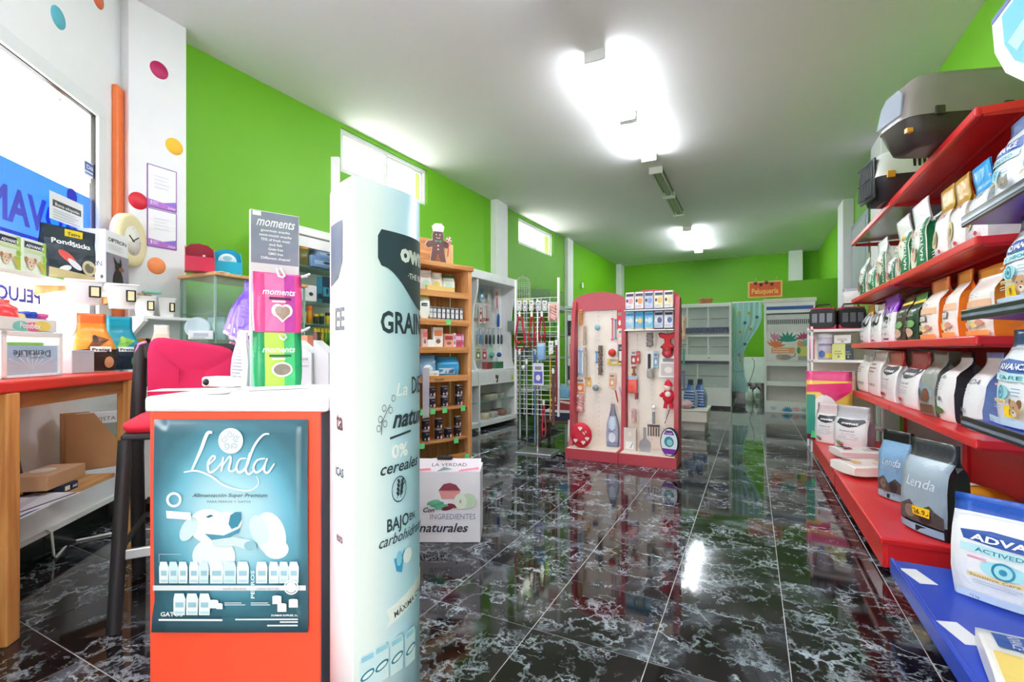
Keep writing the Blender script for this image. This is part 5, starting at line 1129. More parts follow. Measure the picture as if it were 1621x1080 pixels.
u_, v_ = tv(612, 843); P.text('BAJO', u_, v_, .052*KT, DK, al='l', bold=.02, sx=.75).text('EN', u_+.09*KT, v_+.008*KT, .03*KT, DK, al='l', bold=.02, sx=.8)
u_, v_ = tv(598, 870); P.text('carbohidratos', u_, v_, .045*KT, DK, al='l', sh=.3, bold=.005, sx=.85)
u_, v_ = tv(622, 885); P.poly([(u_, v_), (u_+.01*KT, v_-.04*KT), (u_+.03*KT, v_-.05*KT), (u_+.045*KT, v_+.02*KT), (u_+.03*KT, v_)], '#3f9fcf').disc(u_+.02*KT, v_-.005*KT, .01, .02, '#8fd0ec', 10).disc(u_+.055*KT, v_-.008*KT, .018, .02, '#f2f7fa', 14)
P.build('lettering', tt); P = PR(tf(1), .0006)
u_, v_ = tv(611, 990); P.poly([(u_, v_-.012*KT), (u_+.012*KT, v_+.012*KT), (u_, v_+.042*KT), (u_+.2*KT, v_+.09*KT), (u_+.2*KT, v_+.036*KT)], '#f4f6f6').text('MÁXIMA CALIDAD', u_+.03*KT, v_+.008*KT, .026*KT, DK, al='l', rot=.16, bold=.01, sx=.9)
P.build('lettering', tt); P = PR(tf(1), .0006)
for i, (px_, py_) in enumerate(((569, 1052), (592, 1036), (616, 1022), (638, 1008))):
    u_, v_ = tv(px_, py_+48); P.poly([(u_, v_), (u_+.046*KT, v_), (u_+.048*KT, v_+.09*KT), (u_+.04*KT, v_+.105*KT), (u_+.006*KT, v_+.105*KT), (u_-.002*KT, v_+.09*KT)], '#d9eef8').rect(u_+.004*KT, v_+.085*KT, u_+.042*KT, v_+.1*KT, '#9fd4ea').disc(u_+.023*KT, v_+.045*KT, .02, .010, '#1f7f9c', 14, .3).disc(u_+.023*KT, v_+.045*KT, .015, .006, '#e9f6fa', 12, .3)
P.build('lettering', tt)
P = PR(tf(-1), .0006)
for t_, px_, py_, s_, c_ in (('EE', 529, 522, .09, DK), ('ta', 527, 680, .075, '#6a3c44'), ('ICAS', 526, 754, .035, DK), ('eso', 526, 858, .04, '#8a5a60')):
    u_, D = tu(538, -1); P = PR(tf(-1), .0006); P.text(t_, u_, EYE+(555-py_)/750*D, s_*KT, c_, al='c', mir=True, sx=.8, bold=.02).build('reverse_print', tt)
u_, D = tu(538, -1); P = PR(tf(-1), .0006); P.poly([(u_-.02*KT, EYE+(555-350)/750*D), (u_+.08*KT, EYE+(555-350)/750*D), (u_+.08*KT, EYE+(555-450)/750*D), (u_+.01*KT, EYE+(555-440)/750*D), (u_-.02*KT, EYE+(555-415)/750*D)], DK)
P.build('reverse_print', tt)
# --- carton of natural ingredients on the floor
def ingr(P, w, h):
    U = lambda px: (px-700)/750*2.7; V = lambda py: (861-py)/750*2.7
    P.poly([(U(692), V(778)), (U(727), V(778)), (U(722), V(792)), (U(697), V(792))], '#e09a98').disc(U(709.5), V(778), .063, .009, '#c98a8c', 18).poly([(U(692), V(778)), (U(700), V(768)), (U(710), V(766)), (U(720), V(769)), (U(727), V(778))], '#8f3a50')
    for a, b, c_ in ((690, 800, '#4fa88a'), (696, 804, '#5fb08c'), (684, 797, '#6fb894')): P.disc(U(a), V(b), .04, .014, c_, 12, .25)
    P.disc(U(706), V(806), .035, .012, '#6a2434', 12, .2).disc(U(714), V(802), .03, .011, '#7c2c3c', 12, -.3).disc(U(740), V(794), .042, .042, '#c4dcc0', 18).disc(U(727), V(795), .036, .045, '#e6efe2', 18, .2).disc(U(727), V(795), .006, .012, '#a9b89a', 8)
    P.text('Con', U(667), V(812), .038, '#2b2b38', al='l', sh=.3, bold=.02).text('INGREDIENTES', U(679), V(823), .045, '#8d8fae', al='l', w=U(751)-U(679), bold=.005).text('naturales', U(662), V(843), .072, '#26283a', al='l', w=U(737)-U(662), sh=.3, bold=.015)
o = carton('white and pink carton lettered INGREDIENTES naturales on the floor', CAMP((702-810.5)/750*2.705, 2.83, .001), TH, .42, .24, .405, '#eeecf4', '#e3e0ea', '#e9e4ee', ingr)
fl2 = MB().add([(-.21, -.12, .405), (.21, -.12, .405), (.212, -.06, .468), (-.212, -.06, .468)], [(0, 1, 2, 3)], mat('#e6dce4', .5)).build('top_flap', o); fl2.modifiers.new('t', 'SOLIDIFY').thickness = .003
P = PR(lambda u, v, q: (u, -.12+v*.69-q*.7, .405+v*.72+q*.7)); P.text('LA VERDAD', .03, .035, .03, '#33343c', w=.2).poly([(.08, .0), (.2, .015), (.2, .03), (.1, .015)], '#e8889a').poly([(-.2, .0), (-.07, .01), (-.08, .022), (-.2, .012)], '#e06f80').poly([(-.04, .0), (.0, .03), (.05, .015)], '#6a8a86').build('flap_print', fl2)
MB().bbox(-.045, .045, -.075, -.05, .462, .485, M_BLACK, .006).build('clip_handle', o)
# ================================================================== LEFT WALL: CABINETS AND SHELVES
G_SH = glassm('#bfe6d8', .28, .05, 'green_tinted_glass'); G_CAB = glassm('#e4f4ee', .12, .03)
# --- glass display cabinet with wooden top
gc = thing('glass_cabinet', 'glass display cabinet with pale wooden top against the green wall', 'cabinet', (-3.47, 1.97, 0), 0); GH = 1.615; gl_ = .72
for x_, y_ in ((-.20, 0), (.20, 0), (.20, gl_), (-.20, gl_)): MB().box(x_-.006, x_+.006, y_-.006, y_+.006, 0, GH, mat('#9fc4b8', .2, .3)).build('corner_post', gc)
MB().bbox(-.215, .225, -.02, gl_+.02, GH, GH+.022, woodm('#e2b27c', '#c98f55', 3, .5, 0), .003).build('wooden_top', gc)
MB().box(-.20, .20, -.002, .002, .0, GH, G_CAB).build('end_pane', gc)
for a in (0, gl_/2): MB().box(.198, .202, a+.004, a+gl_/2-.004, 0, GH, G_CAB).build('front_pane', gc)
for z in (.35, .72, 1.0, 1.17, 1.36): MB().box(-.195, .195, .006, gl_-.006, z-.004, z+.004, G_SH).build('glass_shelf', gc)
MB().box(-.20, .20, 0, gl_, 0, .06, M_WH).build('plinth', gc)
def brochure_holder(px_, c1, c2, lab, disc):
    p = W(px_, 430, X=-3.40); t = thing('leaflet_holder', lab, 'leaflet holder', (p.x, p.y, GH+.023), R(62))
    cc = mat(c1, .25); c3 = mat(c2, .25)
    MB().prism([(-.085, 0), (.085, 0), (.085, .17), (.05, .2), (0, .208), (-.05, .2), (-.085, .17)], .05, .056, cc).build('back_panel', t)
    for x_ in (-.085, .08): MB().prism([(.05, 0), (-.06, 0), (-.06, .10), (.05, .185)], x_, x_+.005, c3, 'x').build('side_panel', t)
    MB().box(-.08, .08, -.06, -.055, 0, .10, c3).build('front_lip', t); MB().box(-.08, .08, -.06, .05, 0, .004, cc).build('floor_panel', t)
    if disc: P = PR(flat(.05)); P.disc(0, .115, .06, .06, '#eef6f8', 22).rect(-.055, .09, .055, .115, '#2a5f74').text('Cunipic', 0, .095, .02, '#ffffff', w=.08, bold=.02).disc(0, .14, .03, .018, '#9fc4cc', 12).build('round_print', t)
    else: P = PR(flat(.05)); P.rect(.02, .12, .035, .132, '#f2f2f2').build('label', t)
brochure_holder(316, '#8f1030', '#c42a4a', 'dark red leaflet holder on the wooden cabinet top', 0); brochure_holder(361, '#1a94b8', '#2aa9cc', 'blue leaflet holder with round white print on the cabinet top', 1)
tag(MB().bbox(-.03, .03, -.04, .04, 0, .004, M_WH, .001).build('leaflet', None, (-3.272, 2.02, GH+.023), R(20)), 'white leaflet lying before the red leaflet holder', 'leaflet')
o = tag(MB().bbox(-.14, .14, -.05, .05, 0, .035, mat('#efb08a', .6), .006).build('envelope_box', None, (-3.30, 2.42, GH+.05), R(80)), 'peach-coloured flat box leaning on the cabinet top', 'box'); o.rotation_euler = (R(12), R(8), R(80))
GC_ = 'goods in the glass cabinet'
def cab(px_, z, w, d, h, c, lab, X=-3.36, kind='box', c2='#eeeeee'):
    p = W(px_, 555, X=X)
    if kind == 'box': carton(lab, (p.x, p.y, z+.0045), R(60), w, d, h, c, c2, art=lambda P, w_, h_: P.rect(-w_*.3, h_*.3, w_*.3, h_*.7, c2).lines(-w_*.4, w_*.4, h_*.08, h_*.24, 2, '#8d93a0', .2), group=GC_)
    elif kind == 'plate':
        t = tag(MB().lathe([(.0001, 0), (w/2, .01), (w/2, .022), (w*.42, .018), (.0001, .012)], mat(c, .3), 24).build('display_plate', None, (p.x, p.y, z+.0045+w*.5), 0), lab, 'plate', GC_); t.rotation_euler = (R(80), 0, R(60))
    else: bag(lab, (p.x, p.y, z+.0045), R(60), w, d, h, c, c2, group=GC_, fill=.5, cat='packet', name='packet')
cab(313, 1.17, .15, .02, .16, '#b9cbd4', 'round clear dish standing in the glass cabinet', kind='plate'); cab(318, 1.17, .14, .06, .06, '#e9edf2', 'white low box before the round dish in the cabinet', -3.30, 'box', '#b9c4d4'); cab(343, 1.17, .11, .05, .16, '#bcd0de', 'pale blue packet on the upper cabinet shelf', -3.36, 'bag', '#8fb0c8'); cab(374, 1.17, .13, .06, .14, '#c9ccd6', 'grey packet at right on the upper cabinet shelf', -3.36, 'bag', '#7f8ba0')
cab(309, 1.0, .07, .04, .11, '#eceef0', 'white box on the middle cabinet shelf'); cab(320, 1.0, .08, .05, .11, '#44589c', 'blue and white box on the middle cabinet shelf', -3.33, 'box', '#dfe4f0'); cab(344, 1.0, .15, .06, .09, '#e9b4b4', 'pink packet on the middle cabinet shelf', -3.34, 'bag', '#d89a9a'); cab(367, 1.0, .12, .06, .08, '#b98a7a', 'brown and pink packet beside the pink packet', -3.33, 'bag', '#d8a898')
cab(352, .72, .20, .08, .16, '#e0a4a0', 'large pink carton low in the glass cabinet', -3.44, 'box', '#d87f78')
# small dark-red side table with a plastic candy box
sd_ = thing('side_table', 'small dark red side table behind the stool', 'table', W(330, 600, D=2.75)*1, TH); sd_.location.z = 0
MB().bbox(-.16, .10, -.12, .12, .985, 1.005, mat('#7c1f2a', .4), .004).build('top', sd_); MB().bbox(-.06, -.01, -.03, .03, 0, .985, woodm('#6a3c24', '#4a2816', 3), .004).build('post', sd_); MB().bbox(-.16, .1, -.12, .12, 0, .02, mat('#5a2a20', .5), .004).build('foot', sd_)
cb = thing('candy_box', 'clear plastic box of candies on the dark red table', 'box', (sd_.location.x-.06, sd_.location.y-.02, 1.006), TH+.3)
MB().bbox(-.05, .05, -.04, .04, 0, .075, glassm('#dfeee6', .35, .1), .006).build('container', cb); MB().bbox(-.054, .054, -.044, .044, .075, .088, glassm('#eef6f2', .5, .1), .004).build('lid', cb)
m_ = MB(); rnd = random.Random(4)
for i in range(14): m_.blob((rnd.uniform(-.035, .035), rnd.uniform(-.028, .028), rnd.uniform(.012, .055)), (.011, .011, .009), mat(rnd.choice(['#f0e04a', '#e6d23a', '#f4f0c0', '#8fb84a']), .5), 7, 5)
stuff(m_.build('candies', cb))
# --- white wall cabinet with aquarium goods
wc = thing('wall_cabinet', 'white open wall cabinet with small aquarium goods', 'cabinet', (lwX(3.3), 3.35, 0), LPHI); cw = .62; dpt = .36
for x_ in (-cw, cw-.03): MB().box(x_, x_+.03, -dpt, -.01, .86, 2.12, M_WH).build('side_panel', wc)
MB().box(-cw+.03, cw-.03, -.03, -.015, .86, 2.10, M_WH).build('back_panel', wc); MB().bbox(-cw-.02, cw+.02, -dpt-.02, -.01, 2.10, 2.17, M_WH, .006).build('cornice', wc); MB().box(-cw, cw, -dpt-.005, -dpt+.012, 2.0, 2.09, M_WH).build('light_pelmet', wc)
for z in (1.84, 1.53, 1.335, 1.15): MB().box(-cw+.03, cw-.03, -dpt+.01, -.03, z-.004, z+.004, G_SH).build('glass_shelf', wc)
MB().box(-cw, cw, -dpt, -.01, .80, .86, M_WH).build('bottom_board', wc)
WG = 'aquarium goods in the wall cabinet'
def wcg(px_, z, w, d, h, c, lab, kind='box', c2='#f0f0f0'):
    p = W(px_, 555, X=-3.52)
    if kind == 'box': carton(lab, (p.x, p.y, z+.0045), LPHI, w, d, h, c, c2, art=lambda P, w_, h_: P.rect(-w_*.4, h_*.25, w_*.35, h_*.6, c2).disc(w_*.1, h_*.45, w_*.15, h_*.12, '#2f3440', 10), group=WG)
    elif kind == 'jar':
        t = thing('food_jar', lab, 'jar', (p.x, p.y, z+.0045), LPHI, WG); MB().lathe([(.0001, 0), (w/2, 0), (w/2, h*.75), (.0001, h*.75)], mat(c, .3), 14).build('body', t); MB().lathe([(w*.52, h*.74), (w*.52, h), (.0001, h)], mat(c2, .4), 14).build('lid', t)
    else: bag(lab, (p.x, p.y, z+.0045), LPHI, w, d, h, c, c2, group=WG, fill=.6, cat='packet', name='packet')
wcg(478, 1.84, .11, .1, .19, '#6a6a3a', 'dark jar with orange lid on the top cabinet shelf', 'jar', '#ef9a1f'); wcg(504, 1.84, .26, .16, .10, '#5f86b4', 'blue-lidded fish tank box on the top cabinet shelf', 'box', '#8fb0d4'); wcg(511, 1.945, .2, .12, .06, '#7c9cc4', 'flat blue box on the fish tank box', 'box', '#a4bcd8')
wcg(484, 1.53, .15, .1, .14, '#eef0f2', 'white pump box with green top on the middle shelf', 'box', '#e4e8ea'); wcg(503, 1.53, .07, .07, .13, '#2a7fa0', 'short teal box on the middle cabinet shelf', 'box', '#143a52'); wcg(512, 1.53, .09, .08, .24, '#1c3f52', 'tall dark teal box on the middle cabinet shelf', 'box', '#3fa0bc'); wcg(523, 1.53, .08, .07, .2, '#2f9cc0', 'light teal box at the end of the middle shelf', 'box', '#14506a')
for i, (px_, c, h, l) in enumerate(((475, '#e6c23a', .1, 'yellow food jar farthest left on the lower shelf'), (481, '#d8b43a', .1, 'mustard food jar second from left on the lower shelf'), (490, '#ef9a2a', .16, 'tall orange bottle on the lower shelf'), (500, '#3a3c34', .09, 'black tin with yellow stripe on the lower shelf'), (509, '#2f3a34', .1, 'dark green tin on the lower shelf'), (519, '#e8d23a', .11, 'yellow food jar at the right of the lower shelf'))): wcg(px_, 1.335, .046, .046, h, c, l, 'jar', ['#f2e06a', '#e9d06a', '#e8702a', '#e8d02a', '#c0d040', '#2f2f2f'][i])
for i, (px_, c, l) in enumerate(((499, '#e89aa4', 'pink slim bottle on the lowest cabinet shelf'), (504, '#4a5a3a', 'olive slim bottle on the lowest cabinet shelf'), (510, '#d8c040', 'yellow slim bottle on the lowest cabinet shelf'), (516, '#7fb83a', 'lime slim bottle on the lowest cabinet shelf'), (521, '#5fc04a', 'green slim bottle at the end of the lowest cabinet shelf'))): wcg(px_, 1.15, .034, .034, .15, c, l, 'jar', '#f0d840')
# tall white post
p = W(531, 555, D=4.1)
tag(MB().bbox(-.035, .035, -.015, .015, 0, EYE+(555-249)/750*4.1, M_WH, .003).build('white_post', None, (p.x, p.y, 0), TH), 'tall thin white post standing just behind the totem', 'post')
# back counter with white cardboard displays
p = W(500, 600, D=2.75); bc = thing('back_counter', 'white back counter behind the orange-red counter', 'counter', (p.x, p.y, 0), TH)
MB().bbox(-.14, .45, -.2, .25, .86, .885, M_WH, .004).build('top', bc); MB().box(-.13, .43, -.17, .24, 0, .86, mat('#e4e6e8', .5)).build('body', bc)
def wedge(px_, D, w, lab, txt):
    p = W(px_, 600, D=D); t = tag(MB().prism([(-w/2, 0), (w/2, 0), (w/2, .20), (-w/2, .27)], -.06, .06, mat('#eef0f4', .4)).build('cardboard_display', None, (p.x, p.y, .886), TH), lab, 'display box', 'white cardboard displays')
    if txt: P = PR(flat(-.06)); P.text('GENUINE', 0, .16, .022, '#5a6070', w=w*.6).line([(-w*.4, .15), (w*.4, .15)], .0015, '#9aa2b4').text('DOS PRODUCT', 0, .125, .016, '#4a5264', w=w*.7).rect(-w*.1, .004, w*.1, .009, '#d8502a').rect(w*.12, .004, w*.3, .009, '#c8b83a').build('print', t)
wedge(488, 2.6, .085, 'white sloped display lettered GENUINE on the back counter', 1); wedge(515, 2.62, .08, 'blank white sloped display on the back counter', 0)
p = W(476, 600, D=2.7); carton('tall peach carton half hidden behind the treat stand', (p.x-.02, p.y+.03, .886), TH, .09, .08, .30, '#e0906a', '#d8805c')

# --- pine shelving with tins
PN = woodm('#d99a5c', '#b06a34', 2.5, .5, 0); PN2 = woodm('#e2aa70', '#bd7c42', 2.5, .5, 2)
PPHI = math.atan2(.944, .33); PO = Vector((-2.516, 4.07, 0)); PL = .98; PD = .30
ps = thing('pine_shelving', 'tall pine shelving unit stocked with tins and snack bags', 'shelving unit', PO, PPHI)
PZ = (1.94, 1.664, 1.394, 1.131, .856, .549, .241)
for x_ in (-PL, -.045): MB().bbox(x_, x_+.045, 0, PD, 0, 1.93, PN2, .003).build('side_panel', ps)
for i, z in enumerate(PZ):
    so = MB().bbox(-PL+.045, -.045, .015, PD-.02, z-.022, z, PN, .002).build('shelf', ps) if i else MB().bbox(-PL-.01, .015, -.015, PD, z-.045, z, PN, .003).build('top_board', ps)
    if i and i != 5 and i != 6: MB().bbox(-PL+.03, -.035, -.006, .016, z-.055, z+.004, PN, .003).build('edge_board', so)
for i in range(5): MB().box(-PL+.05+i*.175, -PL+.05+i*.175+.165, PD-.018, PD, .02, 1.90, PN2).build('back_board', ps)
MB().bbox(-PL+.04, -.16, PD-.03, PD, 1.94, 2.22, PN, .003).build('header_board', ps)
MB().bbox(-PL+.045, -.045, .02, .04, 0, .08, PN).build('kick_board', ps)
P = PR(flat(-.0065)); P.text('Gosbi', -.40, PZ[4]-.042, .035, '#3a2a1a', w=.11, bold=.02).build('shelf_lettering', ps)
PM = Matrix.Translation(PO) @ Matrix.Rotation(PPHI, 4, 'Z')
def wx(px_, y=0.0):
    dx, dy = _dir(px_); o = PM @ Vector((0, y, 0)); d = Vector((math.cos(PPHI), math.sin(PPHI)))
    # o + t d = s (dx,dy)
    det = d.x*-dy + d.y*dx
    return (o.x*dy - o.y*dx)/det if det else 0
def pl(x, y, z): q = PM @ Vector((x, y, z)); return (q.x, q.y, q.z)
tin0 = None
def tin(x, y, z, c, lab, grp, r=.036, h=.105, lidc=None):
    t = thing('food_tin', lab, 'tin', pl(x, y, z), PPHI, grp)
    MB().lathe([(.0001, .002), (r-.004, 0), (r, .004), (r, .009), (r-.001, .011), (r-.001, h-.011), (r, h-.009), (r, h-.003), (r-.004, h), (r-.006, h-.004), (.0001, h-.004)], M_STEEL, 16).build('can', t)
    lb = MB().lathe([(r+.0004, .012), (r+.0004, h-.012)], mat(c, .35), 16).build('paper_label', t)
    P = PR(lambda u, v, o: ((r+.001+o)*math.sin(u/r), -(r+.001+o)*math.cos(u/r), v), .0005)
    if lidc: P.rect(-.02, h*.15, .02, h*.85, lidc, 4).text('DOG', 0, h*.5, .02, '#2a2a30', w=.03, bold=.03)
    else: P.disc(.012, h*.26, .016, .018, '#e6aab0', 12).disc(.012, h*.26, .009, .01, '#f4e2e0', 10).text('Gosbi', .0, h*.68, .016, '#d8ccd8', w=.034).rect(-.03, h*.2, -.02, h*.34, '#d8d4d4')
    P.build('label_print', lb)
GTN = 'dark tins of wet food'
for k, (px_, n) in enumerate(((683, 2), (703, 2), (726, 2))):
    for j in range(n): tin(wx(px_, .06), .06, PZ[5]+.001+j*.1052, '#241a2a', '%s tin of the %s stack on the shelf under the Gosbi board' % (['lower', 'upper'][j], ['left', 'middle', 'right'][k]), GTN)
for k, (px_, n, c) in enumerate(((674, 2, '#241a2a'), (694, 2, '#241a2a'), (709, 1, '#241a2a'), (724, 2, '#2c1c1c'))):
    for j in range(n): tin(wx(px_, .06), .06, PZ[6]+.001+j*.1052, c, ('single short tin standing alone on the lowest tin shelf' if n == 1 else '%s tin of the %s stack on the lowest tin shelf' % (['lower', 'upper'][j], {0: 'leftmost', 1: 'second', 3: 'rightmost'}[k])), GTN)
for k, px_ in enumerate((681, 687, 694, 701, 708, 715, 722, 729)):
    tin(wx(px_, .07), .07, PZ[2]+.001, '#2d3036' if k % 2 else '#3a3f46', 'black and white tin, %s from left in the row of eight' % ['first', 'second', 'third', 'fourth', 'fifth', 'sixth', 'seventh', 'eighth'][k], 'row of black and white tins', .0225, .125, '#dfe3e8')
GSN = 'snack bags on the pine shelving'
def snk(px_, y, z, w, d, h, c, lab, top=None, side=None, art=None, **kw): return bag(lab, pl(wx(px_, y), y, z+.001), PPHI+R(-20), w, d, h, c, side, top, .85, None, .1, art, GSN, cat='snack bag', name='snack_bag', **kw)
sna = lambda c: (lambda P, w, h: (P.disc(0, h*.35, w*.3, h*.2, c, 14), P.text('snack', 0, h*.66, h*.1, '#7a6a6a', w=w*.6, sh=.2), P.rect(-w*.3, h*.06, w*.3, h*.16, '#f0d890', 2)))
snk(673, .115, PZ[1], .12, .06, .20, '#e9d9d2', 'cream and mint snack bag at the left of the upper pine shelf', '#f2ece6', art=sna('#a9d8bc')); snk(690, .115, PZ[1], .12, .06, .19, '#f0e6dc', 'cream and yellow snack bag in the middle of the upper pine shelf', '#f4efe8', art=sna('#d8c46a')); snk(709, .115, PZ[1], .13, .06, .18, '#eef2ea', 'white snack bag with green top on the upper pine shelf', '#3f7a4f', art=sna('#c9e0cc'))
tag(MB().bbox(-.16, .16, -.018, .018, 0, .05, mat('#e2c074', .6), .002).build('snack_tray', None, pl(wx(697, .04), .04, PZ[1]+.001), PPHI), 'low yellow display tray before the snack bags', 'tray')
snk(671, .06, PZ[2], .10, .08, .24, '#eef0e4', 'white and lime supplement pouch at the left of the tin row', '#c9d83a', art=lambda P, w, h: (P.rect(-w*.3, h*.5, w*.25, h*.62, '#26303e', 3), P.text('ADVANCE', 0, h*.53, h*.05, '#ffffff', w=w*.4)), foot=.7)
for px_, w, h, c, c2, l in ((672, .05, .17, '#e8c4c0', '#e86a6a', 'pink and white sachet at the left of the sachet shelf'), (693, .10, .19, '#f4efe8', '#e88a5a', 'white pouch with orange top on the sachet shelf'), (710, .10, .13, '#e9a48c', '#b03a3a', 'orange and brown box on the sachet shelf'), (719, .03, .14, '#e9dcec', '#b89ac4', 'pale violet slim box on the sachet shelf'), (725, .08, .13, '#d83a7c', '#f4c4d8', 'magenta box on the sachet shelf'), (732, .03, .13, '#c98ac0', '#e8c8e4', 'lilac slim box at the right of the sachet shelf')):
    carton(l, pl(wx(px_, .06), .07, PZ[3]+.001), PPHI+R(-12), w, .05, h, c, '#e6dcd8', art=lambda P, w_, h_, c2=c2: P.rect(-w_*.4, h_*.55, w_*.4, h_*.85, c2).disc(0, h_*.3, w_*.25, h_*.12, '#8a6a5a', 12).lines(-w_*.35, w_*.35, h_*.42, h_*.5, 2, '#b09a94', .2), group='sachets on the pine shelving')
carton('small white open tray on the sachet shelf', pl(wx(683, .03), .06, PZ[3]+.001), PPHI, .07, .06, .07, '#f2f2f2')
snk(676, .08, PZ[4], .15, .1, .20, '#7fa4c4', 'blue and white crinkled bag at the left above the Gosbi board', '#4a86b8', wr=.02, art=sna('#dfe8ee')); snk(706, .09, PZ[4], .24, .12, .18, '#3f98c8', 'bright blue crinkled bag above the Gosbi board', '#2a86bc', wr=.02, art=lambda P, w, h: (P.rect(-w*.35, h*.1, w*.3, h*.4, '#cfe4f0', 4), P.rect(-w*.1, h*.12, w*.25, h*.3, '#6a7a9c', 3)))
carton('low white display tray before the blue bags', pl(wx(684, .02), .035, PZ[4]+.001), PPHI, .16, .03, .05, '#eef0f2', art=lambda P, w, h: P.rect(-w*.4, h*.3, w*.4, h*.6, '#e8d8a8'))
for px_, zi, l in ((709, 2, 'tin row'), (666, 5, 'left end of the Gosbi tins'), (684, 5, 'second of the Gosbi tins'), (703, 5, 'middle of the Gosbi tins'), (732, 5, 'right of the Gosbi tins'), (667, 6, 'left end of lowest tins'), (721, 6, 'right of lowest tins'), (738, 6, 'bottom corner of the unit')):
    z = PZ[zi]-.045 if px_ != 738 else .02
    tag(MB().box(-.025, .025, -.002, 0, 0, .05, mat('#6fe08a', .5)).build('price_card', None, pl(wx(px_), -.01, z), PPHI+R(-8)), 'neon green price card at the %s' % l, 'price card', 'green price cards')
# gingerbread figure on top
gb = thing('gingerbread_figure', 'flat gingerbread man figure with chef hat and candy cane', 'decoration', pl(wx(694, .04), .05, 1.941), PPHI+R(-22)); BR = mat('#6f4a48', .6); IC = mat('#f2ece8', .5)
gp = [(-.075, .0), (-.03, .0), (0, .09), (.03, .0), (.08, .0), (.06, .10), (.055, .15), (.09, .14), (.115, .17), (.1, .2), (.05, .21), (.055, .26), (.04, .30), (0, .315), (-.04, .30), (-.055, .26), (-.05, .21), (-.1, .20), (-.12, .17), (-.1, .14), (-.055, .15), (-.06, .1)]
MB().prism([(x*1.12, z) for x, z in gp], -.012, -.004, IC).build('white_border', gb) if False else MB().prism([(x*1.06, z*1.01) for x, z in gp], -.008, .0, IC).build('icing_border', gb)
MB().prism(gp, -.014, -.008, BR).build('body', gb); MB().prism([(-.05, .295), (.05, .295), (.06, .345), (.03, .375), (-.03, .372), (-.06, .345)], -.018, -.006, IC).build('chef_hat', gb)
P = PR(flat(-.014)); P.disc(-.018, .265, .006, .007, '#f4eee8', 8).disc(.018, .265, .006, .007, '#f4eee8', 8).ring(0, .25, .022, .005, '#f4eee8', 10, 3.5, 5.9).poly([(-.03, .215), (-.03, .19), (0, .203), (.03, .19), (.03, .215), (0, .207)], '#4fae8a')
for z in (.16, .125): P.disc(0, z, .008, .008, '#f4eee8', 8)
P.build('face_print', gb); c = MB().lathe([(.0001, 0), (.03, .003), (.03, .012), (.0001, .015)], mat('#f0e4e4', .5), 18); c.xf(Matrix.Translation((.10, -.02, .22)) @ Matrix.Rotation(R(90), 4, 'X')); c.build('lollipop', gb)
P = PR(lambda u, v, o: (.10+u, -.036-o, .22+v))
for i in range(4): P.ring(0, 0, .028, .02, '#d03a4a', 5, i*1.57, i*1.57+.7)
P.build('lollipop_swirl', gb); MB().tube([(.10, -.028, .19), (.09, -.028, .06)], .005, mat('#d8484e', .5)).build('candy_cane', gb)
tag(MB().bbox(-.05, .05, -.008, .008, 0, .22, woodm('#e9bd8c', '#cf9a60', 3), .002).build('wood_offcut', None, pl(wx(714, .1), .14, 1.941), PPHI), 'pale wooden board leaning beside the gingerbread figure', 'board')
tag(MB().box(-.035, .035, -.003, 0, 0, .46, mat('#b9b4c0', .5)).build('blank_card', None, pl(wx(673), -.012, .48), PPHI), 'blank violet-grey card hanging down the front of the pine shelves', 'card')

# --- white grooming-goods unit with scrolled sides
wu = thing('white_shelving', 'white shelving unit with scrolled sides and grooming tools', 'shelving unit', (lwX(6.0)+.02, 5.99, 0), LPHI); UW = .64
MS = mat('#e4e5e7', .45)
scr = [(0, 0), (-.36, 0), (-.36, .80), (-.33, .84), (-.30, .86), (-.27, .95), (-.25, 1.2), (-.25, 1.5), (-.27, 1.72), (-.31, 1.86), (-.33, 1.96), (-.33, 2.08), (0, 2.08)]
for x_ in (-UW, -.44, UW-.035): MB().prism(scr, x_, x_+.035, MS, 'x').build('scrolled_side', wu)
MB().bbox(-UW-.01, UW+.01, -.35, 0, 2.08, 2.20, MS, .01).build('cornice', wu); MB().box(-UW, UW, -.012, 0, .05, 2.08, mat('#cfcfcb', .6)).build('back_panel', wu)
pg = MB()
for i in range(16): z = 1.02+i*.062; pg.box(-.4, UW-.04, -.02, -.012, z, z+.045, mat('#d4d3ce', .6))
stuff(pg.build('slat_backing', wu))
for a, b in ((-UW+.03, -.445), (-.40, UW-.035)): MB().bbox(a, b, -.355, -.33, .62, .80, MS, .004).build('drawer_front', wu)
MB().bbox(-UW+.03, UW-.03, -.34, 0, .80, .83, MS).build('ledge', wu); MB().bbox(-UW, UW, -.36, 0, .05, .12, MS).build('bottom_board', wu)
for z in (.38,): MB().box(-UW+.04, UW-.04, -.33, -.01, z-.004, z+.004, G_SH).build('glass_shelf', wu)
P = PR(flat(-.3555)); cathead(P, .02, .72, .03, '#26262a'); P.poly([(.0, .64), (.05, .64), (.06, .7), (.09, .76), (.05, .73)], '#26262a'); P.poly([(.44, .74), (.47, .70), (.52, .74), (.50, .68), (.52, .65), (.47, .67), (.43, .65), (.45, .69)], '#d8e04a'); P.build('cat_sticker', wu)
UM = Matrix.Translation(Vector((lwX(6.0)+.02, 5.99, 0))) @ Matrix.Rotation(LPHI, 4, 'Z')
def ul(x, y, z): q = UM @ Vector((x, y, z)); return (q.x, q.y, q.z)
def ux(px_, y):
    dx, dy = _dir(px_); o = UM @ Vector((0, y, 0)); d = Vector((math.cos(LPHI), math.sin(LPHI))); return (o.x*dy - o.y*dx)/(d.x*-dy + d.y*dx)
def uz(px_, py, y): q = UM @ Vector((ux(px_, y), y, 0)); D = -q.x*SN + q.y*CS; return EYE+(555-py)/750*D
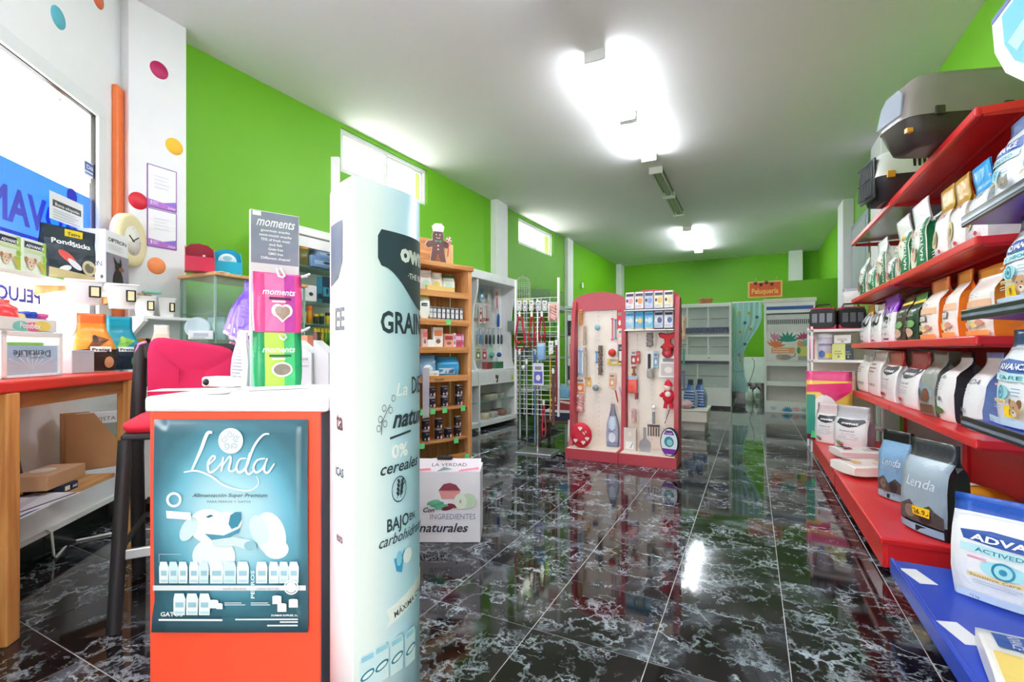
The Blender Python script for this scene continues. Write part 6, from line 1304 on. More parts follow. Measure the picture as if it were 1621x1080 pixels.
def hangcard(px_, pt, pb, w, c, ic, kind, lab, grp, y=-.09, rot=None, pos=None, rz=None, cat='blister pack', h=None):
    """pack on a hook: backing card with the product as its own part"""
    if pos is None: x = ux(px_, y); zt2 = uz(px_, pt, y); h = zt2 - uz(px_, pb, y); pos = ul(x, y, zt2-h); rz = LPHI+R(-15)
    t = thing('hanging_pack', lab, cat, pos, rz, grp)
    if c: MB().bbox(-w/2, w/2, 0, .003, 0, h, mat(c, .4), .001).build('backing_card', t)
    mi_ = mat(ic, .4)
    if kind == 'stick': MB().tube([(0, -.012, h*.05), (0, -.014, h*.8)], w*.18, mi_, 8).build('product', t)
    elif kind == 'brush': b = MB().loft([[(a*.9, -.012+b_*.4, z_) for a, b_, z_ in rr(w*.42*s_, .03, h*q_, .8, 14)] for s_, q_ in ((.4, .0), (.9, .08), (1, .3), (.9, .5), (.3, .6))], mi_); b.build('product', t); MB().tube([(0, -.01, h*.58), (0, -.01, h*.95)], w*.13, mat('#d8d8dc', .4), 8).build('handle', t)
    elif kind == 'ball': MB().blob((0, -.03, h*.4), (w*.42, w*.42, w*.42), mi_, 14, 8).build('product', t)
    elif kind == 'bone':
        b = MB().tube([(0, -.015, h*.12), (0, -.015, h*.86)], w*.2, mi_, 8)
        for z_ in (.1, .88):
            for sx_ in (-1, 1): b.blob((sx_*w*.2, -.015, h*z_), (w*.24, w*.2, w*.24), mi_, 10, 6)
        b.build('product', t)
    elif kind == 'scissors':
        b = MB().tube([(-.004, -.006, h*.35), (.008, -.006, h*.95)], .006, M_CHROME, 6).tube([(.004, -.009, h*.35), (-.008, -.009, h*.95)], .006, M_CHROME, 6)
        for sx_ in (-1, 1): b.tube([(sx_*.018+.014*math.cos(a), -.008, h*.2+.02*math.sin(a)) for a in [i*math.pi/4 for i in range(9)]], .005, mi_, 6)
        b.build('product', t)
    elif kind == 'rope':
        b = MB(); rnd = random.Random(len(lab))
        for k in range(3): b.tube([(w*.25*math.sin(i*1.3+k*2.1), -.015+.01*math.cos(i*1.3+k*2.1), h*(.05+.9*i/9)) for i in range(10)], w*.13, mi_, 6)
        b.blob((0, -.015, h*.2), (w*.34, w*.25, w*.3), mi_, 9, 6).blob((0, -.015, h*.8), (w*.3, w*.22, w*.26), mi_, 9, 6); b.build('product', t)
    elif kind == 'pouch': b = Bag(w*.94, .03, h*.94, fill=.6, wr=.006, seed=len(lab)).mesh(foil(ic), foil(ic), foil(c or '#ffffff'), .86).build('product', t, (0, -.016, 0))
    elif kind == 'flat': P = PR(flat(0)); P.rect(-w*.4, h*.08, w*.4, h*.62, ic).rect(-w*.3, h*.7, w*.3, h*.85, '#8d8f98').disc(0, h*.34, w*.22, h*.14, '#f4f0ea', 12).build('print', t)
    MB().tube([(0, .003, h*.97), (0, -.05, h*.97)], .002, M_CHROME, 5).build('peg_hook', t)
    return t
GU = 'grooming tools on the white unit'
hangcard(763, 456, 475, .09, '#8fb4cc', '#6f9cc0', 'flat', 'blue tool card at top left of the white unit', GU); hangcard(775, 455, 475, .07, '#cfd2d4', '#9aa0a4', 'stick', 'grey tool card beside the blue one', GU); hangcard(786, 456, 490, .07, '#e6d4d6', '#c98a94', 'stick', 'long pinkish tool card at upper right of the white unit', GU, -.10); hangcard(788, 483, 518, .07, None, '#1f5fb4', 'brush', 'blue oval grooming brush hanging on the white unit', GU, -.12)
for i, (px_, c) in enumerate(((752, '#c8c0bc'), (761, '#e4d6d8'), (767, '#e9e0e2'), (771, '#d8b4b8'))): hangcard(px_, 482, 512, .05, c, ['#b03a3a', '#a82c3c', '#c43a48', '#8a2430'][i], 'scissors' if i != 1 else 'flat', '%s in the middle row of packs' % ['silver scissors pack farthest left', 'pale pink card second from left', 'white scissors card with red handles', 'pink scissors card farthest right'][i], GU)
for i, px_ in enumerate((760, 769, 775, 781, 788, 793)): hangcard(px_, 520, 545, .055, ['#8fb0cc', '#b4b0bc', '#9aa4ac', '#a4b4ac', '#8fa0a8', '#b0bcc0'][i], ['#5f8ab4', '#3a3c48', '#2f3440', '#4a6a5c', '#2a3a40', '#40505a'][i], 'brush', '%s brush pack in the lower row' % ['light blue leftmost', 'violet-grey second', 'slate third', 'grey-green fourth', 'dark teal fifth', 'pale grey rightmost'][i], GU)
for i, (px_, c, ic, k) in enumerate(((757, '#b4bc8c', '#6a7a4a', 'flat'), (767, '#d8a0b0', '#a83a5a', 'flat'), (777, '#a4d0c4', '#6fb0a4', 'ball'), (788, None, '#1c4fa0', 'ball'))): hangcard(px_, 549, 570, .09, c, ic, k, '%s above the drawer' % ['olive green pack', 'magenta card', 'mint pack with round brush', 'round blue leash reel'][i], GU, -.14)
for i, (px_, c, w) in enumerate(((771, '#7c2c2c', .12), (787, '#2f6a4a', .2))): carton(['dark red box on the ledge of the white unit', 'green box stack on the ledge of the white unit'][i], ul(ux(px_, -.2), -.2, .832), LPHI, w, .1, .10, c, '#5a8a6a' if i else '#9a4a48', group=GU)
for i, (px_, z, w, c, l) in enumerate(((775, .385, .24, '#a8a694', 'grey pet bed folded on the glass shelf'), (789, .385, .14, '#8f8f84', 'dark folded pad on the glass shelf'), (776, .125, .2, '#a4a49c', 'grey folded cloth at the bottom of the white unit'), (763, .125, .14, '#c4b89a', 'small beige folded cloth at the bottom left'), (790, .125, .14, '#8a5f58', 'red-brown folded cloth at the bottom'), (799, .125, .12, '#8d9088', 'grey folded cloth at the bottom right'))):
    b = MB().loft([[(x_, y_, z_) for x_, y_, _ in rr(w/2*s_, .12*s_, 0, .45, 20)] for s_, z_ in ((.94, 0), (1, .02), (1, .055), (.92, .075), (.3, .08))], mat(c, .8, 0, .1)); tag(b.build('folded_textile', None, ul(ux(px_, -.2), -.18, z), LPHI+.1), l, 'textile', 'folded textiles in the white unit')

# --- grey metal shelf with cages beyond the column
cs = thing('metal_shelving', 'grey metal shelving with bird and small-animal cages on top', 'shelving unit', (-3.36, 7.85, 0), LPHI)
for x_ in (-.98, .96):
    for y_ in (-.2, .18): MB().box(x_, x_+.02, y_, y_+.02, 0, 1.9, mat('#b9bcbc', .4, .4)).build('post', cs)
for z in (.45, .98, 1.40, 1.87): MB().box(-.98, .98, -.2, .2, z-.025, z, mat('#c4c6c4', .45, .2)).build('shelf', cs)
def cage_wires(t, w, d, h, nx, nz, m, dome=False):
    f = MB()
    for i in range(nx+1):
        x = -w/2+w*i/nx
        for y in (-d/2, d/2):
            f.tube([(x, y, .05), (x, y, h)], .002, m, 4, False)
    ny = max(3, int(nx*d/w))
    for i in range(ny+1):
        y = -d/2+d*i/ny
        for x in (-w/2, w/2): f.tube([(x, y, .05), (x, y, h)], .002, m, 4, False)
    for i in range(nz+1):
        z = .05+(h-.05)*i/nz
        f.tube([(-w/2, -d/2, z), (w/2, -d/2, z), (w/2, d/2, z), (-w/2, d/2, z), (-w/2, -d/2, z)], .002, m, 4, False)
    stuff(f.build('wire_mesh', t))
bcg = thing('bird_cage', 'small white domed bird cage with lime base', 'bird cage', (-3.36, 7.03, 1.871), LPHI); WM = mat('#eef2ea', .4)
MB().loft([[(x_, y_, z_) for x_, y_, _ in rr(.13*s_, .13*s_, 0, .35, 20)] for s_, z_ in ((.95, 0), (1, .01), (1, .06), (.97, .065))], mat('#c4d84a', .4)).build('base_tray', bcg)
f = MB()
for i in range(20):
    a = 2*math.pi*i/20; f.tube([(.12*math.cos(a), .12*math.sin(a), .06), (.12*math.cos(a), .12*math.sin(a), .33), (.105*math.cos(a), .105*math.sin(a), .39), (.06*math.cos(a), .06*math.sin(a), .43), (0, 0, .445)], .0022, WM, 4, False)
for z in (.16, .26, .33): f.tube([(.12*math.cos(2*math.pi*i/20), .12*math.sin(2*math.pi*i/20), z) for i in range(21)], .0022, WM, 4, False)
stuff(f.build('wire_dome', bcg)); MB().tube([(0, 0, .445), (-.015, 0, .46), (0, 0, .475), (.015, 0, .46), (0, 0, .445)], .003, WM, 5).build('ring', bcg)
for k, (y0, w, lab) in enumerate(((7.5, .5, 'low wire cage next to the bird cage'), (8.15, .6, 'larger wire cage farther along the metal shelving'))):
    t = thing('wire_cage', lab, 'cage', (-3.36, y0, 1.871), LPHI, 'wire cages'); MB().bbox(-w/2-.01, w/2+.01, -.17, .17, 0, .06, mat('#a8b4a8', .5), .01).build('tray', t); cage_wires(t, w, .32, .30+.04*k, 16, 6, mat('#9aa59c', .4, .4))
for i, (px_, z, c, l) in enumerate(((818, 1.40, '#a4b0a4', 'grey-green carton on the metal shelving'), (822, .98, '#4f5a5c', 'dark carton on the lower metal shelf'), (850, .98, '#8f9aa0', 'grey carton behind the leash stand'))):
    p = W(px_, 555, X=-3.3); carton(l, (p.x, p.y, z+.001), LPHI, .24, .2, .16, c, '#7c8884')
# ================================================================== MIDDLE OF THE SHOP
# --- wire grid stand with leashes
gs = thing('grid_stand', 'white wire grid stand on a steel base hung with leashes', 'display stand', (-2.07, 4.70, 0), R(4)); GW = mat('#f0f1f3', .3, .1)
MB().bbox(-.20, .20, -.16, .16, 0, .018, M_STEEL, .004).build('base_plate', gs)
MB().tube([(0, 0, .018), (0, 0, 1.66)], .016, M_CHROME, 12).build('pole', gs)
for x_ in (-.245, .245): MB().bbox(x_-.012, x_+.012, -.042, -.018, .40, 1.87, GW, .004).build('side_post', gs)
for i in range(25):
    z = .415+i*.052; MB().tube([(-.245, -.03, z), (.245, -.03, z)], .0035, GW, 5).build('grid_wire', gs)
for i in range(4): x_ = -.147+i*.098; MB().tube([(x_, -.026, .40), (x_, -.026, 1.67)], .0035, GW, 5).build('grid_upright', gs)
GM = Matrix.Translation((-2.07, 4.70, 0)) @ Matrix.Rotation(R(4), 4, 'Z')
def gl(px_, py, y=-.06):
    dx, dy = _dir(px_); o = GM @ Vector((0, y, 0)); d = Vector((math.cos(R(4)), math.sin(R(4))))
    t = (o.x*dy - o.y*dx)/(d.x*-dy + d.y*dx); q = GM @ Vector((t, y, 0)); D = -q.x*SN + q.y*CS
    return Vector((q.x, q.y, EYE+(555-py)/750*D)), D
GL_ = 'things hung on the grid stand'
def leash(px_, pt, pb, c, lab, w=3.2, hook=True, loop=0):
    p, D = gl(px_, pt); q, _ = gl(px_, pb); h = p.z-q.z; t = thing('dog_leash', lab, 'leash', q, R(4), GL_); k = D/750; m_ = mat(c, .7)
    if loop: MB().tube([(-loop*k*.3, 0, h), (-loop*k, 0, h*.35), (-loop*k*.8, 0, h*.08), (0, -.004, 0), (loop*k*.8, 0, h*.08), (loop*k, 0, h*.35), (loop*k*.3, 0, h)], w*k/2, m_, 6).build('strap', t); MB().tube([(-loop*k*.6, -.01, h*.3), (0, -.014, h*.22), (loop*k*.6, -.01, h*.3)], w*k/2, m_, 6).build('chest_strap', t)
    else: MB().bbox(-w*k/2, w*k/2, -.004, .004, .0, h, m_, .002).build('strap', t)
    MB().tube([(0, 0, h), (.008, 0, h+.012), (0, 0, h+.026), (-.008, 0, h+.012), (0, 0, h)], .003, M_CHROME, 6).build('ring', t)
    if hook: MB().tube([(0, 0, 0), (0, 0, -.02), (.01, 0, -.035), (0, 0, -.05), (-.01, 0, -.035), (-.003, 0, -.025)], .004, M_CHROME, 6).build('clasp', t)
    MB().box(-.012, .012, -.012, -.010, h-.01, h+.045, M_WH).build('hang_tag', t)
    MB().tube([(0, .03, h+.028), (0, -.02, h+.03)], .002, M_CHROME, 5).build('peg_hook', t)
leash(823, 500, 556, '#c01f38', 'large red dog harness at left of the grid stand', 3, False, 8); leash(842, 500, 551, '#b81c34', 'red dog harness in the middle of the grid stand', 2.6, False, 5); leash(858, 500, 546, '#a81a30', 'red dog harness at right of the middle one', 2.6, False, 5)
leash(823, 560, 695, '#8a8d94', 'long grey chain leash ending in a clasp at far left'); leash(834, 575, 692, '#a4a7ac', 'thin silver leash reaching near the steel base', 2); leash(847, 560, 700, '#5f8ab4', 'pale blue leash beside the pole', 2)
leash(861, 640, 694, '#e23a62', 'pink looped leash right of the pole', 1.6, False, 3); leash(876, 590, 674, '#6a3f3c', 'wide brown leather leash at right of the stand', 4.5, False); leash(871, 560, 665, '#c9a04a', 'thin tan leash behind the brown one', 2, False); leash(881, 545, 640, '#8a2430', 'dark red leash at the right edge of the grid', 2.4, False)
def gpack(px_, pt, pb, w, c, ic, kind, lab):
    p, D = gl(px_, pt, -.075); q, _ = gl(px_, pb, -.075); hangcard(0, 0, 0, w, c, ic, kind, lab, GL_, pos=q, rz=R(4), h=p.z-q.z)
gpack(852, 575, 610, .12, '#e4e6f4', '#5a6ac0', 'flat', 'white and blue card pack on the pole of the stand'); gpack(876, 480, 508, .12, '#f0dcd8', '#e8b4ac', 'rope', 'pale pink rope toy at upper right of the stand'); gpack(857, 543, 570, .09, '#bcd4e6', '#7fb0d8', 'pouch', 'pale blue pouch in the middle of the stand'); gpack(830, 570, 590, .05, None, '#e8e8ea', 'ball', 'white round toy at left of the stand'); gpack(846, 550, 575, .04, None, '#2a6ab0', 'stick', 'blue stick toy beside the pole'); gpack(872, 540, 560, .05, '#f4f4f4', '#d8d8dc', 'flat', 'small white card at right of the stand')
for i, px_ in enumerate((822, 831, 841, 852, 862)): gpack(px_, 476, 492, .05, '#f2f2f2', ['#c8ccd0', '#b0b4bc', '#d8d0c8', '#b8bcc8', '#d0d4d8'][i], 'flat', '%s small white tag card in the top row of the grid' % ['leftmost', 'second', 'third', 'fourth', 'rightmost'][i])
# --- low table with crates
p = W(895, 672, D=5.9); lt = thing('low_table', 'low brown wooden table behind the leash stand', 'table', (p.x, p.y, 0), R(4)); BW = woodm('#6a4a38', '#45301f', 3)
MB().bbox(-.3, .3, -.2, .2, .215, .24, BW, .004).build('top', lt)
for x_ in (-.27, .27):
    for y_ in (-.17, .17): MB().bbox(x_-.018, x_+.018, y_-.018, y_+.018, 0, .215, BW).build('leg', lt)
carton('navy crate on the low brown table', (p.x-.0, p.y, .241), R(4), .42, .3, .13, '#2a3650', '#232e46', '#e8eaee', art=lambda P, w, h: P.rect(-w*.5, h*.78, w*.5, h, '#e8eaee'))
o = carton('dark red box with white lid on the navy crate', (p.x+.02, p.y, .372), R(8), .36, .26, .13, '#8f2a34', '#7c2430', '#e9dcd4', art=lambda P, w, h: P.poly([(-w*.5, h), (-w*.5, h*.85), (w*.5, h*.45), (w*.5, h*.7)], '#e9dcd4'))
bag('translucent blue carrier bag on the dark red box', (p.x-.02, p.y, .503), R(4), .15, .08, .17, '#5f98b8', '#4a84a8', '#8fc0d4', .85, wr=.02, neck=.6, cat='bag', name='carrier_bag')
# --- rack with green-edged glass shelves
rk = thing('glass_rack', 'white rack with green-edged glass shelves behind the red stand', 'shelving unit', (-2.35, 7.3, 0), 0)
for x_ in (-.36, .36):
    for y_ in (0, .35): MB().box(x_-.012, x_+.012, y_-.012, y_+.012, 0, 1.80, mat('#c9dcd0', .4)).build('post', rk)
for z in (.25, .62, .98, 1.34, 1.70): MB().box(-.36, .36, 0, .35, z-.006, z+.006, glassm('#9fd8b4', .5, .05)).build('glass_shelf', rk)
MB().bbox(-.38, .38, -.02, .37, 1.78, 1.82, mat('#cfe0d4', .4)).build('top', rk)
for i, (x_, z, w, h, c, l) in enumerate(((-.25, 1.346, .2, .24, '#23262a', 'black carton on the upper glass shelf'), (-.12, .986, .16, .26, '#1f2426', 'black carton on the middle glass shelf'), (-.27, .986, .1, .22, '#b8a04a', 'mustard pack on the middle glass shelf'), (-.25, .626, .2, .22, '#3a4a44', 'dark green carton on the low glass shelf'))):
    carton(l, (-2.35+x_, 7.45, z+.001), 0, w, .2, h, c, c, art=lambda P, w_, h_: P.lines(-w_*.35, w_*.3, h_*.2, h_*.6, 3, '#5f6a66', .2), group='cartons on the glass rack')
p = W(921, 452, X=lwX(10.3)+.01); tag(MB().bbox(-.035, .035, -.03, 0, -.06, .06, M_WH, .006).build('alarm_sensor', None, (p.x, p.y, p.z), LPHI), 'small white alarm sensor on the green wall above the red stand', 'sensor')

# ================================================================== RED TWO-BAY PEG STAND
rs = thing('peg_stand', 'two-bay peg stand with dusty red frame and cream panels', 'display stand', (-1.16, 4.56, 0), R(1)); DR = mat('#b5404c', .4, 0, .04); CRM = mat('#f6ecdf', .5)
for a, b, nm in ((-.54, -.002, 0), (.002, .54, 0)):
    MB().bbox(a, b, 0, .40, .0, .105, DR, .003).build('plinth', rs); MB().box(a+.02, b-.02, .015, .30, .105, .112, CRM).build('deck', rs)
    pp = MB().box(a+.03, b-.03, .30, .31, .11, 1.60, CRM).build('peg_panel', rs)
    hl = MB()
    for u in (.2, .5, .8):
        x = a+.03+(b-a-.06)*u
        for k in range(28): hl.box(x-.003, x+.003, .2985, .30, .2+k*.05, .214+k*.05, mat('#d4c8b8', .6))
    stuff(hl.build('peg_slots', pp))
    m_ = (a+b)/2; hw_ = (b-a)/2
    arch = [(a, 1.52), (b, 1.52), (b, 1.62)] + [(m_+hw_*math.cos(t), 1.62+.09*math.sin(t)) for t in [math.pi*i/12 for i in range(1, 12)]] + [(a, 1.62)]
    MB().prism(arch, .275, .30, DR).build('arched_header', rs); MB().box(a, b, .31, .40, .105, 1.6, DR).build('rear_casing', rs)
for x_ in (-.54, -.018, .50): MB().prism([(.40, .105), (.10, .105), (.14, .2), (.16, 1.1), (.2, 1.45), (.25, 1.62), (.40, 1.62)] if x_ > .4 or x_ < -.4 else [(.31, .105), (.18, .105), (.21, .3), (.23, .8), (.24, 1.55), (.31, 1.55)], x_, x_+.04, DR, 'x').build('side_cheek', rs)
for z in (1.305, 1.50): MB().bbox(.03, .50, .13, .30, z-.012, z, M_WH, .004).build('wire_shelf', rs)
SM = Matrix.Translation((-1.16, 4.56, 0)) @ Matrix.Rotation(R(1), 4, 'Z')
def rl(px_, py, y=.26):
    q = W(px_, py, Y=4.56+y); return q
GR = 'pet toys and tools on the peg stand'
def rp(px_, pt, pb, wpx, c, ic, kind, lab, y=.265, cat='pet toy', tilt=0):
    p = rl(px_, pt, y); q = rl(px_, pb, y); D = -q.x*SN + q.y*CS
    t = hangcard(0, 0, 0, wpx*D/750, c, ic, kind, lab, GR, pos=q, rz=R(1), h=p.z-q.z, cat=cat)
    if tilt: t.rotation_euler = (0, R(tilt), R(1))
    return t
for row, (pt, z) in enumerate(((455, 1.50), (490, 1.305))):
    for i in range(5):
        x_ = .075+i*.093; q = SM @ Vector((x_, .20, z+.001))
        c = [['#e9e4ea', '#ece0dc', '#c4cce4', '#efe6d4', '#f0e8d8'], ['#a8d4ec', '#5fb4e4', '#7fcbe8', '#d4daec', '#dfe2ee']][row][i]; k = [['#e8a0b0', '#efa05a', '#8fa4d4', '#e8c86a', '#f0d8a8'], ['#e8f4fa', '#f4d87a', '#dff0f8', '#5a6a9c', '#6a7ab0']][row][i]
        bag('%s treat pouch on the %s shelf of the peg stand' % (['leftmost', 'second', 'middle', 'fourth', 'rightmost'][i], ['upper', 'lower'][row]), q, R(1), .088, .035, .178, c, '#2a2f4a' if (row == 0 or i > 2) else '#2a8ac8', None, .9, '#2a2c3c' if (row == 0 or i > 2) else '#e8c49a', .08,
            lambda P, w, h, k=k, row=row, i=i: (P.disc(w*.1, h*.5, w*.25, h*.16, k, 14), P.disc(-w*.28, h*.52, w*.12, h*.1, '#3a3c4a' if row == 0 else '#ffffff', 10), P.rect(-w*.4, h*.78, w*.4, h*.92, '#2c2f44' if row == 0 or i > 2 else '#3f9fd0', 3), P.lines(-w*.4, w*.4, h*.12, h*.26, 2, '#9aa0b8', .2)), 'treat pouches on the peg stand', fill=.7, seal=.92, cat='treat pouch', name='treat_pouch')
rp(920, 490, 516, 9, None, '#d8904a', 'rope', 'orange and beige knotted toy at top left of the peg stand'); rp(926, 515, 548, 8, None, '#cbb9a0', 'rope', 'beige rope toy below the orange knotted one'); rp(947, 506, 527, 11, None, '#9ac4d8', 'ball', 'pale blue and green ball toy alone in the left bay')
rp(970, 500, 542, 6, None, '#e86a8a', 'bone', 'pink stick toy in the left bay'); rp(975, 502, 540, 5, None, '#2fa4d0', 'bone', 'cyan stick toy in the left bay'); rp(981, 490, 522, 9, '#d8242c', '#d8242c', 'flat', 'bright red card pack at top right of the left bay'); rp(982, 520, 545, 8, '#f0dcd4', '#f4c4b8', 'flat', 'pale pink card under the bright red one')
rp(919, 550, 596, 9, '#eef2f8', '#9fc0e4', 'bone', 'pale blue dental chew toy at left'); rp(928, 548, 602, 7, None, '#d4c4a8', 'rope', 'long beige rope beside the dental chew'); rp(945, 555, 576, 6, None, '#6fa0d0', 'bone', 'short blue bone toy in the left bay'); rp(951, 545, 596, 11, None, '#7c6a62', 'rope', 'brown and grey knotted rope in the middle of the left bay')
rp(970, 543, 569, 15, '#f6f4f2', '#d8402c', 'ball', 'white card with red rubber toy'); rp(983, 545, 574, 8, '#2c2a2c', '#e8e4e0', 'flat', 'black and white card beside the red rubber toy'); rp(972, 568, 578, 22, '#f2d878', '#e8c04a', 'flat', 'low yellow card below the red rubber toy')
rp(918, 597, 623, 17, '#f4e0cc', '#e88a4a', 'flat', 'orange and white card pack at left'); rp(932, 597, 612, 6, '#f0b03a', '#f0b03a', 'flat', 'small amber card beside the orange and white pack'); rp(944, 602, 622, 12, None, '#8a9aa4', 'ball', 'grey and blue ball hanging on a string'); rp(969, 590, 614, 11, '#f4d4bc', '#efa070', 'flat', 'orange card in the middle of the left bay'); rp(979, 612, 638, 6, None, '#e0383a', 'stick', 'red flat stick toy leaning right', tilt=-12); rp(986, 606, 636, 6, None, '#d4bce0', 'stick', 'lilac flat stick toy leaning right', tilt=-12)
rp(919, 624, 652, 19, None, '#e8b4b4', 'rope', 'bundle of pink and white rope toys')
hb = thing('heart_toy', 'red cushion toy printed with white hearts on the deck', 'pet toy', rl(920, 707, .055), R(8), GR); hb.location.z = .114
MB().loft([[(x_*s_*.11, y_, .125+z_*s_*.13) for x_, z_ in [(math.cos(a), math.sin(a)) for a in [i*math.pi/10 for i in range(20)]]] for s_, y_ in ((.5, .045), (.92, .03), (1, 0), (.92, -.03), (.5, -.045))], mat('#d02438', .7)).build('cushion', hb)
P = PR(lambda u, v, o: (u, -.047-o+abs(u)*.12+abs(v-.125)*.06, v))
for u, v in ((-.045, .15), (.04, .16), (-.05, .075), (.03, .06), (0, .2), (.07, .1)): P.disc(u-.009, v+.006, .013, .012, '#f6e4e4', 10).disc(u+.009, v+.006, .013, .012, '#f6e4e4', 10).poly([(u-.02, v+.002), (u, v-.024), (u+.02, v+.002)], '#f6e4e4')
P.build('hearts', hb)
bag('white ribboned pouch tucked behind the heart cushion', rl(906, 700, .27)*1, R(8), .10, .05, .24, '#ece6e4', '#d8c8c8', '#f4f0ee', .85, fill=.5, cat='pet toy', name='toy_pouch', group=GR).location.z = .113
bag('tall grey-violet toy pouch hanging low in the left bay', rl(970, 709, .25), R(1), .125, .06, .435, '#a8b0c8', '#7c7c98', '#77778f', .72, '#8a8ca8', .12, lambda P, w, h: (P.disc(0, h*.55, w*.3, h*.16, '#cfe0ee', 14), P.disc(0, h*.22, w*.28, h*.12, '#e0e4f0', 14), P.lines(-w*.3, w*.3, h*.34, h*.42, 2, '#6a6c8a', .2)), GR, fill=.6, neck=.3, seal=.95, wr=.012, cat='pet toy', name='toy_pouch').location.z = .115
# right bay
def plush(px_, pb):
    t = thing('plush_toy', 'bright red and white plush figure hanging in the right bay', 'pet toy', rl(px_, pb, .25), R(1), GR); RR = mat('#d81f38', .85, 0, .08); WW = mat('#f2e2e0', .85)
    MB().blob((0, 0, .09), (.055, .04, .075), RR, 14, 8).build('body', t); MB().blob((-.005, -.01, .175), (.04, .035, .036), WW, 12, 7).build('head', t)
    MB().lathe([(.042, .19), (.03, .225), (.012, .245), (.0001, .25)], RR, 12).build('hat', t); MB().blob((0, -.03, .11), (.03, .015, .03), WW, 10, 6).build('beard', t)
    for s_ in (-1, 1): MB().tube([(s_*.045, 0, .12), (s_*.075, -.01, .085)], .016, RR, 8).build('arm', t); MB().tube([(s_*.022, 0, .03), (s_*.03, -.01, -.03)], .018, RR, 8).build('leg', t)
    MB().tube([(0, 0, .25), (0, .03, .26)], .002, M_CHROME, 5).build('peg_hook', t)
rp(1029, 527, 549, 16, '#f0eae6', '#9a968f', 'rope', 'grey mouse toy card in the right bay')
hs = thing('dog_harness', 'red mesh dog harness with black trim in the right bay', 'harness', rl(1057, 551, .25), R(1)); k_ = .00645
hp_ = [(-13, 22), (-9, 23), (0, 21), (9, 23), (13, 22), (11, 16), (5, 14), (4, 8), (10, 2), (9, 0), (-9, 0), (-10, 2), (-4, 8), (-5, 14), (-11, 16)]
MB().prism([(x*k_*1.06, z*k_*1.03-.002) for x, z in hp_], -.012, -.004, M_BLACK).build('trim', hs); MB().prism([(x*k_*.9, z*k_*.9+.006) for x, z in hp_], -.018, -.012, mat('#d8343c', .8)).build('mesh_panel', hs); MB().tube([(0, 0, .14), (0, -.02, .16)], .002, M_CHROME).build('peg_hook', hs)
rp(1057, 551, 562, 24, None, '#c43a48', 'rope', 'coiled red leash under the red harness'); rp(1003, 553, 579, 10, '#e8e0e0', '#b03a3c', 'flat', 'grey and red pack at left of the right bay'); rp(1010, 556, 576, 6, '#d83a30', '#d83a30', 'flat', 'narrow red pack beside the grey one'); rp(1004, 580, 594, 9, None, '#a8642c', 'bone', 'brown chew bone in the right bay')
rp(1028, 554, 586, 12, '#f6f4f2', '#3a3a3e', 'stick', 'white card with black comb in the right bay', cat='grooming tool'); rp(1038, 556, 582, 8, '#a8cce4', '#7fa8c4', 'flat', 'pale blue card beside the comb card'); rp(1030, 584, 598, 16, None, '#b8b8b4', 'rope', 'grey chain hanging under the comb card'); rp(1058, 562, 598, 28, '#f8f6f4', '#d4d0cc', 'flat', 'large white card pack with outline print')
rp(1002, 596, 622, 16, '#c0c8e8', '#e8584a', 'pouch', 'red and blue treat pack in the right bay'); rp(1008, 622, 632, 8, None, '#9a4a5c', 'rope', 'small maroon toy under the treat pack'); plush(1058, 642); rp(1052, 640, 672, 3, None, '#1f1f22', 'stick', 'thin black rod below the red plush toy', tilt=18); rp(1004, 646, 670, 12, '#f2e4e0', '#e0b8b4', 'rope', 'pale pink bow toy in the right bay')
hp2 = thing('wire_hoop', 'white wire hoop hanging at right of the right bay', 'hoop', rl(1063, 674, .25), R(1), GR); MB().tube([(.06*math.cos(a)-.0, -.01, .09+.085*math.sin(a)) for a in [i*math.pi/10 for i in range(21)]], .003, M_WH, 6).build('hoop', hp2)
sc = thing('litter_scoop', 'grey flat litter scoop leaning on the deck', 'scoop', rl(1021, 713, .14), R(1), GR); sc.location.z = .113; GS = mat('#b0b0b4', .3, .5)
MB().prism([(-.05, 0), (.05, 0), (.058, .06), (.05, .10), (.018, .125), (-.018, .125), (-.05, .10), (-.058, .06)], -.012, .0, GS).build('blade', sc); MB().bbox(-.014, .014, -.014, .0, .12, .24, GS, .004).build('handle', sc)
s2 = thing('litter_scoop', 'slotted silver litter scoop hanging above the grey one', 'scoop', rl(1035, 692, .25), R(1), GR)
for i in range(5): MB().bbox(-.056+i*.025, -.044+i*.025, -.02, -.008, 0.01, .11, M_CHROME, .002).build('tine', s2)
MB().bbox(-.06, .06, -.022, -.006, .10, .13, M_CHROME, .004).build('shoulder', s2); MB().bbox(-.014, .014, -.022, -.006, .13, .25, mat('#8d8f94', .4), .004).build('handle', s2); MB().lathe([(.0001, .27), (.02, .28), (.02, .31), (.0001, .32)], M_WH, 12, (0, -.012, 0)).build('knob', s2)
carton('flat beige cardboard box leaning on the divider', rl(998, 712, .15)*1, R(-12), .13, .03, .22, '#e2d6cc', '#d4c6ba', art=lambda P, w, h: P.rect(-w*.35, h*.06, w*.3, h*.4, '#f4f2f0').line([(w*.05, h*.1), (w*.25, h*.36)], .006, '#3a3a3c').disc(0, h*.75, w*.16, w*.16, '#efe6dc', 12)).location.z = .113
ov = thing('retractable_leash', 'oval teal and violet retractable leash pack on the deck', 'leash pack', rl(1060, 716, .05), R(-10), GR); ov.location.z = .114
MB().loft([[(x_*s_*.085, y_, .13+z_*s_*.135) for x_, z_ in [(math.cos(a), math.sin(a)) for a in [i*math.pi/12 for i in range(24)]]] for s_, y_ in ((.98, .03), (1, .02), (1, -.01), (.94, -.014))], mat('#26303c', .4)).build('shell', ov)
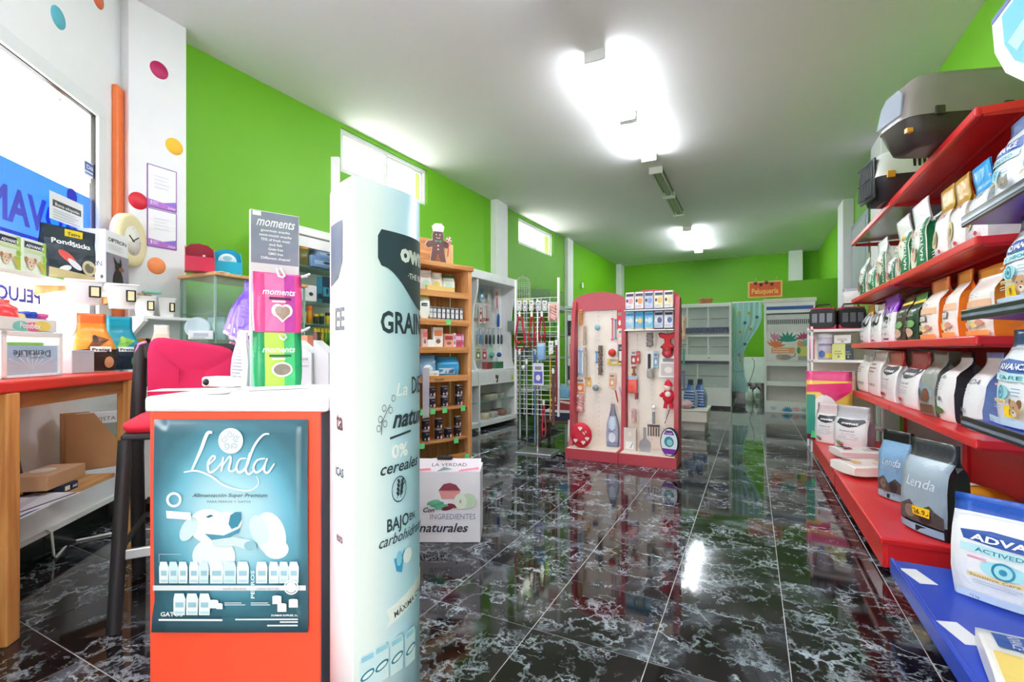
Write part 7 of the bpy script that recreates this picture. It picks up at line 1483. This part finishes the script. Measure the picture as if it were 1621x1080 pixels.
P = PR(lambda u, v, o: (u, -.0145-o, v)); P.disc(0, .13, .076, .125, '#e4e9f0', 24).poly([(-.045, .02), (.045, .02), (.07, .07), (-.07, .07)], '#7c2f9c').poly([(-.05, .20), (.05, .20), (.03, .24), (-.03, .24)], '#6a2f94').disc(0, .135, .045, .05, '#2f8f9c', 18).disc(.005, .13, .028, .03, '#8fc8d0', 14).text('Leash', 0, .208, .02, '#ffffff', w=.06).build('print', ov)
for i, (pt, pb, c, l) in enumerate(((500, 540, '#c4a888', 'beige chew toy hanging on the right side of the peg stand'), (545, 580, '#3f8a80', 'teal bottle hanging on the right side of the peg stand'), (585, 620, '#5a6a8a', 'slate toy hanging low on the right side of the peg stand'))):
    q = W(1080.5, pb, Y=4.80); D = -q.x*SN+q.y*CS; hangcard(0, 0, 0, .06, None, c, ['rope', 'stick', 'bone'][i], l, GR, pos=q, rz=R(60), h=(pb-pt)/750*D, cat='pet toy')

# --- white bench with blue bags beyond the peg stand
p = W(1098, 682, Z=0); bn_ = thing('low_bench', 'low white bench with drawers beyond the peg stand', 'bench', (p.x, p.y+.3, 0), 0)
MB().bbox(-.17, .17, -.32, .32, .12, .27, mat('#e6e2da', .5), .006).build('body', bn_); MB().bbox(-.18, .18, -.33, .33, .27, .29, mat('#efece6', .5), .004).build('top', bn_); MB().box(-.14, .14, -.29, .29, 0, .12, mat('#c4c0b8', .5)).build('plinth', bn_)
for i, (dx, dy, l) in enumerate(((-.06, -.1, 'blue and white striped bag nearer on the low bench'), (.05, .05, 'blue and white striped bag behind on the low bench'))):
    bag(l, (p.x+dx, p.y+.3+dy, .291), R(-20), .17, .13, .40, '#3a5f94', '#9fb4cc', '#2a3448', .8, art=lambda P, w, h: [P.rect(-w*.45, h*(.08+.1*i), w*.45, h*(.11+.1*i), '#c4d2e2', 3) for i in range(6)], fill=.55, neck=.45, group='striped bags on the bench')
tag(MB().blob((0, 0, .06), (.09, .09, .06), mat('#d8b4bc', .8, 0, .2, .8, 30), 14, 8).build('plush_ball', None, (p.x-.1, p.y+.05, .291), 0), 'fluffy pink plush ball at the end of the low bench', 'pet toy')

# ================================================================== BACK OF THE SHOP
# --- white cage cabinet
cg = thing('cage_cabinet', 'tall white cabinet of glass-fronted cages at the back', 'cabinet', (-.95, 9.77, 0), 0); CW = .605
MB().box(-CW, CW, .32, .34, 0, 1.98, mat('#f6fafa', .5)).build('back_panel', cg)
for x_ in (-CW, CW-.04): MB().bbox(x_, x_+.04, 0, .34, 0, 1.98, M_WH, .004).build('side_panel', cg)
for z0, z1, nm in ((1.93, 2.0, 'cornice'), (1.36, 1.40, 'rail'), (.90, 1.02, 'drawer_band'), (.30, .40, 'lower_rail'), (.05, .30, 'bottom_panel')): MB().bbox(-CW+.005, CW-.005, -.012, .32, z0, z1, M_WH, .004).build(nm, cg)
MB().box(-CW+.04, CW-.04, -.004, .06, 1.44, 1.54, mat('#6a6f8c', .8, 0, .9, .8, 90, nscale=55)).build('gravel_strip', cg)
MB().box(-CW+.04, CW-.04, -.013, -.008, .85, .90, mat('#3a4654', .4)).build('dark_strip', cg)  # dark strip below the drawer band
for z0, z1, cols in ((1.54, 1.93, 3), (1.02, 1.36, 3), (.40, .85, 2)):
    w_ = (2*CW-.08)/cols
    for i in range(cols):
        a = -CW+.04+w_*i
        MB().box(a, a+.025, 0, .03, z0, z1, M_WH).build('stile', cg); MB().box(a+.025, a+w_, .008, .012, z0, z1, glassm('#f0f6f6', .12, .05)).build('pane', cg)
        MB().tube([(a+.04, .2, z0+(z1-z0)*.45), (a+w_-.02, .2, z0+(z1-z0)*.45)], .008, woodm('#c9a880', '#a07c50', 3)).build('perch', cg)
        MB().bbox(a+w_*.35, a+w_*.6, .12, .22, z0, z0+.06, M_WH, .004).build('feeding_dish', cg)
MB().tube([(.22, -.012, .96), (.22, -.03, .96)], .012, M_CHROME).build('knob', cg); MB().box(-CW+.01, CW-.01, -.006, .3, 0, .05, M_BLACK).build('plinth', cg)
bk = MB().lathe([(.0001, 0), (.10, 0), (.14, .10), (.13, .11), (.09, .02), (.0001, .015)], mat('#9a6a3c', .8, 0, .2, .8, 60), 20); p = W(1117, 480, Y=9.95); tag(bk.build('wicker_basket', None, (p.x, 9.95, 2.001), 0), 'round brown wicker basket on the cage cabinet', 'basket')
# --- curtain in the doorway
cv = MB(); V = []; NX = 40
for j in range(25):
    t = j/24; z = 2.0-1.68*t
    pin = smooth((t-.15)/.45)*(1-.25*smooth((t-.72)/.28)); ro = []
    for i in range(NX+1):
        u = i/NX; xl, xr_ = -.335, .165
        xe_ = xr_ + (-.14-xr_)*pin; x = xl + (xe_-xl)*u
        ro.append((x, .03*math.sin(u*34+.6*math.sin(t*5))*(1-.2*pin) , z))
    V.append(ro)
cv.loft(V, sheer('#bfe0ea', .45, 'sheer_curtain', .12), False, False); cu_ = thing('curtain', 'sheer pale blue flowered curtain gathered in the doorway', 'curtain', (0, 9.95, 0), 0)
cv.build('cloth', cu_)
P = PR(lambda u, v, o: (u, -.034-o, v)); rnd = random.Random(9)
for u, v, c in ((-.22, 1.82, '#d8d04a'), (-.05, 1.80, '#cfc84a'), (.08, 1.72, '#4a5fa0'), (-.12, 1.62, '#4a5fa0'), (-.02, 1.5, '#c9a04a'), (-.2, 1.45, '#d8b84a'), (-.12, 1.22, '#4a5fa0'), (-.22, 1.02, '#c48a9c'), (-.2, .9, '#cfc83a'), (-.12, 1.0, '#d8cf4a')):
    for k in range(5): a = k*1.257; P.disc(u+.018*math.cos(a), v+.018*math.sin(a), .014, .014, c, 8); P.l -= 1
    P.l += 1; P.disc(u, v, .009, .009, '#7a5a2a', 8); P.l -= 2
P.build('flower_print', cu_); MB().tube([(-.34, 0, 2.01), (.175, 0, 2.01)], .012, M_WH).build('rod', cu_); MB().tube([(-.335, -.03, .72), (-.2, -.05, .70), (-.13, -.03, .72)], .012, mat('#8fb8cc', .7)).build('tie_band', cu_)
for i, (px_, l) in enumerate(((1186, 'white plastic jug on the grooming room floor, left one'), (1198, 'white plastic jug with label beside the hose, right one'))):
    q = W(px_, 634, Z=0); t = thing('plastic_jug', l, 'jug', (q.x, q.y, 0), .2, 'white jugs'); MB().loft([[(x_, y_, z_) for x_, y_, _ in rr(.07*s_, .07*s_, 0, .5, 16)] for s_, z_ in ((.95, 0), (1, .02), (1, .19), (.8, .23), (.3, .26), (.28, .28))], mat('#dfe4e4', .4)).build('body', t); MB().lathe([(.024, .28), (.024, .31), (.0001, .31)], mat('#5a6a7a' if i else '#c9cccc', .4), 12).build('cap', t)
    if i: MB().box(-.04, .04, -.072, -.069, .06, .16, mat('#8a8f94', .5)).build('paper_label', t)
tag(MB().tube([tuple(W(a, b, Y=11.6)) for a, b in ((1192, 628), (1190, 612), (1186, 606), (1190, 596), (1194, 582), (1194, 572), (1190, 566))], .009, mat('#8d9498', .4), 6).build('water_hose'), 'thin grey hose curving up beside the jugs', 'hose')
# --- sign
q = W(1208.5, 458, Y=10.0); sg2 = thing('shop_sign', 'orange hand-painted grooming sign with yellow border and paws', 'sign', (q.x+.02, 10.03, 0), 0); k_ = 8.86/750
MB().bbox(-.28, .29, -.012, .0, 2.09, 2.395, mat('#e8c86a', .5), .004).build('border', sg2); MB().box(-.25, .26, -.015, -.012, 2.115, 2.37, mat('#e25a2a', .5)).build('board', sg2)
P = PR(flat(-.015)); P.text('Peluquería', .005, 2.165, .14, '#f0cf5a', w=.44, bold=.02)
P.build('lettering', sg2)
for x_, z_ in ((-.15, 2.35), (-.06, 2.32), (.03, 2.355), (.12, 2.32)):
    P = PR(flat(-.016)); P.disc(x_, z_, .024, .02, '#1c1a1a', 10)
    for a in (40, 75, 105, 140): P.disc(x_+.034*math.cos(R(a)), z_+.034*math.sin(R(a)), .010, .011, '#1c1a1a', 8)
    P.build('paw_print', sg2)
for x_ in (-.16, .18): MB().tube([(x_, -.006, 2.395), (x_+.02, -.004, 2.47)], .003, M_STEEL, 5).build('hanging_wire', sg2)
# --- white fridge-like display unit with coral print
fu = thing('display_unit', 'white display unit with blue strip, vents and hamster print', 'display unit', (.585, 9.63, 0), 0); FW = .385
for x_ in (-FW, FW-.03): MB().bbox(x_, x_+.03, 0, .38, 0, 1.97, M_WH, .004).build('side_panel', fu)
MB().box(-FW+.03, FW-.03, .33, .36, .03, 1.95, mat('#dcd8d4', .5)).build('back_panel', fu); MB().bbox(-FW-.02, FW+.02, -.02, .38, 1.95, 2.02, mat('#e9e4dc', .5), .006).build('cornice', fu)
MB().bbox(-FW, FW, -.01, .05, 1.76, 1.95, M_WH, .006).build('header', fu); MB().box(-FW+.03, FW-.03, -.014, -.010, 1.82, 1.88, mat('#2a5fae', .4)).build('blue_strip', fu)
for i in range(22): x_ = -FW+.05+i*.031; MB().box(x_, x_+.018, .055, .06, 1.57, 1.65, mat('#5a6068', .5)).build('vent_slot', fu)
MB().box(-FW+.03, FW-.03, .06, .07, 1.42, 1.74, mat('#e4e4e2', .5)).build('vent_plate', fu)
for z0 in (.87, .52, .17): MB().bbox(-FW+.03, FW-.03, 0, .33, z0-.02, z0+.02, M_WH, .006).build('shelf', fu); MB().box(-FW+.03, FW-.03, -.004, .006, z0-.045, z0+.035, M_WH).build('shelf_front', fu)
MB().box(-FW, FW, -.005, .3, 0, .14, M_WH).build('plinth', fu)
pn = MB().box(-FW+.03, FW-.06, -.006, .004, .91, 1.43, mat('#f2efee', .45)).build('printed_panel', fu)
P = PR(flat(-.006)); leafy(P, -.03, 1.25, .2, '#1f8f7c', 1.57, 7); leafy(P, -.25, 1.28, .16, '#d88ab4', 1.2, 4); leafy(P, .22, 1.29, .15, '#b8486a', 1.8, 6); leafy(P, .25, 1.17, .16, '#8fb8a8', 1.9, 5); leafy(P, -.22, 1.15, .18, '#e87a4a', 1.4, 6); leafy(P, .12, 1.16, .14, '#ef9a6a', .7, 4)
P.rect(-.28, 1.05, .08, 1.15, '#f0a472').lines(-.26, .06, 1.06, 1.14, 2, '#f8e0cc', .2).rect(.13, .97, .31, 1.17, '#e6e078').disc(.14, 1.10, .03, .06, '#4f9a5a', 10).rect(.13, .93, .31, 1.0, '#b8b4ae')
P.disc(-.08, .98, .11, .05, '#a8968c', 16).disc(-.16, .985, .05, .045, '#b8a49a', 14).disc(-.19, .975, .02, .015, '#e8b4b0', 8).disc(-.14, 1.025, .02, .02, '#d8b4ac', 8).line([(.02, .98), (.08, 1.0), (.09, 1.05)], .012, '#8a7468').build('hamster_print', pn)
P = PR(flat(-.0055)); leafy(P, -.03, .02, .11, '#3f9fd0', 1.57, 7); leafy(P, .1, .03, .1, '#e8b0b4', 1.4, 5); leafy(P, .24, .02, .11, '#8fc4d8', 1.7, 5); leafy(P, -.25, .03, .1, '#b8d0e4', 1.5, 4); P.build('coral_print', fu)

# ================================================================== WHITE END SHELVING PAST THE RED GONDOLA
eu = thing('end_shelving', 'white end shelving with carriers and cartons past the red gondola', 'shelving unit', (.89, 6.06, 0), 0); EW = .32
for x_ in (-EW, EW-.02):
    for y_ in (0, .36): MB().box(x_, x_+.02, y_, y_+.02, 0, 1.36, M_WH).build('post', eu)
for z in (.30, .66, 1.0, 1.33): MB().bbox(-EW, EW, 0, .38, z-.03, z, M_WH, .004).build('shelf', eu)
MB().box(-EW, EW, .38, .39, .1, 1.36, mat('#efe6d6', .5)).build('back_panel', eu)
def ee(px_, z): q = W(px_, 555, Y=6.2); return (q.x, q.y, z+.001)
GE = 'goods on the white end shelving'
for i, (px_, l, rz_) in enumerate(((1303, 'black and red soft pet carrier, left one on the end shelving', -12), (1346, 'black and red soft pet carrier, right one on the end shelving', 4))):
    x0, y0, z0 = ee(px_, 1.33); t = thing('soft_carrier', l, 'pet carrier', (x0, y0-.02, z0), R(rz_), GE); BK = mat('#1f1c1f', .6)
    MB().loft([[(xx, yy, zz) for xx, zz, yy in rr(.122*s_, .11*s_, dd, .4, 20)] for s_, dd in ((.9, -.1), (1, -.08), (1, .08), (.9, .1))], BK).xf(Matrix.Translation((0, 0, .115))).build('body', t)
    MB().bbox(-.124, .124, -.09, .09, .0, .05, mat('#b82a44', .6), .01).build('red_base', t); MB().bbox(-.11, .11, -.085, .085, .20, .235, mat('#a82840', .6), .014).build('red_top', t)
    for k in range(3): MB().bbox(-.095+.068*k, -.045+.068*k, -.106, -.1, .07, .17, mat('#6a6e74', .4, .3), .006).build('mesh_window', t)
    MB().tube([(-.08, 0, .23), (-.06, 0, .27), (.06, 0, .27), (.08, 0, .23)], .008, BK, 6).build('handle', t)
bag('white and grey crumpled bag leaning on the right soft carrier', ee(1350, 1.61), R(-20), .18, .07, .16, '#e4e0e0', '#c9c4c8', '#a8a4ac', .8, wr=.02, group=GE, cat='bag', name='crumpled_bag')
for px_, w, h, c, c2, k, l in ((1285, .05, .26, '#e88aa8', '#f4c4d4', 'jar', 'pink bottle on the end shelving'), (1306, .15, .28, '#d4cede', '#e4dfe8', 'jar', 'large pale violet tub with white lid'), (1327, .12, .17, '#d8dc8a', '#e9eca8', 'box', 'pale lime carton on the end shelving'), (1342, .08, .16, '#2c4458', '#3a546a', 'box', 'dark blue carton beside the lime one'), (1333, .15, .09, '#f0eeec', '#e4e0dc', 'box2', 'white carton stacked above the lime carton')):
    x0, y0, z0 = ee(px_, 1.0)
    if k == 'jar':
        t = thing('plastic_tub', l, 'tub', (x0, y0-.03, z0), R(-8), GE); MB().lathe([(.0001, 0), (w/2*.92, 0), (w/2, h*.86), (.0001, h*.86)], mat(c, .4), 20).build('body', t); MB().lathe([(w*.53, h*.85), (w*.53, h), (.0001, h)], mat(c2, .4), 20).build('lid', t)
        if w > .1: P = PR(lambda u, v, o: ((w/2*.97+o)*math.sin(u/(w/2)), -(w/2*.97+o)*math.cos(u/(w/2)), v), .002); P.l = 3; P.text('OROPHARMA', 0, .15, .035, '#5a5478', w=.14, bold=.02).disc(-.03, .06, .03, .04, '#4a6ab0', 10).rect(.0, .02, .06, .07, '#e8dc4a', 2).build('lettering', t)
    else: carton(l, (x0, y0-.04, z0+(.175 if k == 'box2' else 0)), R(-10), w, .12, h, c, c2, art=lambda P, w_, h_: P.lines(-w_*.3, w_*.3, h_*.3, h_*.6, 2, '#9aa06a', .2).disc(0, h_*.2, w_*.1, h_*.1, '#8f9468', 10), group=GE)
for i, (px_, c, l) in enumerate(((1296, '#e6c49a', 'tan folded pack on the lower end shelf'), (1322, '#e8a8a8', 'pink folded pack on the lower end shelf'), (1344, '#f0c4b0', 'peach pack on the lower end shelf'))): bag(l, ee(px_, .66), R(-8), .125, .1, .22, c, '#d8b8a0', '#f0e8e4', .8, wr=.02, group=GE, cat='packet', name='packet')
# big colourful sack and oddments at the gondola end
def sack(P, w, h):
    P.poly([(-w*.49, h*.80), (w*.49, h*.84), (w*.49, h*.72), (w*.1, h*.55), (-w*.2, h*.7), (-w*.49, h*.70)], '#d8246a').disc(-w*.1, h*.42, w*.3, h*.24, '#f4f0ec', 18).disc(-w*.1, h*.36, w*.17, h*.18, '#b8743c', 14).disc(-w*.1, h*.44, w*.1, h*.06, '#e8c49a', 10)
    P.rect(w*.08, h*.2, w*.44, h*.44, '#8f2a4a', 3, 3).rect(w*.12, h*.25, w*.40, h*.39, '#e4c4c4', 2).rect(-w*.49, h*.08, -w*.3, h*.66, '#2a9a84', 2, 4).poly([(-w*.4, h*.03), (-w*.12, h*.03), (-w*.14, h*.18), (-w*.36, h*.16)], '#3fd87a')
q = W(1318, 690, Z=.2)
bag('large colourful dog food sack in yellow, magenta and teal at gondola end', (.70, 5.79, .1865), R(-6), .39, .17, .70, '#f0cf5a', '#e6b93a', '#e84a8a', .86, '#8f1f4a', .1, sack, None, fill=.66, seal=.9, wr=.012)
q = W(1276, 672, Z=0)
for i, (a, b, c, l) in enumerate(((1279, 655, '#e8c83a', 'yellow crumpled packet at the end of the red deck'), (1283, 700, '#d8c84a', 'yellow-handled bag on the floor by the red deck'))):
    q = W(a, b+14, Z=.0); bag(l, (q.x+.16, q.y+.15, .001), R(-30), .2, .12, .16+.16*(1-i), c, '#3a3c34', '#f0e09a', .8, wr=.03, neck=.6, cat='bag', name='crumpled_bag')
# wall panel by the far end of the right wall
p = W(1362, 460, X=1.39); tag(MB().bbox(-.55, .55, -.03, 0, 1.95, 3.0, mat('#8f9aa4', .4, .3), .01).build('wall_panel', None, (1.40, p.y, 0), -math.pi/2), 'grey framed panel high on the right green wall', 'wall panel')
MB().box(-.48, .48, -.036, -.03, 2.02, 2.93, mat('#aab4b8', .35)).build('inset', bpy.data.objects['wall_panel'])
